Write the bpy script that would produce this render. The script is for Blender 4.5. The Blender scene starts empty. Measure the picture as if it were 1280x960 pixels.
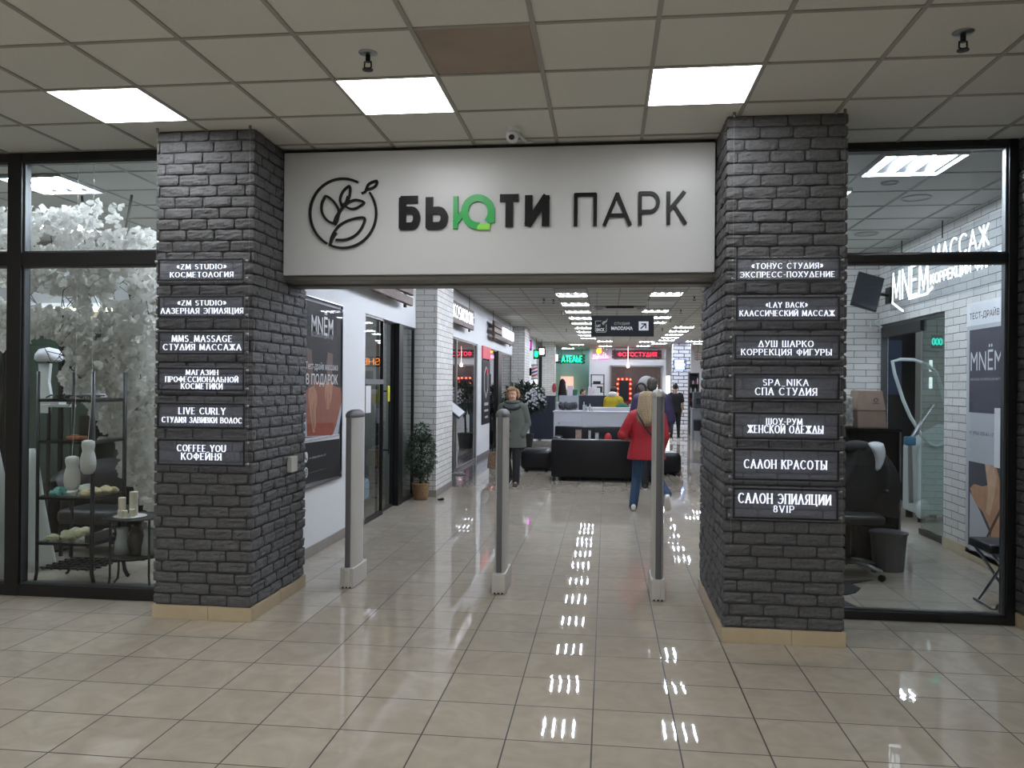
import bpy, bmesh, math, random
from mathutils import Vector, Matrix, noise, Euler
random.seed(7)
S = bpy.context.scene
C = S.collection
PI = math.pi
# ------------------------------------------------------------------ camera
FPX, YAW, PITCH, ROLL, CAMH = 1003.775, -0.117234, 0.001137, 0.008730, 1.645
H = 3.391
_f = Vector((math.sin(YAW)*math.cos(PITCH), math.cos(YAW)*math.cos(PITCH), math.sin(PITCH)))
_r = Vector((math.cos(YAW), -math.sin(YAW), 0))
_u = _r.cross(_f)
CR = math.cos(ROLL)*_r + math.sin(ROLL)*_u
CU = -math.sin(ROLL)*_r + math.cos(ROLL)*_u
CO = Vector((0, 0, CAMH))
cam = bpy.data.cameras.new('camera'); camo = bpy.data.objects.new('camera', cam); C.objects.link(camo)
camo.matrix_world = Matrix(((CR.x, CU.x, -_f.x, 0), (CR.y, CU.y, -_f.y, 0), (CR.z, CU.z, -_f.z, CAMH), (0, 0, 0, 1)))
cam.sensor_fit = 'HORIZONTAL'; cam.sensor_width = 36; cam.lens = FPX/1280*36; cam.clip_start = .05; cam.clip_end = 200
S.camera = camo
# ------------------------------------------------------------------ world, exposure
W = bpy.data.worlds.new('world'); S.world = W; W.use_nodes = True
W.node_tree.nodes['Background'].inputs[0].default_value = (.6, .66, .75, 1)
W.node_tree.nodes['Background'].inputs[1].default_value = .03
S.view_settings.view_transform = 'Standard'; S.view_settings.look = 'None'
S.view_settings.gamma = 1; S.view_settings.use_curve_mapping = False
S.view_settings.exposure = 0.0
S.cycles.max_bounces = 9; S.cycles.diffuse_bounces = 4; S.cycles.glossy_bounces = 4
S.cycles.transmission_bounces = 6; S.cycles.transparent_max_bounces = 14
S.cycles.caustics_reflective = False; S.cycles.caustics_refractive = False
S.cycles.sample_clamp_indirect = 4; S.cycles.sample_clamp_direct = 0
PANEL_LOBBY, PANEL_HALL, PANEL_SHOP = 17.0, 70.0, 200.0
HALL_LAMP, LOBBY_LAMP = 1.0, 1.0

def at(px, py, ax, v):
    "point of the place seen at a photograph pixel, on the plane axis ax = v"
    d = _f + CR*((px-640)/FPX) - CU*((py-480)/FPX)
    return CO + d*((v-CO[ax])/d[ax])

# ------------------------------------------------------------------ materials
def hexc(s):
    s = s.lstrip('#'); v = [int(s[i:i+2], 16)/255 for i in (0, 2, 4)]
    return tuple((x/12.92 if x <= .04045 else ((x+.055)/1.055)**2.4) for x in v) + (1,)
MATS = {}
def mat(name, col, rough=.5, metal=0, emit=0, bump=0, bscale=60, var=0, spec=.5, coat=0, ecol=None):
    if name in MATS: return MATS[name]
    m = bpy.data.materials.new(name); m.use_nodes = True
    nt = m.node_tree; b = nt.nodes['Principled BSDF']
    c = hexc(col) if isinstance(col, str) else col
    b.inputs['Base Color'].default_value = c; b.inputs['Roughness'].default_value = rough
    b.inputs['Metallic'].default_value = metal; b.inputs['Specular IOR Level'].default_value = spec
    b.inputs['Coat Weight'].default_value = coat; b.inputs['Coat Roughness'].default_value = .05
    if emit:
        b.inputs['Emission Color'].default_value = hexc(ecol) if ecol else c
        b.inputs['Emission Strength'].default_value = emit
    if bump or var:
        tc = nt.nodes.new('ShaderNodeTexCoord'); n = nt.nodes.new('ShaderNodeTexNoise')
        n.inputs['Scale'].default_value = bscale; n.inputs['Detail'].default_value = 4
        nt.links.new(tc.outputs['Object'], n.inputs['Vector'])
        if bump:
            bp = nt.nodes.new('ShaderNodeBump'); bp.inputs['Strength'].default_value = bump; bp.inputs['Distance'].default_value = .01
            nt.links.new(n.outputs['Fac'], bp.inputs['Height']); nt.links.new(bp.outputs[0], b.inputs['Normal'])
        if var:
            r = nt.nodes.new('ShaderNodeValToRGB')
            r.color_ramp.elements[0].position = .3; r.color_ramp.elements[1].position = .7
            r.color_ramp.elements[0].color = tuple(x*(1-var) for x in c[:3])+(1,)
            r.color_ramp.elements[1].color = tuple(min(1, x*(1+var)) for x in c[:3])+(1,)
            nt.links.new(n.outputs['Fac'], r.inputs[0]); nt.links.new(r.outputs[0], b.inputs['Base Color'])
    MATS[name] = m
    return m

def glass_mat(name, tint=(1, 1, 1), refl=1.0, milk=0.0, milkcol='#c8ccd0', ior=1.5, rough=0.0):
    "thin pane: clear (tinted) transmission plus mirror reflection by Fresnel"
    if name in MATS: return MATS[name]
    m = bpy.data.materials.new(name); m.use_nodes = True; nt = m.node_tree; nt.nodes.clear()
    L = nt.links.new
    o = nt.nodes.new('ShaderNodeOutputMaterial'); mx = nt.nodes.new('ShaderNodeMixShader')
    fr = nt.nodes.new('ShaderNodeFresnel'); fr.inputs['IOR'].default_value = ior
    mu = nt.nodes.new('ShaderNodeMath'); mu.operation = 'MULTIPLY'; mu.inputs[1].default_value = refl; mu.use_clamp = True
    t = nt.nodes.new('ShaderNodeBsdfTransparent'); t.inputs[0].default_value = tuple(tint)+(1,)
    g = nt.nodes.new('ShaderNodeBsdfGlossy'); g.inputs['Roughness'].default_value = rough
    ge = nt.nodes.new('ShaderNodeNewGeometry'); mi = nt.nodes.new('ShaderNodeMath'); mi.operation = 'MULTIPLY_ADD'; mi.inputs[1].default_value = 1/ior-ior; mi.inputs[2].default_value = ior
    L(ge.outputs['Backfacing'], mi.inputs[0]); L(mi.outputs[0], fr.inputs['IOR'])
    L(fr.outputs[0], mu.inputs[0]); L(mu.outputs[0], mx.inputs[0])
    src = t
    if milk:
        d = nt.nodes.new('ShaderNodeBsdfDiffuse'); d.inputs[0].default_value = hexc(milkcol)
        m2 = nt.nodes.new('ShaderNodeMixShader'); m2.inputs[0].default_value = milk
        L(t.outputs[0], m2.inputs[1]); L(d.outputs[0], m2.inputs[2]); src = m2
    L(src.outputs[0], mx.inputs[1]); L(g.outputs[0], mx.inputs[2]); L(mx.outputs[0], o.inputs[0])
    MATS[name] = m
    return m

def brick_mat(name, col, mortar, bw, bh, ms=.006, rough=.75, axis='X', bump=.6, var=.08, wob=.012, spec=.3):
    "running-bond brickwork; axis = the horizontal world axis the wall runs along ('B' = both, by face normal)"
    m = bpy.data.materials.new(name); m.use_nodes = True; nt = m.node_tree; L = nt.links.new
    b = nt.nodes['Principled BSDF']; b.inputs['Roughness'].default_value = rough; b.inputs['Specular IOR Level'].default_value = spec
    geo = nt.nodes.new('ShaderNodeNewGeometry'); sp = nt.nodes.new('ShaderNodeSeparateXYZ'); L(geo.outputs['Position'], sp.inputs[0])
    ad = nt.nodes.new('ShaderNodeMath'); ad.operation = 'ADD'; L(sp.outputs[0], ad.inputs[0]); L(sp.outputs[1], ad.inputs[1])
    co = nt.nodes.new('ShaderNodeCombineXYZ'); L(ad.outputs[0], co.inputs[0]); L(sp.outputs[2], co.inputs[1])
    no = nt.nodes.new('ShaderNodeTexNoise'); no.inputs['Scale'].default_value = 6; no.inputs['Detail'].default_value = 2; L(geo.outputs['Position'], no.inputs['Vector'])
    vm = nt.nodes.new('ShaderNodeVectorMath'); vm.operation = 'MULTIPLY_ADD'; vm.inputs[1].default_value = (wob, wob, 0); L(no.outputs['Color'], vm.inputs[0]); L(co.outputs[0], vm.inputs[2])
    t = nt.nodes.new('ShaderNodeTexBrick'); L(vm.outputs[0], t.inputs['Vector'])
    c = hexc(col)
    t.inputs['Color1'].default_value = tuple(x*(1-var) for x in c[:3])+(1,); t.inputs['Color2'].default_value = tuple(min(1, x*(1+var)) for x in c[:3])+(1,)
    t.inputs['Mortar'].default_value = hexc(mortar); t.inputs['Scale'].default_value = 1; t.inputs['Mortar Size'].default_value = ms
    t.inputs['Mortar Smooth'].default_value = .25; t.inputs['Brick Width'].default_value = bw; t.inputs['Row Height'].default_value = bh
    L(t.outputs['Color'], b.inputs['Base Color'])
    n2 = nt.nodes.new('ShaderNodeTexNoise'); n2.inputs['Scale'].default_value = 35; n2.inputs['Detail'].default_value = 4; L(geo.outputs['Position'], n2.inputs['Vector'])
    ma = nt.nodes.new('ShaderNodeMath'); ma.operation = 'MULTIPLY_ADD'; ma.inputs[1].default_value = -1.2; L(t.outputs['Fac'], ma.inputs[0]); L(n2.outputs['Fac'], ma.inputs[2])
    bp = nt.nodes.new('ShaderNodeBump'); bp.inputs['Strength'].default_value = bump; bp.inputs['Distance'].default_value = .012; L(ma.outputs[0], bp.inputs['Height']); L(bp.outputs[0], b.inputs['Normal'])
    MATS[name] = m
    return m

def panel_mat(name, strength, tubes=4, col='#ffffff', x0=0.0, w=.6, lo=.62):
    "diffuser of a lit panel: brighter bands where the tubes lie behind it"
    m = bpy.data.materials.new(name); m.use_nodes = True; nt = m.node_tree; nt.nodes.clear(); L = nt.links.new
    o = nt.nodes.new('ShaderNodeOutputMaterial'); e = nt.nodes.new('ShaderNodeEmission'); e.inputs[0].default_value = hexc(col)
    tc = nt.nodes.new('ShaderNodeTexCoord'); sp = nt.nodes.new('ShaderNodeSeparateXYZ'); L(tc.outputs['Object'], sp.inputs[0])
    a = nt.nodes.new('ShaderNodeMath'); a.operation = 'MULTIPLY'; a.inputs[1].default_value = 2*PI*tubes/w; L(sp.outputs[0], a.inputs[0])
    c = nt.nodes.new('ShaderNodeMath'); c.operation = 'COSINE'; L(a.outputs[0], c.inputs[0])
    mr = nt.nodes.new('ShaderNodeMapRange'); mr.inputs[1].default_value = -1; mr.inputs[2].default_value = 1
    mr.inputs[3].default_value = strength; mr.inputs[4].default_value = strength*lo; L(c.outputs[0], mr.inputs[0])
    L(mr.outputs[0], e.inputs[1]); L(e.outputs[0], o.inputs[0]); MATS[name] = m
    return m

def floor_mat(name, col, grout, bw, bh, ox, oy, rough=.02, ms=.0075):
    m = bpy.data.materials.new(name); m.use_nodes = True; nt = m.node_tree; L = nt.links.new
    b = nt.nodes['Principled BSDF']
    geo = nt.nodes.new('ShaderNodeNewGeometry')
    mp = nt.nodes.new('ShaderNodeVectorMath'); mp.operation = 'SUBTRACT'; mp.inputs[1].default_value = (ox, oy, 0); L(geo.outputs['Position'], mp.inputs[0])
    t = nt.nodes.new('ShaderNodeTexBrick'); t.offset = 0; L(mp.outputs[0], t.inputs['Vector'])
    c = hexc(col)
    t.inputs['Color1'].default_value = tuple(x*.95 for x in c[:3])+(1,); t.inputs['Color2'].default_value = tuple(min(1, x*1.04) for x in c[:3])+(1,)
    t.inputs['Mortar'].default_value = hexc(grout); t.inputs['Scale'].default_value = 1; t.inputs['Mortar Size'].default_value = ms/2
    t.inputs['Mortar Smooth'].default_value = .1; t.inputs['Brick Width'].default_value = bw; t.inputs['Row Height'].default_value = bh
    n = nt.nodes.new('ShaderNodeTexNoise'); n.inputs['Scale'].default_value = 5; n.inputs['Detail'].default_value = 6; n.inputs['Distortion'].default_value = 1.5; L(geo.outputs['Position'], n.inputs['Vector'])
    mr = nt.nodes.new('ShaderNodeMapRange'); mr.inputs[1].default_value = .3; mr.inputs[2].default_value = .7; mr.inputs[3].default_value = .88; mr.inputs[4].default_value = 1.05; L(n.outputs['Fac'], mr.inputs[0])
    mx = nt.nodes.new('ShaderNodeMix'); mx.data_type = 'RGBA'; mx.blend_type = 'MULTIPLY'; mx.inputs[0].default_value = 1
    L(t.outputs['Color'], mx.inputs[6]); L(mr.outputs[0], mx.inputs[7]); L(mx.outputs[2], b.inputs['Base Color'])
    n2 = nt.nodes.new('ShaderNodeTexNoise'); n2.inputs['Scale'].default_value = 1.7; n2.inputs['Detail'].default_value = 3; L(geo.outputs['Position'], n2.inputs['Vector'])
    rr = nt.nodes.new('ShaderNodeMapRange'); rr.inputs[1].default_value = .3; rr.inputs[2].default_value = .7; rr.inputs[3].default_value = rough*.6; rr.inputs[4].default_value = rough*1.6; L(n2.outputs['Fac'], rr.inputs[0])
    ra = nt.nodes.new('ShaderNodeMath'); ra.operation = 'MULTIPLY_ADD'; ra.inputs[1].default_value = .5; L(t.outputs['Fac'], ra.inputs[0]); L(rr.outputs[0], ra.inputs[2])
    L(ra.outputs[0], b.inputs['Roughness'])
    # every tile lies at a very slightly different tilt, and the glaze is faintly wavy
    dv = nt.nodes.new('ShaderNodeVectorMath'); dv.operation = 'DIVIDE'; dv.inputs[1].default_value = (bw, bh, 1); L(mp.outputs[0], dv.inputs[0])
    fl = nt.nodes.new('ShaderNodeVectorMath'); fl.operation = 'FLOOR'; L(dv.outputs[0], fl.inputs[0])
    wn = nt.nodes.new('ShaderNodeTexWhiteNoise'); wn.noise_dimensions = '2D'; L(fl.outputs[0], wn.inputs['Vector'])
    vs = nt.nodes.new('ShaderNodeVectorMath'); vs.operation = 'MULTIPLY_ADD'; vs.inputs[1].default_value = (.0036, .0036, 0); vs.inputs[2].default_value = (-.0018, -.0018, 0); L(wn.outputs['Color'], vs.inputs[0])
    n3 = nt.nodes.new('ShaderNodeTexNoise'); n3.inputs['Scale'].default_value = 9; n3.inputs['Detail'].default_value = 1; L(geo.outputs['Position'], n3.inputs['Vector'])
    hm = nt.nodes.new('ShaderNodeMath'); hm.operation = 'MULTIPLY_ADD'; hm.inputs[1].default_value = -3.0; L(t.outputs['Fac'], hm.inputs[0]); L(n3.outputs['Fac'], hm.inputs[2])
    bp = nt.nodes.new('ShaderNodeBump'); bp.inputs['Strength'].default_value = .035; bp.inputs['Distance'].default_value = .004; L(hm.outputs[0], bp.inputs['Height'])
    va = nt.nodes.new('ShaderNodeVectorMath'); va.operation = 'ADD'; L(bp.outputs[0], va.inputs[0]); L(vs.outputs[0], va.inputs[1])
    vn = nt.nodes.new('ShaderNodeVectorMath'); vn.operation = 'NORMALIZE'; L(va.outputs[0], vn.inputs[0]); L(vn.outputs[0], b.inputs['Normal'])
    MATS[name] = m
    return m

# ------------------------------------------------------------------ mesh helpers
class MB:
    def __init__(s): s.b = bmesh.new()
    def face(s, pts):
        try: return s.b.faces.new([s.b.verts.new(p) for p in pts])
        except ValueError: return None
    def grid(s, P, loop=False):
        "P[i][j] of points -> quads"
        V = [[s.b.verts.new(p) for p in row] for row in P]
        n = len(V[0])
        for i in range(len(V)-1):
            for j in range(n if loop else n-1):
                k = (j+1) % n
                try: s.b.faces.new((V[i][j], V[i][k], V[i+1][k], V[i+1][j]))
                except ValueError: pass
        return V
    def box(s, x0, x1, y0, y1, z0, z1, m=None):
        v = [s.b.verts.new((m @ Vector(p)) if m else p) for p in ((x0,y0,z0),(x1,y0,z0),(x1,y1,z0),(x0,y1,z0),(x0,y0,z1),(x1,y0,z1),(x1,y1,z1),(x0,y1,z1))]
        for f in ((3,2,1,0),(4,5,6,7),(0,1,5,4),(1,2,6,5),(2,3,7,6),(3,0,4,7)): s.b.faces.new([v[i] for i in f])
        return s
    def rbox(s, x0, x1, y0, y1, z0, z1, r, seg=3):
        "box with rounded edges"
        t = bmesh.new(); bmesh.ops.create_cube(t, size=1)
        for v in t.verts: v.co = Vector(((x0+x1)/2+v.co.x*(x1-x0), (y0+y1)/2+v.co.y*(y1-y0), (z0+z1)/2+v.co.z*(z1-z0)))
        bmesh.ops.bevel(t, geom=t.edges[:], offset=r, segments=seg, profile=.5, affect='EDGES')
        me = bpy.data.meshes.new('tmp'); t.to_mesh(me); t.free(); s.b.from_mesh(me); bpy.data.meshes.remove(me)
        return s
    def tube(s, pts, r, n=10, caps=True, closed=False):
        pts = [Vector(p) for p in pts]; R = r if isinstance(r, (list, tuple)) else [r]*len(pts)
        rows = []; up = None
        for i, p in enumerate(pts):
            a = pts[i-1] if (i or closed) else p; c = pts[(i+1) % len(pts)] if (i < len(pts)-1 or closed) else p
            t = (c-a).normalized() if (c-a).length > 1e-9 else Vector((0, 0, 1))
            if up is None: up = t.orthogonal().normalized()
            up = (up - t*up.dot(t))
            up = up.normalized() if up.length > 1e-6 else t.orthogonal().normalized()
            sd = t.cross(up)
            rows.append([p + (up*math.cos(k*2*PI/n) + sd*math.sin(k*2*PI/n))*R[i] for k in range(n)])
        if closed: rows.append(rows[0])
        V = s.grid(rows, loop=True)
        if caps and not closed:
            for row in (V[0], V[-1]):
                try: s.b.faces.new(row)
                except ValueError: pass
        return s
    def loft(s, rings, caps=True):
        V = s.grid(rings, loop=True)
        if caps:
            for row in (V[0], V[-1]):
                try: s.b.faces.new(row)
                except ValueError: pass
        return s
    def lathe(s, prof, c=(0, 0, 0), n=24, sx=1, sy=1):
        "prof: (radius, z) pairs"
        return s.loft([[Vector((c[0]+r*sx*math.cos(k*2*PI/n), c[1]+r*sy*math.sin(k*2*PI/n), c[2]+z)) for k in range(n)] for r, z in prof])
    def ball(s, c, rx, ry=None, rz=None, n=14, m=10, rot=None):
        ry = rx if ry is None else ry; rz = rx if rz is None else rz
        rows = []
        for i in range(m+1):
            a = PI*i/m - PI/2; a = max(min(a, PI/2-.02), -PI/2+.02)
            row = []
            for k in range(n):
                p = Vector((rx*math.cos(a)*math.cos(2*PI*k/n), ry*math.cos(a)*math.sin(2*PI*k/n), rz*math.sin(a)))
                row.append(Vector(c)+((rot @ p) if rot else p))
            rows.append(row)
        return s.loft(rows)
    def prism(s, poly, o, u, v, t):
        "2D polygon (list of (a,b)) in plane o + a*u + b*v, extruded by vector t"
        o, u, v, t = Vector(o), Vector(u), Vector(v), Vector(t)
        A = [s.b.verts.new(o+u*a+v*b) for a, b in poly]; B = [s.b.verts.new(o+u*a+v*b+t) for a, b in poly]
        n = len(A)
        for F in (A, B[::-1]):
            try: s.b.faces.new(F)
            except ValueError: pass
        for i in range(n): s.b.faces.new((A[i], B[i], B[(i+1) % n], A[(i+1) % n]))
        return s
    def ribbon(s, pts, w, o, u, v, t, closed=False, caps=True):
        "flat stroke along 2D points with width w (number or function of direction), raised by t"
        o, u, v, t = Vector(o), Vector(u), Vector(v), Vector(t)
        s.k = getattr(s, 'k', 0)+1; t = t*(1+.012*(s.k % 7))
        P = [Vector((p[0], p[1])) for p in pts]
        P = [p for i, p in enumerate(P) if i == 0 or (p-P[i-1]).length > 1e-7]
        n = len(P)
        if n < 2: return s
        if not closed:
            for i in range(1, n-1):
                if (P[i]-P[i-1]).normalized().dot((P[i+1]-P[i]).normalized()) < .3:
                    s.ribbon(P[:i+1], w, o, u, v, t, caps=caps); return s.ribbon(P[i:], w, o, u, v, t, caps=caps)
        if closed and (P[0]-P[-1]).length < 1e-7: P.pop(); n -= 1
        Lf, Rt = [], []
        wf = w if callable(w) else (lambda d: w)
        for i in range(n):
            ds = []
            if i > 0 or closed: ds.append((P[i]-P[i-1]).normalized())
            if i < n-1 or closed: ds.append((P[(i+1) % n]-P[i]).normalized())
            d = sum(ds, Vector((0, 0)))
            d = d.normalized() if d.length > 1e-4 else ds[0]
            ww = sum(wf(x) for x in ds)/len(ds)
            k = 1/max(.5, abs(d.dot(ds[0])))
            q = Vector((-d.y, d.x))*(ww/2*k)
            e = Vector((0, 0))
            if caps and not closed and i in (0, n-1): e = d*(ww*.3)*(-1 if i == 0 else 1)
            Lf.append(P[i]+q+e); Rt.append(P[i]-q+e)
        T = lambda p, k: s.b.verts.new(o+u*p.x+v*p.y+t*k)
        a = [T(p, 1) for p in Lf]; b = [T(p, 1) for p in Rt]; c = [T(p, 0) for p in Lf]; d_ = [T(p, 0) for p in Rt]
        m = n if closed else n-1
        for i in range(m):
            j = (i+1) % n
            for q in ((a[i], a[j], b[j], b[i]), (c[i], d_[i], d_[j], c[j]), (a[i], c[i], c[j], a[j]), (b[i], b[j], d_[j], d_[i])):
                s.b.faces.new(q)
        if not closed:
            s.b.faces.new((a[0], b[0], d_[0], c[0])); s.b.faces.new((a[-1], c[-1], d_[-1], b[-1]))
        return s
    def build(s, name, m, parent=None, smooth=False, bevel=0, local=False, voxel=0, sub=0, seg=2, keep=None):
        me = bpy.data.meshes.new(name)
        if not voxel: bmesh.ops.recalc_face_normals(s.b, faces=s.b.faces[:])
        s.b.to_mesh(me); s.b.free()
        o = bpy.data.objects.new(name, me); C.objects.link(o)
        for x in (m if isinstance(m, (list, tuple)) else [m]):
            if x: me.materials.append(MATS[x] if isinstance(x, str) else x)
        if voxel:
            r = o.modifiers.new('r', 'REMESH'); r.mode = 'VOXEL'; r.voxel_size = voxel
            sm = o.modifiers.new('s', 'SMOOTH'); sm.factor = .5; sm.iterations = 3
            dg = bpy.context.evaluated_depsgraph_get()
            me2 = bpy.data.meshes.new_from_object(o.evaluated_get(dg)); o.modifiers.clear(); o.data = me2; bpy.data.meshes.remove(me); me = me2
            me.name = name; smooth = True
        if smooth:
            for p in me.polygons: p.use_smooth = True
        if parent:
            o.parent = parent
            if not local:
                root = parent
                while root.parent: root = root.parent
                me.transform((Matrix.LocRotScale(root.location, root.rotation_euler, None)).inverted())
        if bevel:
            bv = o.modifiers.new('b', 'BEVEL'); bv.width = bevel; bv.segments = seg; bv.limit_method = 'ANGLE'; bv.angle_limit = math.radians(40)
        if sub:
            o.modifiers.new('s', 'SUBSURF').levels = sub; o.modifiers['s'].render_levels = sub
        return o
def thing(name, label, cat, loc=(0, 0, 0), rz=0, group=None):
    o = bpy.data.objects.new(name, None); C.objects.link(o); o.empty_display_size = .1
    o.location = loc; o.rotation_euler = (0, 0, rz)
    return tag(o, label, cat, group)
def tag(o, label, cat, group=None, kind=None):
    o['label'] = label; o['category'] = cat
    if group: o['group'] = group
    if kind: o['kind'] = kind
    return o
def struct(o, label=None, cat=None):
    o['kind'] = 'structure'
    if label: o['label'] = label
    if cat: o['category'] = cat
    return o
def kids(o): return [c for c in C.objects if c.parent == o]
def dup(root, label, loc=None, rz=None, dz=None):
    "a copy of a thing with copies of its parts and sub-parts"
    r = root.copy(); C.objects.link(r); r['label'] = label
    if loc is not None: r.location = loc
    if rz is not None: r.rotation_euler = (0, 0, rz)
    for ch in kids(root):
        c = ch.copy(); C.objects.link(c); c.parent = r
        for g in kids(ch):
            d = g.copy(); C.objects.link(d); d.parent = c
    return r
def txt(body, o, u, v, width, height, depth, name, m, parent, bold=0, align='L'):
    "sans lettering as a thin raised mesh in the box of the given size"
    cu = bpy.data.curves.new(name, 'FONT'); cu.body = body; cu.size = 1; cu.offset = bold; cu.resolution_u = 3
    ob = bpy.data.objects.new(name, cu); C.objects.link(ob)
    me = bpy.data.meshes.new_from_object(ob.evaluated_get(bpy.context.evaluated_depsgraph_get()))
    bpy.data.objects.remove(ob); bpy.data.curves.remove(cu)
    xs = [q.co.x for q in me.vertices]; ys = [q.co.y for q in me.vertices]
    sx = width/(max(xs)-min(xs)); sy = height/(max(ys)-min(ys)); x0, y0 = min(xs), min(ys)
    u, v, o = Vector(u), Vector(v), Vector(o); nrm = u.cross(v).normalized()*depth
    b = MB(); b.b.from_mesh(me); bpy.data.meshes.remove(me)
    for q in b.b.verts: q.co = o + u*((q.co.x-x0)*sx) + v*((q.co.y-y0)*sy) + nrm
    return b.build(name, m, parent)
# ------------------------------------------------------------------ stroke lettering
def _arc(cx, cy, rx, ry, a0, a1, n=10):
    return [(cx+rx*math.cos(math.radians(a0+(a1-a0)*i/n)), cy+ry*math.sin(math.radians(a0+(a1-a0)*i/n))) for i in range(n+1)]
def _bowl(y0, y1, x0=0, x1=.62):
    h = (y1-y0)/2
    return [(x0, y1), (x1-h*.9, y1)] + _arc(x1-h*.9, (y0+y1)/2, h*.9, h, 90, -90, 8)[1:-1] + [(x1-h*.9, y0), (x0, y0)]
_O = _arc(.4, .5, .4, .5, 90, 450, 20)
_C = _arc(.42, .5, .42, .5, 48, 312, 16)
GLY = {
 'А': (.74, [[(0,0),(.37,1),(.74,0)], [(.13,.34),(.61,.34)]]), 'Б': (.6, [[(.56,1),(0,1),(0,0)], _bowl(0,.56)]),
 'В': (.62, [[(0,0),(0,1)], _bowl(.53,1,0,.56), _bowl(0,.53)]), 'Г': (.52, [[(0,0),(0,1),(.52,1)]]),
 'Д': (.76, [[(0,0),(.38,1),(.76,0),(0,0)]]), 'Е': (.54, [[(.54,1),(0,1),(0,0),(.54,0)], [(0,.52),(.44,.52)]]),
 'Ж': (.92, [[(.46,0),(.46,1)], [(0,0),(.44,.52),(.02,1)], [(.92,0),(.48,.52),(.9,1)]]),
 'З': (.56, [_arc(.26,.76,.27,.24,150,-90,10), _arc(.26,.27,.3,.27,90,-150,10)]), 'И': (.66, [[(0,1),(0,0),(.66,1),(.66,0)]]),
 'Й': (.66, [[(0,1),(0,0),(.66,1),(.66,0)], _arc(.33,1.24,.16,.1,200,340,6)]), 'К': (.64, [[(0,0),(0,1)], [(.6,1),(.02,.48)], [(.2,.62),(.64,0)]]),
 'Л': (.72, [[(0,0),(.36,1),(.72,0)]]), 'М': (.84, [[(0,0),(.06,1),(.42,.1),(.78,1),(.84,0)]]), 'Н': (.66, [[(0,0),(0,1)], [(.66,0),(.66,1)], [(0,.5),(.66,.5)]]),
 'О': (.8, [_O]), 'П': (.64, [[(0,0),(0,1),(.64,1),(.64,0)]]), 'Р': (.58, [[(0,0),(0,1)], _bowl(.44,1,0,.58)]),
 'С': (.74, [_C]), 'Т': (.66, [[(0,1),(.66,1)], [(.33,1),(.33,0)]]), 'У': (.66, [[(0,1),(.35,.38)], [(.66,1),(.26,.05),(.06,0)]]),
 'Ф': (.84, [[(.42,-.04),(.42,1.04)], _arc(.42,.52,.42,.32,90,450,18)]), 'Х': (.68, [[(0,0),(.66,1)], [(.02,1),(.68,0)]]),
 'Ц': (.74, [[(0,1),(0,0),(.72,0),(.72,-.16)], [(.62,0),(.62,1)]]), 'Ш': (.9, [[(0,1),(0,0),(.9,0),(.9,1)], [(.45,0),(.45,1)]]),
 'Э': (.7, [_arc(.28,.5,.42,.5,132,-132,16), [(.2,.5),(.68,.5)]]), 'Ю': (1.0, [[(0,0),(0,1)], [(0,.5),(.3,.5)], _arc(.64,.5,.36,.5,90,450,18)]),
 'Я': (.6, [[(.58,0),(.58,1)], [(.58-x, y) for x, y in _bowl(.44,1,0,.56)], [(.3,.44),(0,0)]]), 'Ь': (.58, [[(0,1),(0,0)], _bowl(0,.55,0,.58)]),
 'Ы': (.82, [[(0,1),(0,0)], _bowl(0,.55,0,.52), [(.8,0),(.8,1)]]), 'Ё': (.54, [[(.54,1),(0,1),(0,0),(.54,0)], [(0,.52),(.44,.52)], [(.12,1.17),(.16,1.22)], [(.38,1.17),(.42,1.22)]]),
 'Z': (.64, [[(.02,1),(.62,1),(0,0),(.64,0)]]), 'S': (.52, [_arc(.26,.75,.24,.25,40,270,9)+_arc(.26,.25,.26,.25,90,-140,9)[1:]]), 'U': (.66, [[(0,1)]+_arc(.33,.33,.33,.33,180,360,10)+[(.66,1)]]),
 'D': (.7, [[(0,0),(0,1)], _bowl(0,1,0,.72)]), 'I': (.12, [[(.06,0),(.06,1)]]), 'L': (.5, [[(0,1),(0,0),(.5,0)]]), 'V': (.7, [[(0,1),(.35,0),(.7,1)]]), 'R': (.62, [[(0,0),(0,1)], _bowl(.46,1,0,.56), [(.28,.46),(.62,0)]]),
 'Y': (.68, [[(0,1),(.34,.48)], [(.68,1),(.34,.48),(.34,0)]]), 'F': (.52, [[(.52,1),(0,1),(0,0)], [(0,.52),(.42,.52)]]), 'G': (.76, [_arc(.42,.5,.42,.5,48,312,16)+[(.74,.44),(.46,.44)]]), 'N': (.68, [[(0,0),(0,1),(.68,0),(.68,1)]]),
 'Q': (.8, [_O, [(.5,.2),(.8,-.06)]]), '8': (.5, [_arc(.25,.76,.21,.24,90,450,14), _arc(.25,.27,.25,.27,90,450,14)]), '_': (.5, [[(0,-.12),(.5,-.12)]]), '-': (.3, [[(0,.45),(.3,.45)]]),
 'Ч': (.6, [[(0,1),(.02,.62),(.16,.45),(.36,.42),(.6,.48)], [(.6,1),(.6,0)]]), '«': (.42, [[(.2,.78),(0,.5),(.2,.22)], [(.42,.78),(.22,.5),(.42,.22)]]), '»': (.42, [[(0,.78),(.2,.5),(0,.22)], [(.22,.78),(.42,.5),(.22,.22)]]), ' ': (.28, []),
}
for a, b in zip('ABCEKMOPTXH', 'АВСЕКМОРТХН'): GLY[a] = GLY[b]
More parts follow.
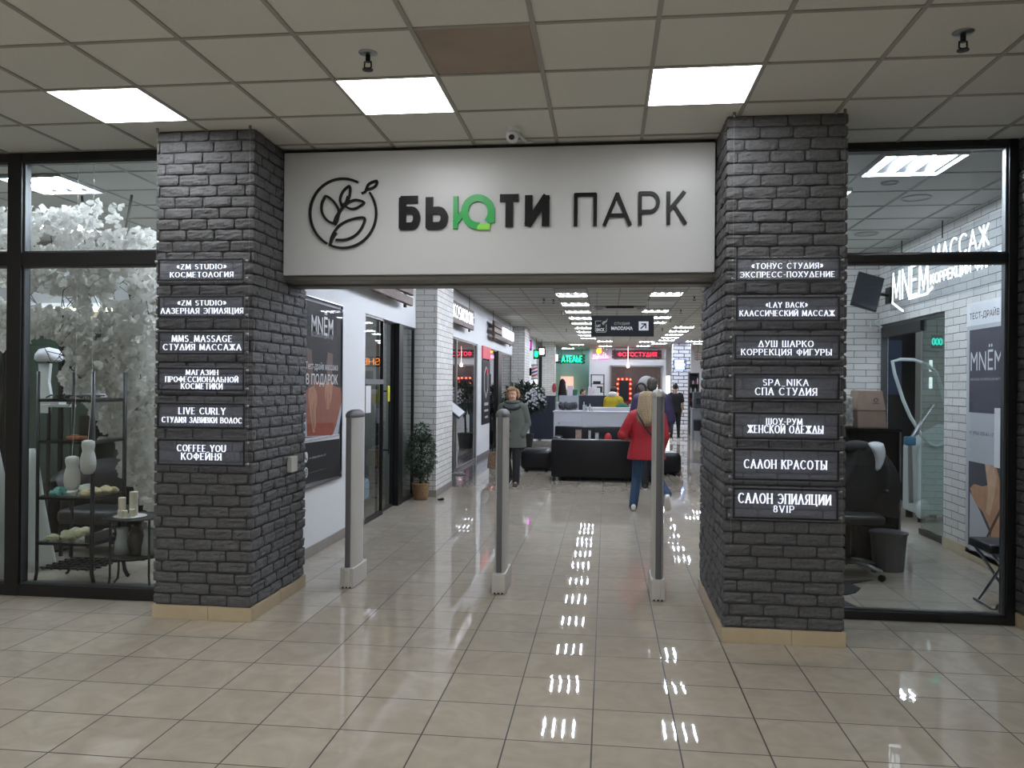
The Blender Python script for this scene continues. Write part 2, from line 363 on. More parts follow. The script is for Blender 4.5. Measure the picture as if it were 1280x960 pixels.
def letters(mb, text, o, u, v, t, w, h, thick=.16, thin=.06, serif=0, gap=.2):
    "lay text in strokes along u from o, fitted to width w and cap height h"
    tot = sum(GLY[c][0] for c in text) + gap*(len(text)-1)
    sx = w/tot; x = 0
    wf = lambda d: (thin + (thick-thin)*abs(d.y)**1.2)*h
    for c in text:
        gw, st = GLY[c]
        for pl in st:
            P = [((x+a)*sx, b*h) for a, b in pl]
            cl = len(P) > 6 and abs(P[0][0]-P[-1][0])+abs(P[0][1]-P[-1][1]) < 1e-6
            mb.ribbon(P, wf, o, u, v, t, closed=cl)
            if serif and not cl:
                for e, q in ((0, 1), (-1, -2)):
                    a, b = P[e]; d = Vector((P[q][0]-a, P[q][1]-b))
                    if d.length > 1e-6 and abs(d.normalized().y) > .6 and (abs(b) < 1e-6 or abs(b-h) < 1e-6):
                        mb.ribbon([(a-serif*h, b), (a+serif*h, b)], thin*h*1.25, o, u, v, t, caps=False)
        x += gw + gap
    return mb
# ------------------------------------------------------------------ materials of the place
mat('white_wall', '#d3d6d8', .6, bump=.05, bscale=120); mat('lobby_wall', '#b9b2a6', .6)
mat('black_frame', '#0c0d0e', .35); mat('dark_metal', '#16181a', .4, metal=.6); mat('steel', '#9a9da0', .3, metal=1); mat('grey_metal', '#76756f', .45, metal=.4)
mat('grid_bar', '#97958d', .5); mat('beige_tile', '#b5a68b', .3, var=.08, bscale=6); mat('grey_base_tile', '#85807a', .3, var=.08, bscale=9)
mat('cream_plastic', '#b9b8b2', .4); mat('grey_plastic', '#5c5d60', .5); mat('white_plastic', '#d6d8da', .35)
mat('sign_face', '#b9bbbb', .32, bump=.04, bscale=900); mat('black_acrylic', '#0c0d0f', .35, spec=.25); mat('green_acrylic', '#0d9440', .3, emit=.12); mat('lime_acrylic', '#7cc443', .3, emit=.12)
mat('plate_glow', '#f4f6ff', .4, emit=.95, ecol='#eef2ff'); mat('border_black', '#0b0c0e', .35)
glass_mat('acrylic_plate', (.95, .955, .97), .35, .1, '#a9b0c2', rough=.12); glass_mat('shop_glass', (.80, .84, .83), 1.3); glass_mat('clear_glass', (.9, .92, .92), 1.3); glass_mat('mirror_glass', (.55, .57, .57), 2.2)
glass_mat('green_glass', (.70, .78, .75), 1.3); glass_mat('dark_green_glass', (.28, .36, .33), 1.3)
floor_mat('floor_tile', '#aaa193', '#1a1817', .39785, .40441, -1.24756, 4.91239)
floor_mat('floor_band', '#5a565c', '#3a3838', .39785, .40441, -1.24756, 4.91239, rough=.09)
def ceil_mat(name, col):
    m = mat(name, col, .8, bump=.12, bscale=260); nt = m.node_tree; L = nt.links.new; b = nt.nodes['Principled BSDF']
    geo = nt.nodes.new('ShaderNodeNewGeometry'); mp = nt.nodes.new('ShaderNodeVectorMath'); mp.operation = 'SUBTRACT'; mp.inputs[1].default_value = (-3.36854, 3.25158, 0); L(geo.outputs['Position'], mp.inputs[0])
    dv = nt.nodes.new('ShaderNodeVectorMath'); dv.operation = 'DIVIDE'; dv.inputs[1].default_value = (.6, .6, 1); L(mp.outputs[0], dv.inputs[0])
    fl = nt.nodes.new('ShaderNodeVectorMath'); fl.operation = 'FLOOR'; L(dv.outputs[0], fl.inputs[0])
    wn = nt.nodes.new('ShaderNodeTexWhiteNoise'); wn.noise_dimensions = '2D'; L(fl.outputs[0], wn.inputs['Vector'])
    n = nt.nodes.new('ShaderNodeTexNoise'); n.inputs['Scale'].default_value = 180; n.inputs['Detail'].default_value = 3; L(geo.outputs['Position'], n.inputs['Vector'])
    ad = nt.nodes.new('ShaderNodeMath'); ad.operation = 'MULTIPLY_ADD'; ad.inputs[1].default_value = .35; L(wn.outputs['Value'], ad.inputs[0]); L(n.outputs['Fac'], ad.inputs[2])
    mr = nt.nodes.new('ShaderNodeMapRange'); mr.inputs[1].default_value = .3; mr.inputs[2].default_value = 1.05; mr.inputs[3].default_value = .88; mr.inputs[4].default_value = 1.04; L(ad.outputs[0], mr.inputs[0])
    mx = nt.nodes.new('ShaderNodeMix'); mx.data_type = 'RGBA'; mx.blend_type = 'MULTIPLY'; mx.inputs[0].default_value = 1; mx.inputs[6].default_value = hexc(col)
    L(mr.outputs[0], mx.inputs[7]); L(mx.outputs[2], b.inputs['Base Color'])
ceil_mat('ceiling_tile', '#d6d7d0')
mat('stained_tile', '#9a8d82', .85, var=.1, bscale=3)
brick_mat('white_brick', '#c9c8c4', '#6f6e6d', .30, .082, ms=.0045, bump=.5)
brick_mat('thin_white_brick', '#cfd2d2', '#8a8d8e', .30, .082, ms=.004, bump=.5)
# dark painted brick: real relief is modelled, the material only carries the paint
mat('dark_brick', '#515254', .68, bump=.35, bscale=70, var=.16); mat('dark_mortar', '#3a3b3d', .8)

# ------------------------------------------------------------------ structure
b = MB(); b.face([(-9, -6, 0), (9, -6, 0), (9, 41, 0), (-9, 41, 0)]); struct(b.build('floor', 'floor_tile'), 'glossy beige square floor tiles with dark joints', 'floor')
b = MB(); b.face([(-9, -6, H), (-9, 41, H), (9, 41, H), (9, -6, H)]); struct(b.build('ceiling', 'ceiling_tile'), 'suspended ceiling of square mineral tiles', 'ceiling')
GX, GY = -3.36854, 3.25158
b = MB()
for i in range(-9, 21):
    x = GX+.6*i; b.box(x-.012, x+.012, -6, 41, H-.007, H+.002)
for j in range(-15, 62):
    y = GY+.6*j; b.box(-9, 9, y-.012, y+.012, H-.006, H+.002)
struct(b.build('trim_1', 'grid_bar'), 'metal grid bars of the suspended ceiling', 'ceiling grid')
b = MB(); b.box(GX+.6*4+.015, GX+.6*5-.015, GY+.6+.015, GY+1.2-.015, H-.003, H+.004)
tag(b.build('ceiling_tile', 'stained_tile'), 'discoloured brownish ceiling tile in front of the entrance sign', 'ceiling tile')
def wall(name, boxes, m, label):
    b = MB()
    for q in boxes: b.box(*q)
    return struct(b.build(name, m), label, 'wall')
WX = -2.78
wall('wall_back', [(-9, 9, -6.1, -6, 0, H)], 'lobby_wall', 'lobby wall behind the viewer')
wall('wall_lobby_left', [(-9.1, -9, -6, 41, 0, H)], 'lobby_wall', 'outer wall on the left')
wall('wall_lobby_right', [(9, 9.1, -6, 41, 0, H)], 'lobby_wall', 'outer wall on the right')
wall('wall_left', [(WX-.12, WX, 5.95, 9.04, 0, H), (WX-.12, WX, 9.04, 11.5, 2.46, H), (WX-.12, WX, 12.7, 17.2, 2.52, H), (WX-.12, WX, 17.2, 17.75, 0, H), (WX-.12, WX, 17.75, 23.6, 2.52, H), (WX-.12, WX, 17.75, 19.05, 0, 1.02), (WX-.12, WX, 25.0, 33, 0, H)], 'white_wall', 'white painted corridor wall on the left with shop openings')
def baseboard(name, boxes, m, label):
    b = MB()
    for q in boxes: b.box(*q)
    return struct(b.build(name, m, bevel=.004), label, 'baseboard')
baseboard('baseboard_left', [(WX, WX+.012, 6.2, 9.03, 0, .1), (WX, WX+.012, 17.2, 19.05, 0, .1), (WX, WX+.012, 25, 33, 0, .1)], 'grey_base_tile', 'grey tile baseboard of the corridor wall')

# dark brick pillars with modelled brick relief
def brick_face(mb, o, u, n, W, z0, z1, row, seed, bl=.208):
    rnd = random.Random(seed); o, u, n = Vector(o), Vector(u), Vector(n); up = Vector((0, 0, 1))
    nr = int(round((z1-z0)/row)); row = (z1-z0)/nr; ph = 0
    for r in range(nr):
        x = -bl*[.45, .95, .2, .7][r % 4]*rnd.uniform(.9, 1.05); zz = z0+r*row
        while x < W:
            L_ = bl*rnd.uniform(.94, 1.05); a, c = max(x, 0), min(x+L_, W); x += L_
            if c-a < .035: continue
            g = .0052; a2, c2 = a+(g if a > 0 else 0), c-(g if c < W else 0); zb, zt = zz+g*rnd.uniform(.8, 1.2), zz+row-g*rnd.uniform(.8, 1.2)
            nx = max(3, int((c2-a2)/.02)); nz = 5; rel = .016*rnd.uniform(.7, 1.25); sk = rnd.uniform(-.004, .004); tl = rnd.uniform(-.004, .004); P = []
            for j in range(nz+3):
                rowp = []
                for i in range(nx+3):
                    fi = min(max((i-1)/nx, 0), 1); fj = min(max((j-1)/nz, 0), 1); edge = i in (0, nx+2) or j in (0, nz+2); ring = i in (1, nx+1) or j in (1, nz+1)
                    p = a2+(c2-a2)*fi; q = zb+(zt-zb)*fj + sk*(fi-.5)
                    w = o+u*p+up*q; k = w*1.0
                    d = noise.noise(Vector((k.x*14, k.y*14, k.z*45+seed))) * .006 + noise.noise(Vector((k.x*40, k.y*40, k.z*80))) * .003 + tl*(fj-.5)*2
                    wob = noise.noise(Vector((k.x*30, k.z*30, k.y*30+5)))*.0035
                    if edge: h = -.002
                    elif ring: h = rel*.72 + d*.6; q += wob*(1 if j > 2 else -1); p += wob*(1 if i > 2 else -1)
                    else: h = rel + d
                    if (i in (0, 1, nx+1, nx+2)) and (j in (0, 1, nz+1, nz+2)): p += .004*(1 if i < 3 else -1); q += .0035*(1 if j < 3 else -1)
                    rowp.append(o+u*p+up*q+n*h)
                P.append(rowp)
            mb.grid(P)
def pillar(name, x0, x1, y0, y1, label, seed, faces='FRLB'):
    p = thing(name, label, 'pillar', ((x0+x1)/2, (y0+y1)/2, 0)); p['kind'] = 'structure'
    e = .012
    b = MB(); b.box(x0+e, x1-e, y0+e, y1-e, 0, H); b.build('mortar_core', 'dark_mortar', p)
    b = MB(); z0 = .098
    if 'F' in faces: brick_face(b, (x0, y0+e, 0), (1, 0, 0), (0, -1, 0), x1-x0, z0, H, .0765, seed)
    if 'R' in faces: brick_face(b, (x1-e, y0, 0), (0, 1, 0), (1, 0, 0), y1-y0, z0, H, .0765, seed+11)
    if 'L' in faces: brick_face(b, (x0+e, y1, 0), (0, -1, 0), (-1, 0, 0), y1-y0, z0, H, .0765, seed+22)
    if 'B' in faces: brick_face(b, (x1, y1-e, 0), (-1, 0, 0), (0, 1, 0), x1-x0, z0, H, .0765, seed+33)
    b.build('brickwork', 'dark_brick', p)
    b = MB(); t = .008; m = (x0+x1)/2+.05
    for q in ((x0-t, m-.0015), (m+.0015, x1+t)): b.box(q[0], q[1], y0-t, y0+.02, 0, .096)
    ym = (y0+y1)/2
    for q in ((y0+.021, ym-.0015), (ym+.0015, y1+t)):
        b.box(x0-t, x0+.02, q[0], q[1], 0, .096); b.box(x1-.02, x1+t, q[0], q[1], 0, .096)
    b.build('base_tiles', 'beige_tile', p, bevel=.002)
    return p
pillar('brick_pillar', -3.125, -2.415, 5.27, 6.26, 'dark grey painted brick pillar left of the entrance', 1, 'FRL')
pillar('brick_pillar', .758, 1.508, 5.30, 6.62, 'dark grey painted brick pillar right of the entrance', 5, 'FLR')
pillar('brick_pillar', 2.845, 3.65, 5.30, 6.06, 'dark grey brick pillar at the right edge beyond the shop window', 9, 'FL')

# entrance sign box
sg = thing('entrance_sign', 'big white sign box with leaf emblem and black lettering over the entrance', 'sign', (-.82, 5.98, 2.44))
SY = 5.75; SX0, SX1, SZ0, SZ1 = -2.405, .745, 2.446, 3.36
b = MB(); b.box(SX0, SX1, SY, 6.18, SZ0, SZ1); b.build('sign_box', 'sign_face', sg, bevel=.006)
b = MB(); b.box(SX0, SX1, SY+.02, 6.2, SZ1, H-.008); b.build('top_gap_strip', 'black_frame', sg)
# roller shutter soffit under the sign
b = MB(); b.box(SX0-.02, SX1+.02, SY+.05, 6.0, SZ0-.035, SZ0); b.box(SX0-.06, SX1+.05, 6.02, 6.2, SZ0-.05, SZ0); b.box(SX0-.06, SX1+.05, 6.0, 6.02, SZ0-.02, SZ0)
struct(b.build('trim_2', 'grey_metal', bevel=.004), 'grey metal roller shutter soffit under the entrance sign', 'shutter housing')
# emblem and letters, traced on the sign's face
O_ = (0, SY, 0); U_, V_, T_ = (1, 0, 0), (0, 0, 1), (0, -.018, 0)
def sp(x, y):
    p = at(340+x/2.2857, 160+y/2.2857, 1, SY-.018); return (p.x, p.z)
def smooth(P, n=6, closed=False):
    out = []; m = len(P)
    for i in range(m if closed else m-1):
        p0 = P[i-1] if (i or closed) else P[0]; p1 = P[i]; p2 = P[(i+1) % m]; p3 = P[(i+2) % m] if (i+2 < m or closed) else P[-1]
        for k in range(n):
            t = k/n
            out.append(tuple(.5*((2*p1[q])+(-p0[q]+p2[q])*t+(2*p0[q]-5*p1[q]+4*p2[q]-p3[q])*t*t+(-p0[q]+3*p1[q]-3*p2[q]+p3[q])*t**3) for q in range(2)))
    if not closed: out.append(tuple(P[-1]))
    return out
b = MB(); lw = .0165
def stroke(P, sm=True, cl=False, w=lw):
    Q = [sp(*p) for p in P]
    if sm: Q = smooth(Q, 6, cl)
    b.ribbon(Q, w, O_, U_, V_, T_, closed=cl)
def arcp(cx, cy, rx, ry, a0, a1, n=40): return [(cx+rx*math.cos(math.radians(a0+(a1-a0)*i/n)), cy-ry*math.sin(math.radians(a0+(a1-a0)*i/n))) for i in range(n+1)]
stroke(arcp(202, 243, 94, 99, 240, 64), False); stroke(arcp(202, 243, 95, 99, 36, -114), False)
stroke([(165,334),(171,308),(190,280),(222,262),(262,256),(258,280),(240,304),(212,318),(183,319)]); stroke([(165,334),(172,316),(182,300)]) 
stroke([(180,274),(158,264),(143,243),(141,220),(147,203),(154,194),(170,204),(184,222),(190,240),(186,262),(180,274)])
stroke([(176,272),(182,254),(194,236),(208,218),(216,196)])
stroke([(199,222),(194,204),(199,186),(210,172),(221,166),(222,184),(216,206),(199,222)])
stroke([(206,222),(222,210),(240,205),(262,212),(246,226),(226,231),(206,222)]); stroke([(206,222),(196,234),(188,250)])
stroke([(268,176),(274,162),(284,155),(299,151),(296,164),(284,172),(268,176)]); stroke([(268,176),(265,182),(257,186)])
b.build('emblem', 'black_acrylic', sg)
def box2(x0, x1, yt, yb):  # letter frame from crop pixels
    a = sp(x0, yb); c = sp(x1, yt); return a[0], a[1], c[0], c[1]
HW = .054
b = MB()
def lett(mb, strokes, x0, x1, yt, yb, w, caps=True):
    a0, c0, a1, c1 = box2(x0, x1, yt, yb); W_, H_ = a1-a0, c1-c0
    for P in strokes:
        Q = [(a0+w/2+p[0]*(W_-w), c0+w/2+p[1]*(H_-w)) for p in P]
        cl = len(Q) > 6 and abs(Q[0][0]-Q[-1][0])+abs(Q[0][1]-Q[-1][1]) < 1e-6
        mb.ribbon(Q, w, O_, U_, V_, T_, closed=cl, caps=caps)
RB = lambda y0, y1: [(0, y1), (.62, y1)] + _arc(.62, (y0+y1)/2, .38, (y1-y0)/2, 90, -90, 10) + [(.62, y0), (0, y0)]
lett(b, [[(.92,1),(0,1),(0,0)], RB(0,.6)], 362, 424, 193, 291, HW)
lett(b, [[(0,1),(0,0)], RB(0,.58)], 438, 503, 192, 290, HW)
lett(b, [[(0,1),(1,1)], [(.5,1),(.5,0)]], 646, 709, 188, 287, HW)
lett(b, [[(0,1),(0,.02),(1,.98),(1,0)]], 722, 793, 186, 285, HW)
b.build('bold_lettering', 'black_acrylic', sg); b = MB()
lt = .026
lett(b, [[(0,0),(0,1),(1,1),(1,0)]], 862, 929, 184, 282, lt); lett(b, [[(0,0),(.5,1),(1,0)], [(.15,.3),(.85,.3)]], 945, 1028, 182, 281, lt)
lett(b, [[(0,0),(0,1)], [(0,1),(.55,1)]+_arc(.55,.7,.45,.3,90,-90,12)+[(.55,.4),(0,.4)]], 1046, 1109, 180, 279, lt); lett(b, [[(0,0),(0,1)], [(.92,1),(.03,.42)], [(.3,.6),(1,0)]], 1127, 1186, 178, 277, lt)
b.build('thin_lettering', 'black_acrylic', sg)
b = MB(); lett(b, [[(0,1),(0,0)]], 517, 641, 190, 290, .034)
Q = [sp(*p) for p in arcp(588, 239, 38, 40, -36, 268, 40)]; b.ribbon(Q, .05, O_, U_, V_, T_)
Q = [sp(*p) for p in [(524,268),(554,232)]]; b.ribbon(Q, .04, O_, U_, V_, T_)
Q = [sp(*p) for p in [(626,236),(626,264)]]; b.ribbon(Q, .05, O_, U_, V_, T_)
b.build('green_letter', 'green_acrylic', sg)['label'] = 'green letter'
b = MB(); b.prism([sp(*p) for p in [(586,282),(593,274),(623,274),(621,290),(586,290)]], O_, U_, V_, (0, -.02, 0)); b.build('lime_accent', 'lime_acrylic', sg)['label'] = 'light green accent'

# acrylic plates on the pillars
def plate(side, x0, x1, y0, y1, lines, ys, label, lower=()):
    PY = ys; a = at(x0, y1, 1, PY); c = at(x1, y0, 1, PY)
    p = thing('name_plate', label, 'sign', ((a.x+c.x)/2, PY, (a.z+c.z)/2), 0, 'clear acrylic name plates on the '+side+' pillar')
    b = MB(); b.box(a.x, c.x, PY-.003, PY+.003, a.z, c.z); b.build('acrylic_panel', 'acrylic_plate', p)
    b = MB(); w = .012; i = .008
    b.box(a.x+i, c.x-i, PY-.008, PY-.003, a.z+i, a.z+i+w); b.box(a.x+i, c.x-i, PY-.008, PY-.003, c.z-i-w, c.z-i)
    b.box(a.x+i, a.x+i+w, PY-.008, PY-.003, a.z+i+w, c.z-i-w); b.box(c.x-i-w, c.x-i, PY-.008, PY-.003, a.z+i+w, c.z-i-w)
    b.build('black_border', 'border_black', p)
    b = MB()
    for k, (s, lx0, ly0, lx1, ly1) in enumerate(lines):
        q = at(lx0, ly1, 1, PY-.009); r = at(lx1, ly0, 1, PY-.009); h = r.z-q.z
        letters(b, s, (q.x, PY-.0035, (q.z+at(lx1, ly1, 1, PY-.009).z)/2+h*.07), (1, 0, 0), (0, 0, 1), (0, -.005, 0), r.x-q.x, h*.86, thick=.135, thin=.055, serif=.1, gap=.36)
    b.build('lettering', 'plate_glow', p)
    for x in (a.x-.012, c.x+.012):
        for z in (a.z+.025, c.z-.025):
            b = MB(); b.tube([(x, PY, z-.008), (x, PY, z+.008)], .007, 10); b.tube([(x, PY, z), (x+(.016 if x < a.x else -.016), PY, z)], .004, 8); b.build('clamp', 'steel', p, smooth=True)
    return p
LPY, RPY = 5.20, 5.23
def L3(s, x0, y0, x1, y1): return (s, x0/3, 160+y0/3, x1/3, 160+y1/3)
def L4(s, x0, y0, x1, y1): return (s, x0/3, 460+y0/3, x1/3, 460+y1/3)
def R3(s, x0, y0, x1, y1): return (s, 880+x0/3, 160+y0/3, 880+x1/3, 160+y1/3)
def R4(s, x0, y0, x1, y1): return (s, 880+x0/2.667, 460+y0/2.667, 880+x1/2.667, 460+y1/2.667)
plate('left', 196.5, 307, 321.5, 353, [L3('«ZM STUDIO»',663,508,847,530), L3('КОСМЕТОЛОГИЯ',638,537,873,560)], LPY, 'clear acrylic plate reading ZM STUDIO КОСМЕТОЛОГИЯ, topmost on the left pillar')
plate('left', 196.5, 307, 368.5, 398.5, [L3('«ZM STUDIO»',666,645,846,666), L3('ЛАЗЕРНАЯ ЭПИЛЯЦИЯ',603,673,911,697)], LPY, 'clear acrylic plate reading ZM STUDIO ЛАЗЕРНАЯ ЭПИЛЯЦИЯ on the left pillar')
plate('left', 196.5, 307.5, 413, 444.5, [L3('MMS_MASSAGE',645,777,868,803), L3('СТУДИЯ МАССАЖА',612,810,902,834)], LPY, 'clear acrylic plate reading MMS_MASSAGE СТУДИЯ МАССАЖА on the left pillar')
plate('left', 196, 307.5, 458.5, 489.5, [L4('МАГАЗИН',697,7,816,27), L4('ПРОФЕССИОНАЛЬНОЙ',620,34,891,54), L4('КОСМЕТИКИ',679,58,832,80)], LPY, 'clear acrylic plate reading МАГАЗИН ПРОФЕССИОНАЛЬНОЙ КОСМЕТИКИ, three lines of text')
plate('left', 195.5, 308, 503, 536, [L4('LIVE CURLY',670,150,843,175), L4('СТУДИЯ ЗАВИВКИ ВОЛОС',607,188,905,207)], LPY, 'clear acrylic plate reading LIVE CURLY студия завивки волос')
plate('left', 195.5, 308, 549, 582.5, [L4('COFFEE YOU',664,291,844,315), L4('КОФЕЙНЯ',680,321,828,346)], LPY, 'clear acrylic plate reading COFFEE YOU КОФЕЙНЯ, lowest on the left pillar')
plate('right', 918, 1052, 320, 353.5, [R3('«ТОНУС СТУДИЯ»',180,503,446,528), R3('ЭКСПРЕСС-ПОХУДЕНИЕ',137,535,490,560)], RPY, 'clear acrylic plate reading ТОНУС СТУДИЯ ЭКСПРЕСС-ПОХУДЕНИЕ, topmost on the right pillar')
plate('right', 918, 1051.5, 369, 403.5, [R3('«LAY BACK»',233,652,388,674), R3('КЛАССИЧЕСКИЙ МАССАЖ',135,682,489,706)], RPY, 'clear acrylic plate reading LAY BACK КЛАССИЧЕСКИЙ МАССАЖ')
plate('right', 916, 1051.5, 417, 451.5, [R3('ДУШ ШАРКО',206,797,410,822), R3('КОРРЕКЦИЯ ФИГУРЫ',141,829,478,853)], RPY, 'clear acrylic plate reading ДУШ ШАРКО КОРРЕКЦИЯ ФИГУРЫ')
plate('right', 915, 1051, 466, 500.5, [R4('SPA_NIKA',198,38,348,60), R4('СПА СТУДИЯ',172,67,376,92)], RPY, 'clear acrylic plate reading SPA_NIKA СПА СТУДИЯ on the right pillar')
plate('right', 914.5, 1050.5, 515, 550, [R4('ШОУ-РУМ',209,169,327,190), R4('ЖЕНСКОЙ ОДЕЖДЫ',147,194,397,219)], RPY, 'clear acrylic plate reading ШОУ-РУМ ЖЕНСКОЙ ОДЕЖДЫ')
plate('right', 914.5, 1050.5, 561, 601, [R4('САЛОН КРАСОТЫ',135,311,409,338)], RPY, 'clear acrylic plate reading САЛОН КРАСОТЫ, one line of text')
plate('right', 914, 1049.5, 610.5, 649, [R4('САЛОН ЭПИЛЯЦИИ',116,426,422,455), R4('8VIP',233,460,300,483)], RPY, 'clear acrylic plate reading САЛОН ЭПИЛЯЦИИ 8VIP, lowest on the right pillar')
for s, xs, PY, z0 in (('left', (193.8, 309.8), LPY, 1.05), ('right', (915, 1053.6), RPY, .62)):
    for k, px in enumerate(xs):
        x = at(px, 480, 1, PY).x
        b = MB(); b.tube([(x, PY, z0), (x, PY, H-.005)], .0009, 6); b.lathe([(.001, -.03), (.009, -.03), (.009, 0), (.001, 0)], (x, PY, H-.002), 12)
        tag(b.build('suspension_cable', 'grey_metal'), 'thin steel cable holding the %s edges of the plates on the %s pillar' % ('left right'.split()[k], s), 'cable', 'steel cables of the name plates')

# anti-theft gate antennas
def antenna(xc, yf, h, label):
    a = thing('security_antenna', label, 'security gate', (xc, yf+.17, 0), 0, 'white security antennas across the entrance')
    w, d = .046, .34
    def ring(z, w, d, y0=0): return [Vector((math.copysign(abs(math.cos(t))**.8, math.cos(t))*w, y0+math.copysign(abs(math.sin(t))**.75, math.sin(t))*d/2, z)) for t in [2*PI*k/32 for k in range(32)]]
    b = MB(); b.loft([ring(.15, w, d), ring(h-.06, w, d)]); b.build('column', 'cream_plastic', a, smooth=False, local=True, bevel=.002)
    b = MB(); b.rbox(-.021, .021, -d/2-.006, -d/2+.02, .165, h-.055, .005); b.build('front_strip', 'grey_plastic', a, local=True, smooth=True)['label'] = 'dark grey front strip'
    b = MB(); b.loft([ring(h-.062, w+.004, d+.012), ring(h-.035, w+.004, d+.012), ring(h-.012, w*.8, d*.85), ring(h, w*.4, d*.5), ring(h+.002, w*.05, d*.05)]); b.build('cap', 'grey_plastic' if h < 1.5 else 'cream_plastic', a, local=True, smooth=True)
    b = MB(); b.rbox(-w-.008, w+.008, -d/2-.02, d/2+.02, 0, .16, .008); b.build('base', 'cream_plastic', a, local=True)
    b = MB(); b.box(-.02, .02, -d/2-.026, -d/2-.01, .02, .15); b.build('base_cover', 'cream_plastic', a, local=True, bevel=.004)
    b = MB()
    for x in (-.03, 0, .03): b.tube([(x, -d/2-.024, .008), (x, -d/2-.012, .008)], .007, 8)
    b.build('floor_bolt', 'dark_metal', a, local=True)
    return a
antenna(-2.06, 6.27, 1.43, 'white security antenna nearest the left wall poster'); antenna(-.83, 6.27, 1.45, 'middle white security antenna in front of the woman in the grey coat'); antenna(.405, 6.25, 1.62, 'tallest white security antenna, beside the woman in the red jacket')

# ------------------------------------------------------------------ ceiling lamps
panel_mat('lobby_diffuser', PANEL_LOBBY, 4, '#fbfcff', lo=.8); panel_mat('shop_diffuser', PANEL_SHOP, 4, '#eef4ff', lo=.25)
mat('lamp_tube', '#ffffff', .5, emit=PANEL_HALL*2.6, ecol='#eaf1ff'); mat('lamp_reflector', '#4c4e52', .5); mat('lamp_frame', '#c9c9c6', .4)
mat('shop_tube_dim', '#ffffff', .5, emit=PANEL_SHOP*.34, ecol='#e6efff'); mat('shop_reflector', '#1c1d20', .5); mat('shop_tube', '#ffffff', .5, emit=PANEL_SHOP*1.3, ecol='#e6efff'); mat('louver_metal', '#b9bcc0', .25, metal=.8)
def lobby_lamp(x, y, label, m='lobby_diffuser', grp='lit square ceiling panels of the lobby'):
    t = thing('ceiling_light', label, 'ceiling light', (x, y, H), 0, grp)
    b = MB(); e = .288; f = .297
    for q in ((-f, f, -f, -e), (-f, f, e, f), (-f, -e, -e, e), (e, f, -e, e)): b.box(q[0], q[1], q[2], q[3], -.009, -.001)
    b.build('frame', 'lamp_frame', t, local=True)
    b = MB(); b.box(-e, e, -e, e, -.007, -.002); b.build('diffuser', m, t, local=True)
    return t
def hall_lamp(x, y, label, grp, tube='lamp_tube'):
    t = thing('ceiling_light', label, 'ceiling light', (x, y, H), 0, grp)
    b = MB(); e = .29; f = .298
    for q in ((-f, f, -f, -e), (-f, f, e, f), (-f, -e, -e, e), (e, f, -e, e)): b.box(q[0], q[1], q[2], q[3], -.03, -.001)
    b.build('frame', 'lamp_frame', t, local=True)
    b = MB(); b.box(-e, e, -e, e, -.004, -.002); b.build('reflector', 'lamp_reflector' if tube == 'lamp_tube' else 'shop_reflector', t, local=True)
    for k in range(4):
        x_ = -.2175+.145*k; b = MB(); b.tube([(x_, -.28, -.016), (x_, .28, -.016)], .0085, 8); b.build('tube', tube, t, local=True)
    return t
for j, yy in enumerate((4.75, 1.15, -.65, -2.45, -4.25)):  # only the first row is in view; the rest are added to brighten the lobby
    for i, xx in enumerate((-6.67, -4.87, -3.07, -1.27, .53, 2.33, 4.13, 5.93)):
        if j == 0 and i in (0, 1, 5, 6, 7): continue
        if (j, i) in ((1, 6), (2, 6), (2, 7), (3, 6), (3, 7), (4, 7)): continue
        lb = {(0, 2): 'lit ceiling panel nearest the left brick pillar', (0, 3): 'lit ceiling panel above the green letter of the entrance sign', (0, 4): 'lit ceiling panel nearest the right brick pillar'}.get((j, i), 'added unseen ceiling panel lighting the lobby floor behind the viewer')
        lobby_lamp(xx, yy, lb)
# ------------------------------------------------------------------ shop windows
mat('pane_bead', '#3b3f41', .4)
def shopwindow(name, x0, x1, y, posts, tz0, tz1, topz, bot, label, glass='shop_glass', pw=.11):
    w = thing(name, label, 'shop window', ((x0+x1)/2, y+.05, 0)); w['kind'] = 'structure'
    b = MB(); b.box(x0, x1, y, y+.1, 0, bot); b.build('bottom_rail', 'black_frame', w, bevel=.003)
    b = MB(); b.box(x0, x1, y, y+.1, topz, H); b.build('top_rail', 'black_frame', w, bevel=.003)
    ed = [x0] + [p for q in posts for p in q] + [x1]
    for (a, c) in posts:
        b = MB(); b.box(a, c, y-.004, y+.104, 0, H); b.build('post', 'black_frame', w, bevel=.003)
    for i in range(0, len(ed), 2):
        if ed[i+1]-ed[i] < .02: continue
        b = MB(); b.box(ed[i], ed[i+1], y, y+.1, tz0, tz1); b.build('transom', 'black_frame', w, bevel=.003)
        for (z0, z1) in ((bot, tz0), (tz1, topz)):
            b = MB(); e = .014; X0, X1 = ed[i], ed[i+1]
            for q in ((X0, X1, z0, z0+e), (X0, X1, z1-e, z1), (X0, X0+e, z0+e, z1-e), (X1-e, X1, z0+e, z1-e)): b.box(q[0], q[1], y+.02, y+.07, q[2], q[3])
            b.build('glazing_bead', 'pane_bead', w)
            b = MB(); b.face([(X0+e, y+.045, z0+e), (X1-e, y+.045, z0+e), (X1-e, y+.045, z1-e), (X0+e, y+.045, z1-e)]); b.build('pane', glass, w)
    return w
shopwindow('window_1', -9, -3.127, 5.66, [(-8.2, -8.1), (-6.45, -6.34), (-4.572, -4.455)], 2.525, 2.625, 3.32, .088, 'black framed shop window left of the left brick pillar')
shopwindow('window_2', 1.51, 2.836, 5.96, [(1.51, 1.56), (2.775, 2.835)], 2.535, 2.595, 3.345, .058, 'black framed shop window right of the right brick pillar')

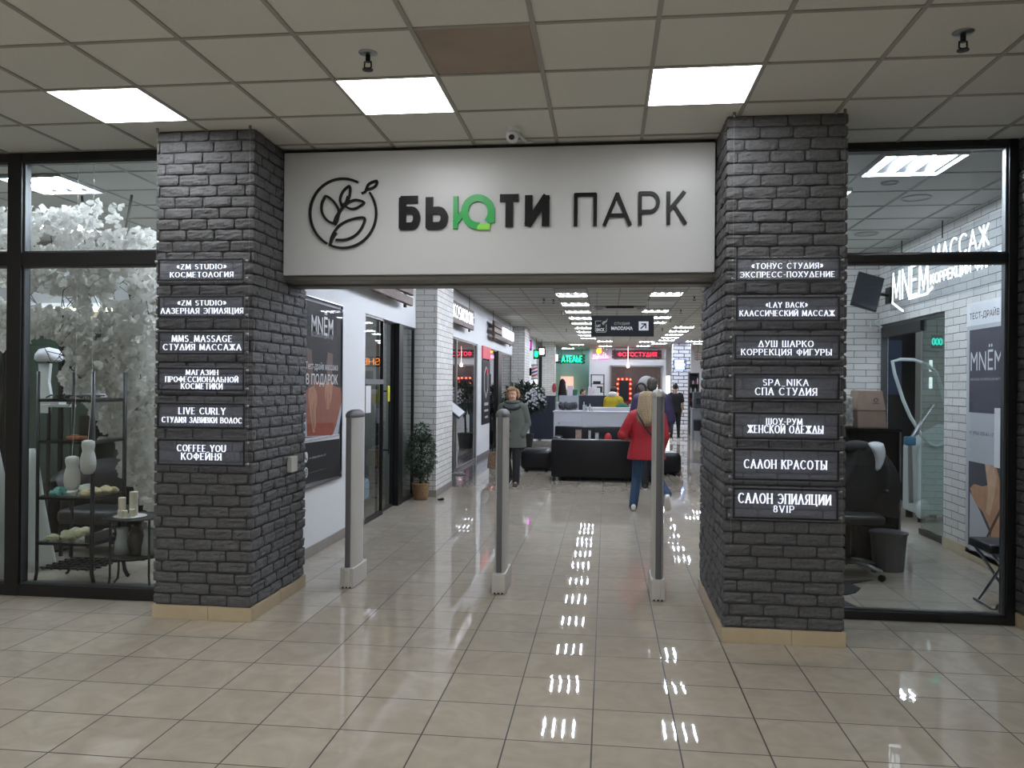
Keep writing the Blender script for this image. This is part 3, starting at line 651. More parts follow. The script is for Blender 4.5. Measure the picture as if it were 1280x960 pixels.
# ------------------------------------------------------------------ left shop
mat('shop_grey', '#9a9c98', .7); pm_ = mat('paper_leaf', '#d3d1ca', .75); nt_ = pm_.node_tree; tr_ = nt_.nodes.new('ShaderNodeBsdfTranslucent'); tr_.inputs[0].default_value = hexc('#d3d1ca'); mx_ = nt_.nodes.new('ShaderNodeMixShader'); mx_.inputs[0].default_value = .5
nt_.links.new(nt_.nodes['Principled BSDF'].outputs[0], mx_.inputs[1]); nt_.links.new(tr_.outputs[0], mx_.inputs[2]); nt_.links.new(mx_.outputs[0], nt_.nodes['Material Output'].inputs['Surface'])
mat('led_warm', '#fff2d8', .5, emit=7); mat('plush', '#d6d5d0', .95, bump=1.2, bscale=160); mat('wax', '#d8d0bd', .5)
mat('dark_leather', '#17181a', .45); mat('fabric_white', '#c9cdc9', .85, bump=.3, bscale=8); mat('wood_orange', '#a5653c', .6); mat('branch_dark', '#2b2623', .8); mat('petrol_panel', '#2d423d', .5)
wall('wall_shop_left', [(-9, -2.9, 9.3, 9.42, 0, H), (-8.1, -8, 5.8, 9.3, 0, H)], 'shop_grey', 'light grey back wall of the left shop')
hall_lamp(GX-.6*2.5, GY+.6*5.5, 'lit ceiling panel seen at the top of the left shop window', 'lit ceiling panels of the left shop', 'shop_tube_dim')
hall_lamp(GX-.6*4.5, GY+.6*8.5, 'lit ceiling panel deeper in the left shop above the white leaves', 'lit ceiling panels of the left shop', 'shop_tube')
hall_lamp(GX-.6*1.5, GY+.6*8.5, 'lit ceiling panel of the left shop close to the brick pillar', 'lit ceiling panels of the left shop', 'shop_tube')
for x, y, lb in ((-3.3, 6.95, 'added front lamp of the left shop hidden behind the brick pillar'), (-3.35, 8.0, 'added rear lamp of the left shop hidden behind the brick pillar'), (-3.2, 6.3, 'added unseen lamp of the left shop close to the glass behind the brick pillar'), (-6.9, 6.55, 'added unseen lamp of the left shop beyond the left edge of the view'), (-6.3, 6.05, 'added unseen lamp of the left shop close to the glass left of the view')):
    hall_lamp(x, y, lb, 'lit ceiling panels of the left shop', 'shop_tube')  # out of sight lamps added to light the leaves and the left shop
b = MB(); b.box(-7.6, -5.4, 9.18, 9.3, 2.56, 2.6); b.box(-7.6, -5.4, 9.16, 9.18, 2.555, 2.605); tag(b.build('wall_shelf', 'white_plastic'), 'white wall shelf high on the back wall of the left shop', 'shelf')
b = MB(); b.box(-7.6, -5.4, 9.15, 9.18, 2.5, 2.55); tag(b.build('led_strip', 'led_warm'), 'warm white light strip under the wall shelf of the left shop', 'light strip')
# green tinted glass partition
pt = thing('glass_partition', 'green tinted glass partition behind the display rack', 'glass partition', (-5.3, 7.6, 0))
b = MB(); b.box(-6.2, -4.95, 7.6, 7.61, .02, 2.1); b.build('pane', 'dark_green_glass', pt)
for x in (-6.2, -5.55, -4.97):
    b = MB(); b.box(x, x+.035, 7.585, 7.625, 0, 2.13); b.build('post', 'dark_metal', pt)
b = MB(); b.box(-6.2, -4.935, 7.585, 7.625, 2.1, 2.13); b.build('top_rail', 'dark_metal', pt)
# cascade of white paper leaves
rnd = random.Random(3)
def inside(p, poly):
    c = False; n = len(poly)
    for i in range(n):
        a, q = poly[i], poly[i-1]
        if (a[1] > p[1]) != (q[1] > p[1]) and p[0] < (q[0]-a[0])*(p[1]-a[1])/(q[1]-a[1])+a[0]: c = not c
    return c
POLY = [(-20,262),(25,258),(70,262),(112,250),(152,256),(150,282),(178,285),(200,290),(204,690),(192,668),(184,640),(170,612),(152,596),(147,548),(128,540),(116,520),(108,502),(88,494),(74,478),(84,446),(66,424),(20,436),(-20,440)]
HOLES = [(152,362,9,17),(84,340,7,6),(55,436,24,16),(150,372,13,8),(118,420,5,9),(58,300,14,9),(120,380,9,14)]
def ginkgo(mb, c, s, n, roll):
    "fan shaped leaf: notched, lobed outer edge and slightly cupped"
    n = n.normalized(); a = n.orthogonal().normalized(); a = Matrix.Rotation(roll, 3, n) @ a; q = n.cross(a)
    P = [(0, -.55)]
    for k, r in enumerate((.8, 1.0, .93, 1.03, .62, 1.02, .94, 1.0, .8)):
        t = math.radians(-28+k*29.5); P.append((r*math.cos(t), r*math.sin(t)*.8+.05))
    C0 = mb.b.verts.new(c+n*s*.12); V = [mb.b.verts.new(c+(a*x+q*y)*s+n*(rnd.uniform(-.16, .12)*s)) for x, y in P]
    for i in range(len(V)): mb.b.faces.new((C0, V[i], V[(i+1) % len(V)]))
b = MB(); cnt = 0
while cnt < 3900:
    px, py = rnd.uniform(-20, 204), rnd.uniform(250, 692)
    if not inside((px, py), POLY): continue
    if any(((px-h[0])/h[2])**2+((py-h[1])/h[3])**2 < 1 for h in HOLES) and rnd.random() < .985: continue
    if px < 93 and abs(py-(369+.16*(px-25))) < 9: continue
    if py < 330 and rnd.random() < .35+.3*(px > 100)*(py < 300): continue
    Y = rnd.uniform(6.42, 6.9)
    p = at(px, py, 1, Y)
    if p.z > H-.15: continue
    n = Vector((rnd.gauss(0, .5), -1, rnd.gauss(.1, .5)))
    ginkgo(b, p, rnd.uniform(.032, .056), n, rnd.uniform(0, 6.28)); cnt += 1
lf = thing('leaf_garland', 'cascade of white paper ginkgo leaves hanging behind the left shop window', 'leaf garland', (-4.6, 6.9, 2.2))
b.build('paper_leaves', 'paper_leaf', lf)['kind'] = 'stuff'
b = MB()
for k in range(46):
    px = rnd.uniform(15, 190); py = rnd.uniform(262, 430); Y = rnd.uniform(6.6, 7.1); P = []
    for i in range(7):
        q = at(px+rnd.uniform(-5, 9)*i*.7, py+i*rnd.uniform(8, 17), 1, Y)
        P.append(q)
    b.tube(P, .004, 5)
b.tube([(-4.9, 7.0, H-.01), (-4.8, 6.95, 2.9), (-4.6, 6.9, 2.5)], .012, 6); b.tube([(-4.4, 7.0, H-.01), (-4.45, 6.95, 2.9), (-4.3, 6.9, 2.2)], .012, 6)
b.build('branches', 'branch_dark', lf)
# grey display panel closing the view behind the leaves at the pillar
b = MB(); b.box(-5.3, -2.95, 8.1, 8.14, 0, 2.75); struct(b.build('trim_3', 'shop_grey'), 'grey display backing panel behind the leaf garland', 'panel')
# display rack
rk = thing('display_rack', 'black metal display rack with glass shelves inside the left shop window', 'rack', (-4.27, 6.05, 0))
RX0, RX1, RY0, RY1 = -4.5, -4.03, 5.92, 6.34
for x, y, s in ((RX0, RY0, -1), (RX1, RY0, 1), (RX0, RY1, -1), (RX1, RY1, 1)):
    b = MB(); b.tube([(x+s*.05, y, .012), (x+s*.035, y, .02), (x+s*.012, y, .06), (x, y, .13), (x, y, 1.72)], .017 if s > 0 else .013, 8); b.build('post', 'dark_metal', rk, smooth=True)
for z in (.36, .72, 1.17, 1.5):
    b = MB(); b.box(RX0, RX1, RY0, RY1, z, z+.008); b.build('glass_shelf', 'green_glass' if z > 1 else 'clear_glass', rk)
    b = MB(); t = .009
    for q in ((RX0, RX1, RY0-t, RY0+t), (RX0, RX1, RY1-t, RY1+t), (RX0-t, RX0+t, RY0, RY1), (RX1-t, RX1+t, RY0, RY1)): b.box(q[0], q[1], q[2], q[3], z-.022, z-.001)
    b.build('shelf_frame', 'dark_metal', rk)
b = MB()
for k in range(6): b.box(RX0, RX1, RY0+.03+k*.075, RY0+.05+k*.075, .14, .155)
for k in range(6): b.box(RX0+.04+k*.075, RX0+.055+k*.075, RY0, RY1, .142, .153)
b.build('lattice_shelf', 'dark_metal', rk)
# raw soap stones on the shelves
def stone(c, r, m, name, label, cat, grp, seed):
    b = MB(); bmesh.ops.create_icosphere(b.b, subdivisions=2, radius=1)
    for v in b.b.verts:
        k = 1+.35*noise.noise(v.co*1.3+Vector((seed*3.1, 0, 0)))
        v.co = Vector(c)+Vector((v.co.x*r*1.25*k, v.co.y*r*k, max(v.co.z, -.55)*r*.75*k+r*.42))
    return tag(b.build(name, m), label, cat, grp)
mat('stone_teal', '#4f958b', .55, var=.2, bscale=14); mat('stone_white', '#b9bbb2', .6, var=.15, bscale=14); mat('stone_cream', '#cdbf96', .6, var=.15, bscale=14); mat('stone_yellow', '#c6c4a0', .6, var=.15, bscale=14)
sid = 0
for z, spec in ((.728, (('stone_teal', -4.44, 4, 'teal'), ('stone_white', -4.29, 4, 'white'), ('stone_cream', -4.13, 5, 'cream'))), (.368, (('stone_yellow', -4.38, 7, 'pale yellow'), ('stone_white', -4.12, 3, 'white')))):
    for m, x, n, colr in spec:
        for k in range(n):
            sid += 1
            stone((x+rnd.uniform(-.05, .05)*(1.6 if n > 5 else 1), RY0+.06+.31*k/max(1, n-1), z), rnd.uniform(.032, .05), m, 'rough_stone', '%s rough stone on the %s glass shelf of the display rack' % (colr, 'middle' if z > .5 else 'lower'), 'stone', '%s stones on the %s shelf' % (colr, 'middle' if z > .5 else 'lower'), sid)
b = MB(); b.box(-4.08, -4.04, 5.9, 6.2, .368, .43); tag(b.build('wooden_tray', 'dark_leather', bevel=.004), 'small dark box beside the white stones on the lower shelf', 'box')
b = MB(); b.rbox(-4.32, -4.2, 6.0, 6.1, 1.178, 1.2, .005); b.rbox(-4.3, -4.25, 6.02, 6.07, 1.2, 1.21, .003); tag(b.build('wooden_box', 'wood_orange'), 'flat orange wooden box on the upper glass shelf', 'box')
b = MB()
for k in range(14): b.tube([(-4.46+.03*k, 5.95+rnd.uniform(0, .2), 1.512), (-4.45+.03*k, 6.0, 1.53), (-4.43+.03*k, 6.08, 1.512+rnd.uniform(0, .02))], .006, 6)
tag(b.build('silver_tray', 'dark_metal'), 'dark ornate metal tray on the top shelf of the display rack', 'tray')
b = MB(); b.rbox(-4.2, -4.06, 6.05, 6.15, 1.51, 1.53, .006); b.rbox(-4.19, -4.07, 6.06, 6.14, 1.53, 1.545, .005); tag(b.build('display_case', 'white_plastic'), 'small white box at the right end of the rack top shelf', 'box')
# round table with candles
tb = thing('round_table', 'small round black metal table carrying white candles', 'table', (-3.76, 6.0, 0))
TC = (-3.74, 6.02); TZ = at(150, 645, 1, 6.0).z
b = MB(); b.lathe([(.001, TZ-.012), (.22, TZ-.012), (.225, TZ-.006), (.22, TZ), (.001, TZ)], (TC[0], TC[1], 0), 32); b.build('tabletop', 'dark_metal', tb)
b = MB()
b.lathe([(.15, .25), (.2, .25), (.2, .262), (.15, .262)], (TC[0], TC[1], 0), 28)
for k in range(7): b.box(TC[0]-.18, TC[0]+.18, TC[1]-.15+k*.05, TC[1]-.14+k*.05, .252, .26)
b.build('lower_shelf', 'dark_metal', tb)
for k in range(4):
    a = PI/4+k*PI/2+.35; c, s = math.cos(a), math.sin(a)
    b = MB(); b.tube([(TC[0]+.2*c, TC[1]+.2*s, TZ-.01), (TC[0]+.2*c, TC[1]+.2*s, .12), (TC[0]+.21*c, TC[1]+.21*s, .05), (TC[0]+.26*c, TC[1]+.26*s, .008)], .009, 8); b.build('leg', 'dark_metal', tb, smooth=True)
b = MB(); b.lathe([(.001, TZ), (.12, TZ+.001), (.125, TZ+.004), (.12, TZ+.006), (.001, TZ+.006)], (TC[0]-.02, TC[1]-.02, 0), 24)
tag(b.build('doily', 'plush'), 'white lace mat under the candles on the round table', 'mat')
def candle(x, y, r, h, label):
    c = thing('pillar_candle', label, 'candle', (x, y, TZ+.006), 0, 'white candles on the round table')
    b = MB(); b.lathe([(.001, 0), (r, 0), (r, h-.004), (r*.75, h-.001), (r*.4, h-.006), (.001, h-.006)], (0, 0, 0), 20); b.build('wax', 'wax', c, local=True, smooth=False)
    b = MB(); b.tube([(0, 0, h-.006), (.001, 0, h+.008)], .0015, 5); b.build('wick', 'branch_dark', c, local=True)
candle(-3.83, 6.0, .028, .145, 'medium tall white candle, left one on the round table'); candle(-3.75, 6.03, .032, .19, 'tallest white candle on the round table')
candle(-3.8, 5.93, .02, .055, 'left small candle in front of the tall candles'); candle(-3.755, 5.92, .02, .055, 'middle small candle in front of the tall candles'); candle(-3.71, 5.95, .022, .062, 'right small candle in front of the tall candles')
mat('dark_vase', '#23211f', .35); mat('frosted', '#a9aeac', .6)
b = MB(); b.lathe([(.001, .265), (.045, .265), (.05, .3), (.07, .38), (.05, .45), (.03, .47), (.036, .5), (.03, .5), (.001, .47)], (TC[0]+.02, TC[1], 0), 20); tag(b.build('vase', 'dark_vase', smooth=True), 'dark patterned vase on the lower shelf of the round table', 'vase')
for k, (x, l) in enumerate(((-.11, 'left'), (.12, 'right'))):
    b = MB(); b.lathe([(.001, .265), (.06, .265), (.055, .35), (.04, .42), (.045, .47), (.04, .47), (.001, .4)], (TC[0]+x, TC[1]+.02, 0), 20); tag(b.build('frosted_vase', 'frosted', smooth=True), 'pale frosted vase on the %s side of the dark vase' % l, 'vase')
# hanging plush pouches
for px, y0, y1, top, w, lb in ((90, 570, 613, 492, .05, 'lower white plush pouch hanging on a string inside the left shop'), (110, 550, 593, 494, .048, 'upper white plush pouch hanging on a string inside the left shop')):
    a = at(px, y0, 1, 5.83); c = at(px, y1, 1, 5.83); h = a.z-c.z
    q = thing('hanging_pouch', lb, 'ornament', tuple(a), 0, 'pair of white plush pouches')
    b = MB(); b.lathe([(.001, 0), (w*.7, .02*h), (w*1.1, h*.14), (w*1.2, h*.3), (w*1.16, h*.46), (w*.98, h*.6), (w*.84, h*.68), (w*.92, h*.76), (w*1.02, h*.86), (w*.92, h*.96), (w*.5, h), (.001, h)], (c.x, c.y, c.z), 20); b.build('plush_body', 'plush', q, smooth=True)
    tp = at(px+5, top, 1, 5.85)
    b = MB(); b.tube([(a.x, a.y, a.z-.01), tp, tp+Vector((0, .0, .9)), Vector((tp.x, tp.y, H-.006))], .0022, 5); b.build('string', 'plush', q)
# dark armchair
ac = thing('tub_armchair', 'dark tub armchair behind the round table in the left shop', 'armchair', (-4.8, 7.2, 0))
b = MB()
rows = []
for t in range(0, 19):
    a = math.radians(-20+t*220/18); hh = .68+.2*math.sin(math.radians(t*10))
    rows.append([(-4.8+(.42+q)*math.cos(a), 7.2+(.24+q)*math.sin(a), z) for q, z in ((0, .16), (.07, .16), (.1, hh*.7), (.08, hh), (.02, hh+.01), (-.02, hh*.8))])
V = b.grid(rows, loop=True); b.build('shell', 'dark_leather', ac, smooth=True)
b = MB(); b.rbox(-5.12, -4.48, 6.97, 7.42, .3, .44, .05); b.build('seat', 'dark_leather', ac, smooth=True)
for x in (-5.08, -4.52):
    for y in (7.0, 7.4):
        b = MB(); b.tube([(x, y, 0), (x, y, .3)], .018, 8); b.build('leg', 'dark_metal', ac)
# white draped forms at the far left and hood lamp
def drape(x, y, h, r, label, seed):
    b = MB(); rows = []
    for i in range(12):
        t = i/11; rr = r*(1-t)**.8*(.9+.1)+.03
        rows.append([(x+rr*(1+.14*math.sin(5*a+seed+t*3)+.06*math.sin(11*a))*math.cos(a), y+rr*.7*(1+.14*math.sin(5*a+seed))*math.sin(a), t*h) for a in [2*PI*k/40 for k in range(40)]])
    b.loft(rows); return tag(b.build('draped_cloth', 'fabric_white', smooth=True), label, 'cloth')
drape(-5.0, 6.5, 1.05, .17, 'white cloth draped into a cone left of the display rack', 1); drape(-5.15, 6.05, 1.75, .3, 'tall white draped form at the left edge of the shop window', 4)
hd = thing('hood_dryer', 'white domed hood on a stand behind the display rack', 'hood dryer', (-5.3, 7.25, 0))
b = MB(); hp = at(61, 452, 1, 7.25); b.lathe([(.001, .0), (.1, .0), (.125, .02), (.12, .07), (.085, .12), (.001, .14)], tuple(hp), 24); b.build('hood', 'white_plastic', hd, smooth=True)
b = MB(); b.tube([(hp.x, hp.y, .03), (hp.x, hp.y, hp.z)], .016, 8); b.lathe([(.001, 0), (.2, 0), (.2, .02), (.02, .035), (.001, .035)], (hp.x, hp.y, 0), 20); b.build('stand', 'dark_metal', hd)
b = MB(); b.loft([[(hp.x+(sx*w_)*1, hp.y-.05+sy*.02, z) for sx, sy in ((-1, -1), (1, -1), (1, 1), (-1, 1))] for z, w_ in ((hp.z-.02, .06), (hp.z-.2, .045), (hp.z-.33, .07), (hp.z-.5, .05))]); b.build('hanging_towel', 'fabric_white', hd)
b = MB(); b.rbox(-5.45, -5.1, 7.75, 8.1, .0, 1.3, .02); b.box(-5.43, -5.12, 7.74, 7.76, .5, .52); tag(b.build('cabinet', 'petrol_panel'), 'dark green cabinet behind the white cone of cloth', 'cabinet')
# flat white tray shelf
b = MB(); p0 = at(55, 506, 1, 6.95); b.box(p0.x-.02, p0.x+.27, 6.92, 7.03, p0.z-.02, p0.z+.005); b.box(p0.x+.08, p0.x+.17, 6.92, 7.03, p0.z+.005, p0.z+.03); tag(b.build('wall_tray', 'white_plastic', bevel=.004), 'white tray beneath the domed hood in the left shop', 'tray')
b = MB(); b.tube([(p0.x+.02, 7.0, 0), (p0.x+.02, 7.0, p0.z-.02)], .01, 6); b.tube([(p0.x+.24, 7.0, 0), (p0.x+.24, 7.0, p0.z-.02)], .01, 6); tag(b.build('tray_stand', 'dark_metal'), 'thin black stand under the white tray in the left shop', 'stand')

# ------------------------------------------------------------------ right shop
wall('wall_shop_right', [(3.5, 3.62, 5.9, 8.85, 0, H), (3.5, 3.62, 8.85, 10.9, 2.46, H), (1.5, 3.62, 10.9, 11.02, 0, H)], 'white_brick', 'white brick walls of the right shop')
wall('wall_shop_partition', [(1.5, 1.6, 6.62, 10.9, 0, H)], 'white_wall', 'wall between the right shop and the corridor')
wall('wall_shop_beyond', [(6.9, 7.0, 6, 14, 0, H), (3.62, 7, 14, 14.1, 0, H), (3.62, 7, 6, 6.1, 0, H)], 'shop_grey', 'walls of the room beyond the right shop')
b = MB(); b.box(3.488, 3.5, 5.97, 8.85, 0, .11); struct(b.build('baseboard_right', 'beige_tile', bevel=.003), 'beige tile baseboard along the white brick wall', 'baseboard')
hall_lamp(GX+.6*9.5, GY+.6*5.45, 'lit ceiling panel seen at the top of the right shop window', 'lit ceiling panels of the right shop', 'shop_tube')
hall_lamp(GX+.6*15.5, GY+.6*10.5, 'lit ceiling panel in the room beyond the right shop', 'lit ceiling panels beyond the right shop', 'shop_tube')
for x, y, lb in ((1.82, 7.6, 'front lamp of the right shop hidden behind the brick pillar'), (1.85, 9.4, 'rear lamp of the right shop hidden behind the brick pillar')):
    hall_lamp(x, y, lb, 'lit ceiling panels of the right shop', 'shop_tube')
hall_lamp(4.6, 8.5, 'second lamp in the room beyond the right shop', 'lit ceiling panels beyond the right shop', 'shop_tube')
mat('spot_trim', '#a9aaa6', .4)
for (px, py, lb) in ((1145, 247, 'round recessed ceiling speaker nearest the neon sign'), (1112, 228, 'small ceiling spot beside the lit panel of the right shop'), (1083, 292, 'round ceiling speaker at the back of the right shop')):
    c = at(px, py, 2, H); r = .13 if py != 228 else .07
    b = MB(); b.lathe([(r*.82, -.001), (r*.86, -.012), (r, -.01), (r, -.001)], (c.x, c.y, H), 28); b.lathe([(.001, -.004), (r*.82, -.004), (r*.82, -.001), (.001, -.001)], (c.x, c.y, H), 28)
    tag(b.build('ceiling_speaker', 'spot_trim', smooth=False), lb, 'ceiling speaker', 'round ceiling fittings of the right shop')
# neon sign on the brick wall
ns = thing('neon_sign', 'white neon sign reading MNЁM МАССАЖ КОРРЕКЦИЯ ФИГУРЫ on the brick wall of the right shop', 'neon sign', (3.45, 8.8, 2.9))
glass_mat('sign_film', (.9, .91, .92), .15); mat('neon_white', '#ffffff', .5, emit=2.6, ecol='#eef4ff'); mat('wood_slat', '#5a4a40', .6, bump=.4, bscale=20, var=.3)
b = MB(); b.box(3.44, 3.45, 7.2, 10.3, 2.58, 3.22); b.build('clear_panel', 'sign_film', ns)
for z in (2.62, 2.8, 2.98, 3.12):
    b = MB(); b.rbox(3.46, 3.49, 6.5, 7.35, z, z+.1, .01); b.build('wooden_slat', 'wood_slat', ns)
def neon(text, y0, y1, z0, h, name, w=.16):
    b = MB(); letters(b, text, (3.436, y0, z0), (0, -1, 0), (0, 0, 1), (-.006, 0, 0), y0-y1, h, thick=w, thin=w, gap=.25); b.build(name, 'neon_white', ns)
neon('MNЁM', 10.2, 9.12, 2.7, .33, 'neon_lettering', .075); neon('МАССАЖ', 9.0, 7.74, 2.96, .19, 'neon_lettering', .08); neon('КОРРЕКЦИЯ ФИГУРЫ', 9.05, 7.36, 2.76, .1, 'neon_lettering', .11)
b = MB(); b.ribbon([(0, 0), (.35, -.13)], .02, (3.436, 10.2, 2.68), (0, -1, 0), (0, 0, 1), (-.012, 0, 0)); b.ribbon([(.55, .02), (1.05, .02), (1.2, .07)], .02, (3.436, 10.2, 2.65), (0, -1, 0), (0, 0, 1), (-.012, 0, 0)); b.build('neon_underline', 'neon_white', ns)
b = MB(); b.tube([(3.43, 8.75, 3.2), (3.43, 8.75, H-.01)], .006, 6); b.tube([(3.43, 9.9, 3.2), (3.43, 9.9, H-.01)], .006, 6); b.build('hanger_wire', 'dark_metal', ns)
# tilted black monitor
mo = thing('wall_monitor', 'black tilted monitor on the wall of the right shop under the neon sign', 'monitor', (3.03, 9.85, 2.78))
M_ = Matrix.Translation((3.03, 9.85, 2.775)) @ Matrix.Rotation(math.radians(17), 4, 'Y') @ Matrix.Rotation(math.radians(-14), 4, 'X')
b = MB(); b.box(-.15, .15, -.02, .02, -.215, .215, M_); b.build('housing', 'black_frame', mo, bevel=.004)
mat('screen_off', '#20242a', .12); b = MB(); b.box(-.14, .14, -.023, -.02, -.205, .205, M_); b.build('screen', 'screen_off', mo)
b = MB(); b.tube([(3.1, 9.9, 2.75), (3.3, 10.3, 2.8), (3.49, 10.5, 2.8)], .018, 8); b.rbox(3.47, 3.5, 10.42, 10.58, 2.7, 2.9, .005); b.build('bracket', 'dark_metal', mo)
# glass door of the right shop
dr = thing('door_1', 'glass door with black frame in the white brick wall of the right shop', 'door', (3.56, 9.9, 0)); dr['kind'] = 'structure'
b = MB(); b.box(3.53, 3.6, 8.86, 8.89, 0, 2.46); b.box(3.53, 3.6, 10.86, 10.9, 0, 2.46); b.box(3.53, 3.6, 8.86, 10.9, 2.42, 2.46); b.build('frame', 'pane_bead', dr)
b = MB(); b.box(3.555, 3.565, 8.9, 9.6, .06, 2.42); b.build('pane', 'green_glass', dr)
b = MB(); b.box(3.54, 3.58, 8.89, 9.62, .0, .06); b.build('bottom_rail', 'black_frame', dr)
b = MB(); b.box(3.535, 3.6, 9.6, 10.9, 2.3, 2.42); b.build('top_rail', 'black_frame', dr)
# white massage machine with a hoop
mm = thing('massage_machine', 'white machine with a large hoop seen through the glass door', 'machine', (4.0, 10.55, 0))
mat('machine_white', '#b9c4c4', .3)
b = MB(); b.loft([[(3.79, 10.35, z), (4.22, 10.35, z), (4.22, 10.85, z), (3.79, 10.85, z)] if z < .9 else [(3.8, 10.35, .95), (4.22, 10.35, 1.2), (4.22, 10.85, 1.2), (3.8, 10.85, .95)] for z in (.1, .5, .89, 1.0)]); b.build('body', 'machine_white', mm, bevel=.02, seg=3)
hp_ = [(3.48,1.974),(3.505,1.83),(3.548,1.698),(3.61,1.5),(3.692,1.305),(3.835,1.06),(3.92,.97),(4.0,.935),(4.08,.97),(4.135,1.1),(4.13,1.3),(4.07,1.6),(3.99,1.84),(3.88,1.94),(3.734,1.995),(3.58,2.0)]
b = MB(); b.tube([(x, 10.33, z) for x, z in hp_], .022, 8, closed=True); b.build('hoop', 'machine_white', mm, smooth=True)
for x in (3.86, 4.15):
    for y in (10.4, 10.8):
        b = MB(); b.lathe([(.001, 0), (.045, 0), (.045, .1), (.001, .1)], (x, y, 0), 12); b.build('wheel', 'dark_metal', mm)
b = MB(); b.ball((3.84, 10.33, .17), .09, .06, .12); b.build('foot_cover', 'machine_white', mm, smooth=True)
b = MB(); b.tube([(3.7, 10.3, .25), (3.68, 10.3, 1.0), (3.95, 10.32, 1.45)], .028, 8); b.build('arm', 'steel', mm, smooth=True)
mat('blue_plastic', '#2f5f78', .4); b = MB(); b.rbox(3.62, 3.74, 10.25, 10.35, .95, 1.06, .02); b.build('blue_grip', 'blue_plastic', mm, smooth=True)
mat('bluish_window', '#3c4a66', .3, emit=.08); mat('neon_teal', '#16d6c0', .4, emit=3.0); mat('dark_panel', '#1b1e22', .4)
b = MB(); b.box(3.64, 4.5, 12.4, 12.46, 0, 2.5); b.box(3.6, 3.7, 12.38, 12.4, 0, 2.5); tag(b.build('display_wall', 'dark_panel'), 'dark standing panel behind the white machine', 'panel')
b = MB(); b.box(3.85, 4.3, 12.37, 12.4, 1.55, 2.35); tag(b.build('blue_screen', 'bluish_window'), 'dim blue screen on the dark panel behind the machine', 'screen')
tl_ = thing('neon_sign', 'small teal neon stand-in for a mirrored sign seen through the right shop door', 'neon sign', (4.75, 11.6, 2.1))  # glowing rings added where a neon sign is mirrored in the glass
b = MB(); c = at(1172, 427, 1, 11.4); b.box(c.x-.07, c.x+.07, 11.42, 11.43, c.z-.09, c.z+.09); b.build('backing', 'dark_panel', tl_)
b = MB()
for k in range(3): b.ribbon(_arc(-.045+.045*k, 0, .017, .045, 90, 450, 10), .012, (c.x, 11.42, c.z), (1, 0, 0), (0, 0, 1), (0, -.012, 0), closed=True)
b.build('neon_tubing', 'neon_teal', tl_)
b = MB(); b.tube([(c.x, 11.425, c.z+.08), (c.x, 11.425, H)], .004, 6); b.build('hanger_wire', 'dark_metal', tl_)
mat('lamp_cool', '#f2f6ff', .5, emit=2.2)
wl = at(1164, 468, 1, 11.8)
for k, dz in enumerate((.12, -.12)):
    b = MB(); b.rbox(wl.x-.02, wl.x+.02, 11.8, 11.83, wl.z+dz-.08, wl.z+dz+.08, .01); tag(b.build('wall_lamp', 'lamp_cool'), '%s of two small white wall lamps beyond the glass door' % ('upper', 'lower')[k], 'wall lamp')
b = MB(); b.box(wl.x-.1, wl.x+.9, 11.83, 11.9, 0, H); struct(b.build('wall_beyond_pier', 'shop_grey'), 'grey pier in the room beyond the right shop', 'wall')
# thin unlit script on the brick back wall
b = MB()
sc = lambda x, y: (at(x, y, 1, 10.87).x, at(x, y, 1, 10.87).z)
for P in ([(1088,403),(1088,410)], [(1100,399),(1094,402),(1097,406),(1102,409),(1094,411)], [(1110,399),(1105,404),(1109,410),(1116,408),(1117,401),(1110,399)], [(1130,400),(1120,409)], [(1122,400),(1128,403),(1130,409)]):
    b.ribbon(smooth([sc(*p) for p in P], 5), .012, (0, 10.87, 0), (1, 0, 0), (0, 0, 1), (0, -.012, 0))
b.tube([(2.9, 10.88, sc(1088, 399)[1]), (2.9, 10.9, sc(1088, 399)[1])], .004, 6)
tag(b.build('script_sign', 'white_plastic'), 'thin white unlit script sign on the brick back wall', 'sign')
# poster on the brick wall
mat('poster_grey', '#aeb0b4', .5); mat('poster_dark', '#3f3f49', .5); mat('poster_ink', '#2b2b30', .5); mat('poster_white', '#d2d4d6', .5); mat('skin_tan', '#b28667', .6, var=.12, bscale=9); mat('skin_light', '#c39f83', .6, var=.1, bscale=9); mat('skin_shade', '#4c3b33', .6)
pr_ = thing('wall_poster', 'grey massage poster on the white brick wall of the right shop', 'poster', (3.49, 7.7, 1.25))
def wy(px, py): q = at(px, py, 0, 3.488); return q.y, q.z
b = MB(); b.box(3.488, 3.499, 7.0, 8.3, .06, 2.47); b.build('sheet', 'poster_grey', pr_)
b = MB(); b.box(3.4855, 3.488, 7.0, 8.3, 2.25, 2.47); b.build('title_strip', 'poster_white', pr_)
b = MB(); b.box(3.4855, 3.488, 7.0, 8.235, 1.42, 2.21); b.build('dark_field', 'poster_dark', pr_)
b = MB(); b.box(3.4855, 3.488, 7.0, 8.235, .14, .95); b.build('photo_field', 'poster_dark', pr_)
b = MB(); b.box(3.484, 3.4865, 7.1, 7.72, .94, 1.475); b.build('white_tag', 'poster_white', pr_)
YZ = ((0, -1, 0), (0, 0, 1))
def rt(s, y, z, w, h, m): return txt(s, (3.4845, y, z), YZ[0], YZ[1], w, h, .002, 'lettering', m, pr_)
rt('ТЕСТ-ДРАЙВ МАССАЖА', 8.23, 2.3, 1.12, .09, 'poster_ink'); rt('MNЁM', 8.2, 1.82, .62, .24, 'poster_white'); rt('МАССАЖ И КОРРЕКЦИЯ ФИГУРЫ', 8.2, 1.72, .66, .03, 'poster_grey'); rt('+7 (926) 033-61-17', 8.23, 1.2, .5, .045, 'poster_ink')
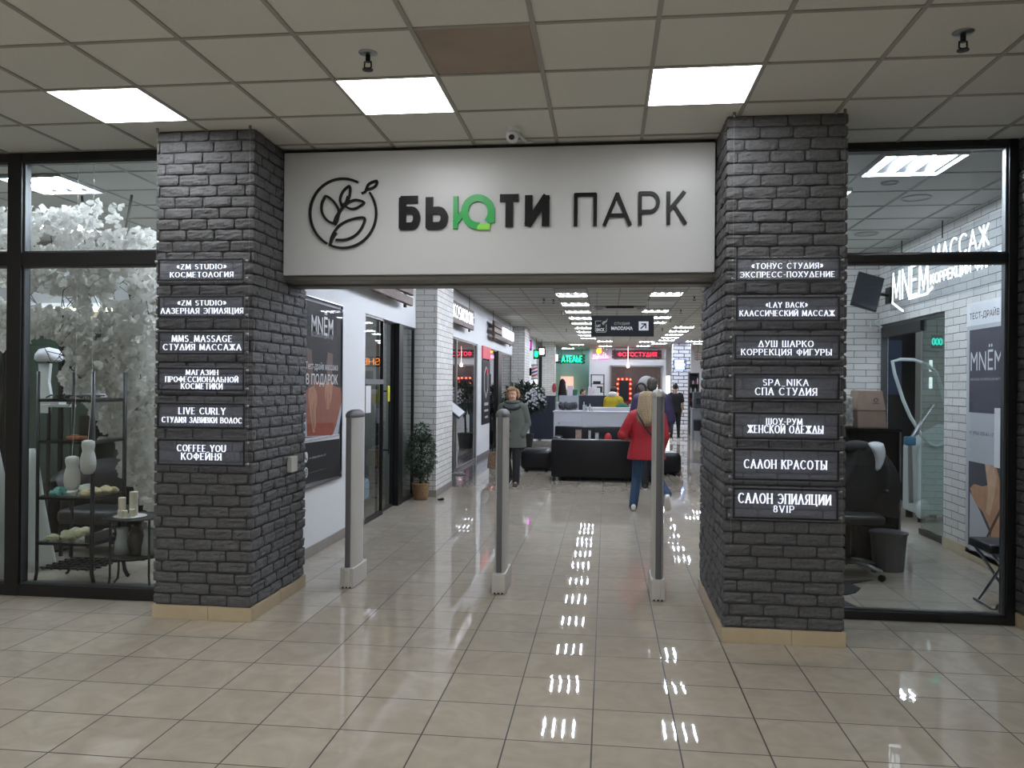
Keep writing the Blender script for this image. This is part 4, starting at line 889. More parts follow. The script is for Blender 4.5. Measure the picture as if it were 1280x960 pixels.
b = MB(); pl = [wy(*q) for q in [(1213,610),(1218,605),(1228,608),(1238,606),(1236,592),(1234,582),(1246,584),(1250,600),(1256,606),(1262,640),(1262,690),(1236,688),(1240,664),(1229,640),(1217,626)]]
b.prism([(p[0], p[1]) for p in pl], (3.484, 0, 0), (0, 1, 0), (0, 0, 1), (.002, 0, 0)); b.build('back_figure', 'skin_tan', pr_)
b = MB(); pl = [wy(*q) for q in [(1232,580),(1243,583),(1247,598),(1244,620),(1238,645),(1233,640),(1236,615)]]
b.prism([(p[0], p[1]) for p in pl], (3.4825, 0, 0), (0, 1, 0), (0, 0, 1), (.0015, 0, 0)); b.build('arm_figure', 'skin_light', pr_)
b = MB(); pl = [wy(*q) for q in [(1252,640),(1242,660),(1232,680),(1231,676),(1241,655),(1250,637)]]
b.prism([(p[0], p[1]) for p in pl], (3.4822, 0, 0), (0, 1, 0), (0, 0, 1), (.001, 0, 0)); b.build('crease', 'skin_shade', pr_)
b = MB(); pl = [wy(*q) for q in [(1213,615),(1226,640),(1238,668),(1233,690),(1212,688)]]
b.prism([(p[0], p[1]) for p in pl], (3.4835, 0, 0), (0, 1, 0), (0, 0, 1), (.001, 0, 0)); b.build('light_background', 'poster_grey', pr_)
# desk, box, chair with coat, bin, stool, mat
mat('black_gloss', '#08090b', .08, spec=.2); mat('cardboard', '#8a7566', .8, var=.08, bscale=12); mat('cardboard_lid', '#a89a88', .8)
dk = thing('reception_desk', 'tall glossy black reception desk in the right shop', 'desk', (2.2, 8.0, 0))
b = MB(); b.box(1.72, 2.7, 7.82, 7.86, 0, 1.24); b.build('front_panel', 'black_gloss', dk, bevel=.003)
b = MB(); b.box(1.7, 2.72, 7.8, 8.42, 1.24, 1.27); b.build('top', 'black_gloss', dk, bevel=.003)
b = MB(); b.box(2.67, 2.7, 7.86, 8.4, 0, 1.24); b.build('side_panel', 'black_gloss', dk, bevel=.003)
b = MB(); b.box(2.7, 2.715, 7.805, 7.83, .02, 1.26); b.build('edge_trim', 'steel', dk)
bx = thing('cardboard_box', 'tall beige cardboard box standing on the black desk', 'box', (2.5, 8.1, 1.27))
p0 = at(1073, 538, 1, 7.98); p1 = at(1104, 490, 1, 7.98)
b = MB(); b.loft([[(2.38, 7.98, 1.27), (2.64, 7.98, 1.27), (2.64, 8.24, 1.27), (2.38, 8.24, 1.27)], [(2.37, 7.97, 1.43), (2.625, 7.97, 1.43), (2.625, 8.24, 1.43), (2.37, 8.24, 1.43)]]); b.build('lower_half', 'cardboard', bx, bevel=.004)
b = MB(); b.loft([[(2.365, 7.965, 1.433), (2.63, 7.965, 1.433), (2.63, 8.245, 1.433), (2.365, 8.245, 1.433)], [(2.385, 7.98, 1.62), (2.6, 7.98, 1.62), (2.6, 8.23, 1.62), (2.385, 8.23, 1.62)]]); b.build('lid', 'cardboard', bx, bevel=.004)
b = MB(); b.ribbon(_arc(0, 0, .018, .018, 0, 360, 10), .006, (2.54, 7.973, 1.53), (1, 0, 0), (0, 0, 1), (0, -.003, 0), closed=True); b.box(2.51, 2.57, 7.966, 7.97, 1.498, 1.503); b.build('printed_mark', 'poster_ink', bx)
mat('plaid', '#8a8a84', .9, var=.5, bscale=30)
b = MB(); b.rbox(2.2, 2.33, 7.95, 8.1, 1.27, 1.56, .02); b.box(2.2, 2.33, 7.945, 7.952, 1.33, 1.36); b.box(2.2, 2.33, 7.945, 7.952, 1.43, 1.46); b.tube([(2.23, 8.0, 1.55), (2.24, 8.0, 1.62)], .02, 8); tag(b.build('fabric_bag', 'plaid', smooth=False), 'checked grey fabric bag beside the cardboard box on the desk', 'bag')
ch = thing('office_chair', 'office chair on casters in front of the black desk', 'chair', (2.12, 7.35, 0))
cx, cy = 2.12, 7.35
for k in range(5):
    a = math.radians(28+72*k); ex, ey = cx+.3*math.cos(a), cy+.3*math.sin(a)
    b = MB(); b.tube([(cx, cy, .14), (cx+.15*math.cos(a), cy+.15*math.sin(a), .12), (ex, ey, .085)], [.022, .02, .014], 8); lg = b.build('leg', 'steel', ch, smooth=True)
    b = MB(); b.tube([(ex-.012*math.sin(a), ey+.012*math.cos(a), .03), (ex+.012*math.sin(a), ey-.012*math.cos(a), .03)], .03, 14); b.build('caster', 'dark_metal', lg, smooth=False)
b = MB(); b.tube([(cx, cy, .12), (cx, cy, .48)], .024, 10); b.build('column', 'dark_metal', ch)
b = MB(); b.rbox(cx-.24, cx+.24, cy-.24, cy+.24, .48, .56, .03); b.build('seat', 'dark_leather', ch, smooth=True)
b = MB(); b.rbox(cx-.2, cx+.22, cy+.2, cy+.27, .62, 1.08, .03); b.tube([(cx, cy+.2, .5), (cx, cy+.26, .7)], .02, 8); b.build('backrest', 'dark_leather', ch, smooth=True)
for s in (-1, 1):
    b = MB(); b.tube([(cx+s*.24, cy+.1, .54), (cx+s*.3, cy+.1, .74), (cx+s*.28, cy-.14, .76)], .016, 8); b.build('armrest', 'white_plastic' if s < 0 else 'dark_leather', ch, smooth=True)
mat('coat_black', '#0f1116', .85, bump=.3, bscale=30); mat('cloth_white', '#c2c4c6', .85)
b = MB()
rows = []
for i in range(14):
    t = i/13; z = 1.14-.62*t; w = .13+.15*min(1, t*1.6)+.05*t; d = .08+.05*math.sin(t*3); o = .04*math.sin(t*5)
    rows.append([(cx+.14+o+w*(1+.1*math.sin(6*a+t*4))*math.cos(a), cy+.1+d*(1+.15*math.sin(5*a+t*3))*math.sin(a), z+.02*math.sin(4*a)*t) for a in [2*PI*k/36 for k in range(36)]])
b.loft(rows); b.ball((cx+.1, cy+.1, 1.12), .13, .09, .06); tag(b.build('black_coat', 'coat_black', smooth=True), 'black coat draped over the office chair', 'coat')
b = MB(); rows = []
for i in range(8):
    t = i/7; c = Vector((2.33+.035*math.sin(t*2.6), 7.3-.02*t, 1.15-.19*t))
    rows.append([(c.x+(.06-.035*t)*math.cos(a)*(1+.2*math.sin(3*a)), c.y+.03*math.sin(a), c.z+.03*math.sin(a+t)) for a in [2*PI*k/14 for k in range(14)]])
b.loft(rows); tag(b.build('white_cloth', 'cloth_white', smooth=True), 'white cloth draped on the black coat', 'cloth')
mat('bin_grey', '#4a4c4f', .5); wb = thing('waste_bin', 'grey waste bin in front of the black desk', 'bin', (2.55, 7.6, 0))
b = MB(); b.lathe([(.001, 0), (.13, 0), (.155, .33), (.15, .33), (.126, .01), (.001, .01)], (2.55, 7.63, 0), 24); b.build('bucket', 'bin_grey', wb, smooth=False)
b = MB(); b.lathe([(.15, .33), (.165, .33), (.165, .345), (.15, .345)], (2.55, 7.63, 0), 24); b.build('rim', 'bin_grey', wb)
st = thing('folding_stool', 'folding stool with dark seat at the right end of the shop window', 'stool', (2.98, 6.5, 0))
b = MB(); b.rbox(2.83, 3.2, 6.32, 6.68, .42, .49, .015); b.build('seat', 'dark_leather', st, smooth=True)
for y in (6.36, 6.64):
    b = MB(); b.tube([(2.86, y, .012), (2.89, y, .012), (3.16, y, .42)], .012, 8); b.build('leg', 'steel', st, smooth=True)
    b = MB(); b.tube([(3.17, y+.02, .012), (3.14, y+.02, .012), (2.87, y+.02, .42)], .012, 8); b.build('leg', 'steel', st, smooth=True)
b = MB(); b.tube([(2.86, 6.36, .014), (2.86, 6.64, .014)], .011, 8); b.build('crossbar', 'steel', st)
mat('mat_black', '#15171a', .7)
b = MB(); b.prism([(1.62,6.06),(1.93,6.06),(1.92,6.17),(1.78,6.64),(1.905,6.64),(2.0,6.72),(2.08,6.87),(2.05,7.02),(2.29,7.2),(2.02,7.12),(1.62,7.3)], (0, 0, 0), (1, 0, 0), (0, 1, 0), (0, 0, .006)); tag(b.build('floor_mat', 'mat_black'), 'black jagged floor mat at the foot of the right shop window', 'mat')
# ------------------------------------------------------------------ corridor: structure
mat('hall_wall', '#cfd2d6', .6); mat('teal_wall', '#b4ddd2', .6); mat('pink_wall', '#d9d0d4', .6)
brick_mat('black_line_brick', '#d5d8de', '#15161a', .42, .15, ms=.016, bump=.3, wob=.05)
FW = 36.4
wall('wall_front', [(-.78, 2.62, FW, FW+.12, 0, H), (2.6, 9, FW+.9, FW+1.0, 0, H)], 'hall_wall', 'white wall at the far end of the corridor')
wall('wall_teal', [(-3, -.7, 39.0, 39.1, 0, H), (-.78, -.7, FW+.12, 39, 0, H)], 'teal_wall', 'teal wall of the tailor shop at the far left')
b = MB(); b.box(-2.9, -2.46, 11.5, 12.72, 0, H); p = struct(b.build('brick_column', 'white_brick'), 'white brick column beside the potted bush in the corridor', 'column')
b = MB(); b.box(-2.91, -2.452, 11.49, 12.73, 0, .1); struct(b.build('baseboard_column', 'grey_base_tile'), 'grey tile foot of the white brick column', 'baseboard')
b = MB(); b.box(-2.85, -2.41, 23.6, 25.1, 0, H); struct(b.build('brick_column', 'white_brick'), 'white brick column behind the woman in the grey coat', 'column')
b = MB(); b.box(-2.58, -2.08, 32.2, 32.9, 0, H); struct(b.build('brick_column', 'white_brick'), 'white brick column beside the tailor sign in orange light', 'column')
b = MB(); b.box(2.66, 3.36, 33.0, 33.7, 0, H); struct(b.build('brick_column', 'black_line_brick'), 'white column with black brick lines at the far right', 'column')
b = MB(); b.box(2.98, 3.5, 24.0, 24.6, 0, H); struct(b.build('brick_column', 'white_brick'), 'white brick column at the right edge of the corridor view', 'column')
b = MB(); b.box(-8.5, -2.9, 11.48, 11.6, 0, H); b.box(-8.5, -2.9, 23.5, 23.6, 0, H); struct(b.build('wall_shop_divider', 'shop_grey'), 'walls between the shops along the left of the corridor', 'wall')
b = MB(); b.box(-6.3, -6.2, 9.42, 23.5, 0, H); struct(b.build('wall_shop_back', 'shop_grey'), 'back wall of the shops on the left of the corridor', 'wall')
b = MB(); b.box(WX, -2.3, 12.72, 23.6, 0, .002); struct(b.build('floor_strip', 'floor_band'), 'dark grey floor tile strip along the glass shopfront', 'floor')
b = MB()
for (x0, x1, y0, y1) in ((1.2, 6, 17.65, 18.5), (-2.3, -.9, 19.6, 20.0), (-2.3, -1.2, 21.6, 21.9)): b.box(x0, x1, y0, y1, 0, .0025)
struct(b.build('trim_4', 'floor_band'), 'dark bands laid across the corridor floor', 'floor')

# ------------------------------------------------------------------ corridor: ceiling lamps
HL = 'square ceiling lights of the corridor'
ords = 'first second third fourth fifth sixth seventh eighth ninth tenth eleventh twelfth thirteenth fourteenth'.split()
first = None
def lamp_at(x, y, label):
    global first
    if first is None: first = hall_lamp(x, y, label, HL); return first
    return dup(first, label, (x, y, H))
for k in range(-4, 9):
    lamp_at(-.667, 15.29+1.76*k, ('%s lit light of the left corridor row, counted from the entrance sign' % ords[k] if k >= 0 else 'light of the left corridor row hidden above the entrance sign'))
for k in (-4, -3, -2, -1, 0, 2, 3, 4):
    lamp_at(1.09 if k < 3 else 1.28, 15.25+1.70*k, ('%s lit light of the right corridor row, counted from the entrance sign' % ords[max(0, k-(k > 1))] if k >= 0 else 'light of the right corridor row hidden above the entrance sign'))
for k in range(5): lamp_at(2.21, 23.8+1.7*k, '%s light of the short row in front of the column with black lines' % ords[k])
for x, y, lb in ((-.08, 31.4, 'light right of the left row end, nearer one'), (-.06, 35.1, 'light closest to the photo studio wall, left one'), (1.53, 31.6, 'light closest before the photo studio sign, right one'), (1.55, 35.0, 'light closest to the photo studio wall, right one'), (3.3, 31.3, 'light right of the column with black lines, nearer one'), (3.75, 33.0, 'light right of the column with black lines, farther one'), (2.1, 33.0, 'light left of the column with black lines'), (-1.25, 34, 'light above the tailor sign, nearer one'), (-1.8, 37.5, 'light above the tailor sign, farther one'), (4.8, 14, 'light over the hidden right part of the corridor, near one'), (4.8, 19, 'light over the hidden right part of the corridor, middle one'), (4.8, 26, 'light over the hidden right part of the corridor, far one'), (5.5, 33.5, 'light over the far right corner of the corridor')):
    lamp_at(x, y, lb)
t = thing('ceiling_light', 'unlit light between the first two lit ones of the right corridor row', 'ceiling light', (1.09, 16.9, H), 0, HL)
b = MB(); b.box(-.298, .298, -.298, .298, -.012, -.001); b.build('frame', 'lamp_frame', t, local=True, bevel=.004)
for x, y, lb in ((-4.6, 10.4, 'light inside the first corridor shop'), (-4.4, 14.5, 'light inside the glass fronted corridor shop, near one'), (-4.4, 16.6, 'light inside the glass fronted corridor shop, far one'), (-4.4, 20.5, 'light inside the second glass fronted corridor shop')):
    r_ = lamp_at(x, y, lb); r_['group'] = 'ceiling lights of the corridor shops'
# ceiling fittings
def sprinkler(px, py, lb, big=False):
    c = at(px, py, 2, H); s = thing('fire_sprinkler', lb, 'sprinkler', (c.x, c.y, H), 0, 'fire sprinklers in the ceiling'); k = 1.0
    b = MB(); b.lathe([(.001, -.012), (.025, -.012), (.048, -.004), (.05, -.001), (.001, -.001)], (0, 0, 0), 18); b.build('rosette', 'steel', s, local=True, smooth=True)
    b = MB(); b.tube([(0, 0, -.01), (0, 0, -.05)], .013, 10); b.tube([(-.017, 0, -.045), (-.019, 0, -.075), (0, 0, -.085), (.019, 0, -.075), (.017, 0, -.045)], .0045, 6); b.lathe([(.001, -.094), (.028, -.092), (.028, -.087), (.001, -.086)], (0, 0, 0), 14); b.build('nozzle', 'dark_metal', s, local=True)
    return s
sprinkler(460, 66, 'fire sprinkler in the tile above the second lit lobby panel'); sprinkler(1204, 40, 'fire sprinkler at the upper right of the lobby ceiling')
for k, (px, py) in enumerate(((692, 374), (703, 389), (713, 401), (868, 370), (851, 387), (838, 398), (828, 410), (680, 373), (708, 411))):
    sprinkler(px, py, 'small dark sprinkler on the %s side of the corridor ceiling, %s from the entrance' % ('right' if px > 800 else 'left', ords[(k if k < 3 else k-3 if k < 7 else k-4)]))
cm = thing('security_camera', 'small white dome camera on the ceiling in front of the entrance sign', 'camera', (-.65, 5.42, H))
b = MB(); b.lathe([(.001, -.03), (.05, -.03), (.055, -.02), (.055, -.001), (.001, -.001)], (0, 0, 0), 20); b.build('base', 'white_plastic', cm, local=True, smooth=False)
b = MB(); b.ball((0, -.005, -.06), .043, .043, .045); b.build('ball_housing', 'white_plastic', cm, local=True, smooth=True)
b = MB(); b.lathe([(.001, 0), (.02, 0), (.02, .02), (.001, .02)], (0, 0, 0), 16)
for v in b.b.verts: v.co = Vector((v.co.x, -.04-v.co.z*.5, -.075+v.co.y*.9))
b.build('lens', 'black_frame', cm, local=True)
b = MB(); b.tube([(.02, .0, -.02), (.07, .25, -.02), (.1, .3, -.005)], .01, 8); b.build('cable', 'white_plastic', cm, local=True)
mat('vent_grey', '#a7a6a2', .5); mat('vent_dark', '#1d1d1d', .6)
ac_ = thing('air_conditioner', 'long ceiling air conditioner behind the hanging massage sign', 'air conditioner', (.27, 17.9, H))
b = MB(); b.rbox(-.55, .55, -.3, .3, -.05, -.001, .01); b.build('casing', 'vent_grey', ac_, local=True)
b = MB(); b.box(-.3, .3, -.305, -.2, -.053, -.012); b.build('air_slot', 'vent_dark', ac_, local=True)
for s in (-1, 1):
    b = MB(); b.lathe([(.001, -.056), (.07, -.056), (.075, -.05), (.001, -.05)], (s*.44, -.1, 0), 16); b.build('round_outlet', 'vent_dark', ac_, local=True)
vt = thing('ceiling_vent', 'dark ceiling grille at the top of the corridor view', 'vent', (-.66, 14.07, H))
b = MB(); b.box(-.29, .29, -.29, .29, -.01, -.001); b.build('backing', 'vent_dark', vt, local=True)
for k in range(9):
    b = MB(); b.box(-.29, .29, -.27+k*.065, -.255+k*.065, -.025, -.01); b.build('slat', 'grid_bar', vt, local=True)

# ------------------------------------------------------------------ left wall of the corridor
mat('poster_black', '#0c0d10', .6, spec=.3); mat('sheet_blue', '#a9b4be', .6); mat('towel_red', '#8a3f26', .7, var=.1, bscale=9); mat('hand_tan', '#a8795c', .6, var=.12, bscale=20)
glass_mat('poster_film', (.96, .96, .97), .22); wp = thing('wall_poster', 'tall dark massage poster in a clear frame on the corridor wall behind the left antenna', 'poster', (WX, 7.53, .66)); wp['label'] = 'tall dark massage poster in a clear frame beside the left antenna'
PX = WX+.03; y0, y1, z0, z1 = 6.93, 8.14, .66, 2.46
b = MB(); b.box(WX+.018, PX, y0+.05, y1-.05, z0+.05, z1-.05); b.build('print', 'poster_black', wp)
b = MB(); b.box(WX+.012, WX+.018, y0, y1, z0, z1); b.face([(PX+.006, y0, z0), (PX+.006, y1, z0), (PX+.006, y1, z1), (PX+.006, y0, z1)]); b.build('clear_frame', 'poster_film', wp)
b = MB(); e = .012
for q in ((y0, y1, z0, z0+e), (y0, y1, z1-e, z1), (y0, y0+e, z0, z1), (y1-e, y1, z0, z1)): b.box(WX+.01, PX+.008, q[0], q[1], q[2], q[3])
b.build('edge_strip', 'steel', wp)
for yy in (y0+.06, y1-.06):
    for zz in (z0+.06, z1-.06):
        b = MB(); b.tube([(WX, yy, zz), (PX+.02, yy, zz)], .014, 10); b.build('standoff', 'steel', wp)
def py_(px, py, dx=0): q = at(px, py, 0, PX); return (q.y, q.z)
UY, UZ = (0, 1, 0), (0, 0, 1)
def pp(pts, m, name, k):
    b = MB(); b.prism([py_(360+x*80/284, 350+y*270/960) for x, y in pts], (PX+.0002*k, 0, 0), UY, UZ, (.0004, 0, 0)); b.build(name, m, wp)
pp([(52,500),(240,500),(240,560),(222,690),(52,700)], 'sheet_blue', 'bed_sheet', 0)
mat('print_torso', '#84492f', .55, var=.12, bscale=9); mat('print_arm', '#5b4236', .55, var=.15, bscale=9)
pp([(70,520),(90,470),(130,450),(170,452),(215,475),(236,480),(238,540),(215,640),(200,685),(84,690),(80,600)], 'print_torso', 'back_figure', 1)
pp([(82,640),(200,632),(205,650),(196,690),(84,694)], 'towel_red', 'towel', 2)
pp([(80,300),(104,310),(112,420),(118,480),(128,500),(130,540),(122,580),(124,640),(118,678),(110,678),(104,640),(98,600),(94,560),(88,520),(92,480),(84,400)], 'hand_tan', 'left_arm', 3)
pp([(80,300),(104,310),(112,420),(114,470),(92,480),(84,400)], 'print_arm', 'left_upper_arm', 4); pp([(176,320),(200,330),(196,400),(198,450),(166,462),(174,430),(170,380)], 'print_arm', 'right_upper_arm', 4)
pp([(176,320),(200,330),(196,400),(198,460),(196,500),(190,540),(180,575),(172,575),(168,540),(162,510),(164,470),(174,430),(170,380)], 'hand_tan', 'right_arm', 3)
for pts in ([(104,560),(107,600),(110,660)], [(112,555),(114,610),(117,668)], [(170,500),(171,530),(175,568)], [(180,500),(181,530),(183,560)]):
    b = MB(); b.ribbon([py_(360+x*80/284, 350+y*270/960) for x, y in pts], .008, (PX+.002, 0, 0), UY, UZ, (.0004, 0, 0)); b.build('finger_line', 'skin_shade', wp)
pp([(52,706),(228,684),(228,705),(52,728)], 'poster_white', 'white_strip', 2)
pp([(52,728),(228,705),(226,872),(52,912)], 'poster_black', 'contact_field', 2)
def pt_(s, x0, y0_, x1, y1_, m='poster_white', bold=0):
    a = py_(360+x0*80/284, 350+y1_*270/960); c = py_(360+x1*80/284, 350+y0_*270/960)
    txt(s, (PX+.0015, a[0], a[1]), UY, UZ, c[0]-a[0], c[1]-a[1], .001, 'lettering', m, wp, bold)
pt_('MNЁM', 103, 150, 200, 236, bold=.01); pt_('МАССАЖ И КОРРЕКЦИЯ ФИГУРЫ', 102, 244, 198, 254, 'poster_grey'); pt_('Тест-драйв массажа', 78, 372, 220, 404); pt_('В ПОДАРОК', 78, 420, 220, 474, bold=.015)
pt_('АППАРАТНЫЕ И РУЧНЫЕ ТЕХНИКИ, ОБЕРТЫВАНИЯ', 58, 694, 226, 716, 'poster_ink'); pt_('+7 (926) 033-61-17', 92, 772, 166, 800); pt_('mnem-people.ru', 92, 836, 166, 860)
for cyy in (788, 856):
    b = MB(); a = py_(360+79*80/284, 350+cyy*270/960); b.prism([(a[0]+.05*math.cos(t*PI/9), a[1]+.05*math.sin(t*PI/9)) for t in range(18)], (PX+.001, 0, 0), UY, UZ, (.0006, 0, 0)); ic = b.build('round_icon', 'poster_white', wp)
    b = MB()
    if cyy == 788: b.ribbon(smooth([(a[0]-.02, a[1]+.025), (a[0]-.015, a[1]-.005), (a[0]+.022, a[1]-.022)], 5), .013, (PX+.0018, 0, 0), UY, UZ, (.0004, 0, 0))
    else:
        b.ribbon(_arc(a[0], a[1], .03, .03, 0, 360, 16), .006, (PX+.0018, 0, 0), UY, UZ, (.0004, 0, 0), closed=True); b.ribbon(_arc(a[0], a[1], .013, .03, 0, 360, 14), .005, (PX+.0018, 0, 0), UY, UZ, (.0004, 0, 0), closed=True); b.ribbon([(a[0]-.03, a[1]), (a[0]+.03, a[1])], .005, (PX+.0018, 0, 0), UY, UZ, (.0004, 0, 0))
    b.build('icon_mark', 'poster_ink', ic)
b = MB(); c = at(363, 580, 0, -2.41); b.rbox(-2.415, -2.375, c.y-.06, c.y+.06, c.z-.06, c.z+.06, .008); tag(b.build('lock_box', 'cream_plastic'), 'small pale lock box on the inner side of the left brick pillar', 'box')
# door of the first corridor shop
d2 = thing('door_2', 'black framed glass sliding door of the first corridor shop', 'door', (WX-.05, 10.2, 0)); d2['kind'] = 'structure'
def pane_yz(par, x, ya, yb, za, zb, m, fw=.03, fm='black_frame'):
    b = MB()
    for q in ((ya, yb, za, za+fw*1.6), (ya, yb, zb-fw, zb), (ya, ya+fw, za, zb), (yb-fw, yb, za, zb)): b.box(x-.02, x+.02, q[0], q[1], q[2], q[3])
    b.build('sash', fm, par)
    b = MB(); b.face([(x, ya+fw, za+fw), (x, yb-fw, za+fw), (x, yb-fw, zb-fw), (x, ya+fw, zb-fw)]); b.build('pane', m, par)
pane_yz(d2, WX-.03, 9.05, 9.86, 0, 2.46, 'shop_glass'); pane_yz(d2, WX-.09, 9.86, 10.55, 0, 2.46, 'shop_glass', .02); pane_yz(d2, WX-.03, 10.8, 11.48, 0, 2.46, 'shop_glass')
b = MB(); b.box(WX-.1, WX+.0, 10.58, 10.8, 0, 2.46); b.build('door_post', 'black_frame', d2)
b = MB(); b.box(WX-.012, WX-.006, 9.08, 9.84, 1.64, 1.70); b.build('glass_band', 'grey_plastic', d2)
b = MB(); b.box(WX-.012, WX-.006, 9.1, 9.3, 1.3, 1.62); b.build('white_notice', 'poster_white', d2)
b = MB(); b.tube([(WX+.03, 10.0, .75), (WX+.03, 10.0, 1.6)], .014, 8); b.tube([(WX+.03, 10.0, .8), (WX-.07, 10.0, .8)], .01, 6); b.tube([(WX+.03, 10.0, 1.55), (WX-.07, 10.0, 1.55)], .01, 6); b.build('handle', 'black_frame', d2)
mat('yellow_tag', '#c9c437', .6); b = MB(); b.rbox(WX+.02, WX+.04, 9.9, 9.98, 1.42, 1.62, .008); tag(b.build('door_hanger', 'yellow_tag'), 'yellow hanger tag beside the handle of the glass sliding door', 'tag')
# inside the first shop
mat('counter_dark', '#22252a', .4); mat('pale_blue', '#93a3b1', .6)
b = MB(); b.rbox(-4.6, -3.5, 10.3, 10.9, .02, 1.05, .02); b.box(-4.65, -3.45, 10.25, 10.95, 1.05, 1.09); tag(b.build('counter', 'counter_dark'), 'dark counter inside the first corridor shop behind the glass door', 'counter')
cb = thing('lounge_chair', 'pale blue lounge chair low behind the glass sliding door', 'chair', (-3.35, 9.95, 0))
b = MB(); b.rbox(-3.7, -3.05, 9.6, 10.2, .14, .42, .06); b.build('seat', 'pale_blue', cb, smooth=True)
b = MB(); b.rbox(-3.78, -3.6, 9.6, 10.2, .3, .85, .06); b.build('backrest', 'pale_blue', cb, smooth=True)
for x in (-3.6, -3.15):
    for y in (9.7, 10.1):
        b = MB(); b.tube([(x, y, 0), (x, y, .16)], .016, 6); b.build('leg', 'dark_metal', cb)
b = MB(); b.rbox(-5.2, -4.0, 11.36, 11.46, .9, 2.3, .01); b.box(-5.1, -4.1, 11.34, 11.365, 1.0, 2.2); tag(b.build('wall_mirror', 'counter_dark'), 'dark framed mirror on the side wall of the first corridor shop', 'mirror')
# wooden slat signs on the corridor wall
mat('wood_brown', '#4c3a30', .55, bump=.5, bscale=18, var=.3); mat('sign_white', '#ffffff', .5, emit=1.3, ecol='#f0f4ff')
def slat_sign(y0, y1, z0, z1, label, n=3):
    s = thing('slat_sign', label, 'sign', (-2.62, (y0+y1)/2, z0), 0, 'wooden slat signs along the left corridor wall')
    hh = (z1-z0)/n
    for k in range(n):
        r2 = random.Random(k+int(y0*10)); a, c = y0+r2.uniform(-.04, .04), y1+r2.uniform(-.04, .04)
        b = MB(); b.rbox(-2.645, -2.595, a, c, z0+k*hh+.012, z0+(k+1)*hh-.012, .012); b.build('plank', 'wood_brown', s)
    for yy in (y0+.2, y1-.2):
        b = MB(); b.box(-2.675, -2.645, yy-.03, yy+.03, z0-.02, z1+.01); b.build('batten', 'wood_brown', s)
        b = MB(); b.tube([(-2.66, yy, z1), (-2.66, yy, H-.005)], .005, 6); b.build('chain', 'dark_metal', s)
    return s
slat_sign(7.9, 10.6, 2.68, 3.1, 'wooden slat sign cut off by the entrance sign above the glass sliding door')
s2_ = slat_sign(13.05, 15.6, 2.69, 3.1, 'wooden slat sign with white glowing letters right of the near brick column')
b = MB(); letters(b, 'KOSMODOM', (-2.59, 13.42, 2.80), UY, UZ, (.006, 0, 0), 1.95, .215, thick=.1, thin=.075, gap=.3); b.build('lettering', 'sign_white', s2_)
s3_ = slat_sign(18.5, 22.2, 2.72, 3.15, 'wooden slat sign with a blank glowing white panel farther along the wall')
b = MB(); b.rbox(-2.592, -2.55, 19.8, 22.0, 2.84, 3.08, .01); b.build('light_panel', 'sign_white', s3_)
# bush in a woven basket
mat('leaf_green', '#3f5240', .55, var=.35, bscale=9); mat('leaf_dark', '#263629', .55, var=.3, bscale=9); mat('basket', '#7d6444', .8, bump=1.0, bscale=50, var=.3); mat('soil', '#2a221b', .9)
def leafquad(mb, c, d, n, L_, w):
    d = d.normalized(); s = d.cross(n).normalized(); n = s.cross(d)
    P = [c, c+d*L_*.35+s*w*.5+n*.1*L_, c+d*L_-n*L_*.12, c+d*L_*.35-s*w*.5+n*.1*L_]
    mb.face([P[0], P[1], P[2]]); mb.face([P[0], P[2], P[3]])
def bush(mb, c, rx, ry, rz, n, L_, w, seed):
    r = random.Random(seed)
    for _ in range(n):
        v = Vector((r.gauss(0, 1), r.gauss(0, 1), r.gauss(0, 1))).normalized(); q = r.uniform(.45, 1)**.6
        lump = 1+.25*noise.noise(v*2.2+Vector((seed, 0, 0)))
        p = Vector((c[0]+v.x*rx*q*lump, c[1]+v.y*ry*q*lump, c[2]+v.z*rz*q*lump))
        leafquad(mb, p, v+Vector((r.gauss(0, .6), r.gauss(0, .6), r.gauss(-.2, .6))), Vector((r.gauss(0, .3), r.gauss(0, .3), 1)), L_*r.uniform(.7, 1.25), w*r.uniform(.7, 1.2))
pb = thing('potted_bush', 'green bush in a woven basket at the foot of the near white brick column', 'plant', (-2.62, 11.22, 0))
b = MB(); b.lathe([(.001, .01), (.095, 0), (.105, .06), (.118, .15), (.125, .215), (.13, .235), (.118, .24), (.112, .2), (.001, .2)], (-2.62, 11.22, 0), 28); b.build('basket', 'basket', pb, smooth=True)
b = MB(); b.tube([(-2.62, 11.22, .18), (-2.63, 11.23, .4), (-2.61, 11.21, .8)], [.016, .013, .006], 8)
for k in range(9):
    a = k*2.4; b.tube([(-2.62, 11.22, .25+.05*k), (-2.62+.09*math.cos(a), 11.22+.07*math.sin(a), .38+.06*k), (-2.62+.15*math.cos(a), 11.22+.1*math.sin(a), .48+.06*k)], .005, 5)
b.build('stem', 'branch_dark', pb)
b = MB(); bush(b, (-2.62, 11.22, .63), .215, .17, .34, 1700, .05, .026, 2); bush(b, (-2.61, 11.2, .95), .13, .1, .15, 350, .045, .024, 3); b.build('foliage', 'leaf_green', pb)
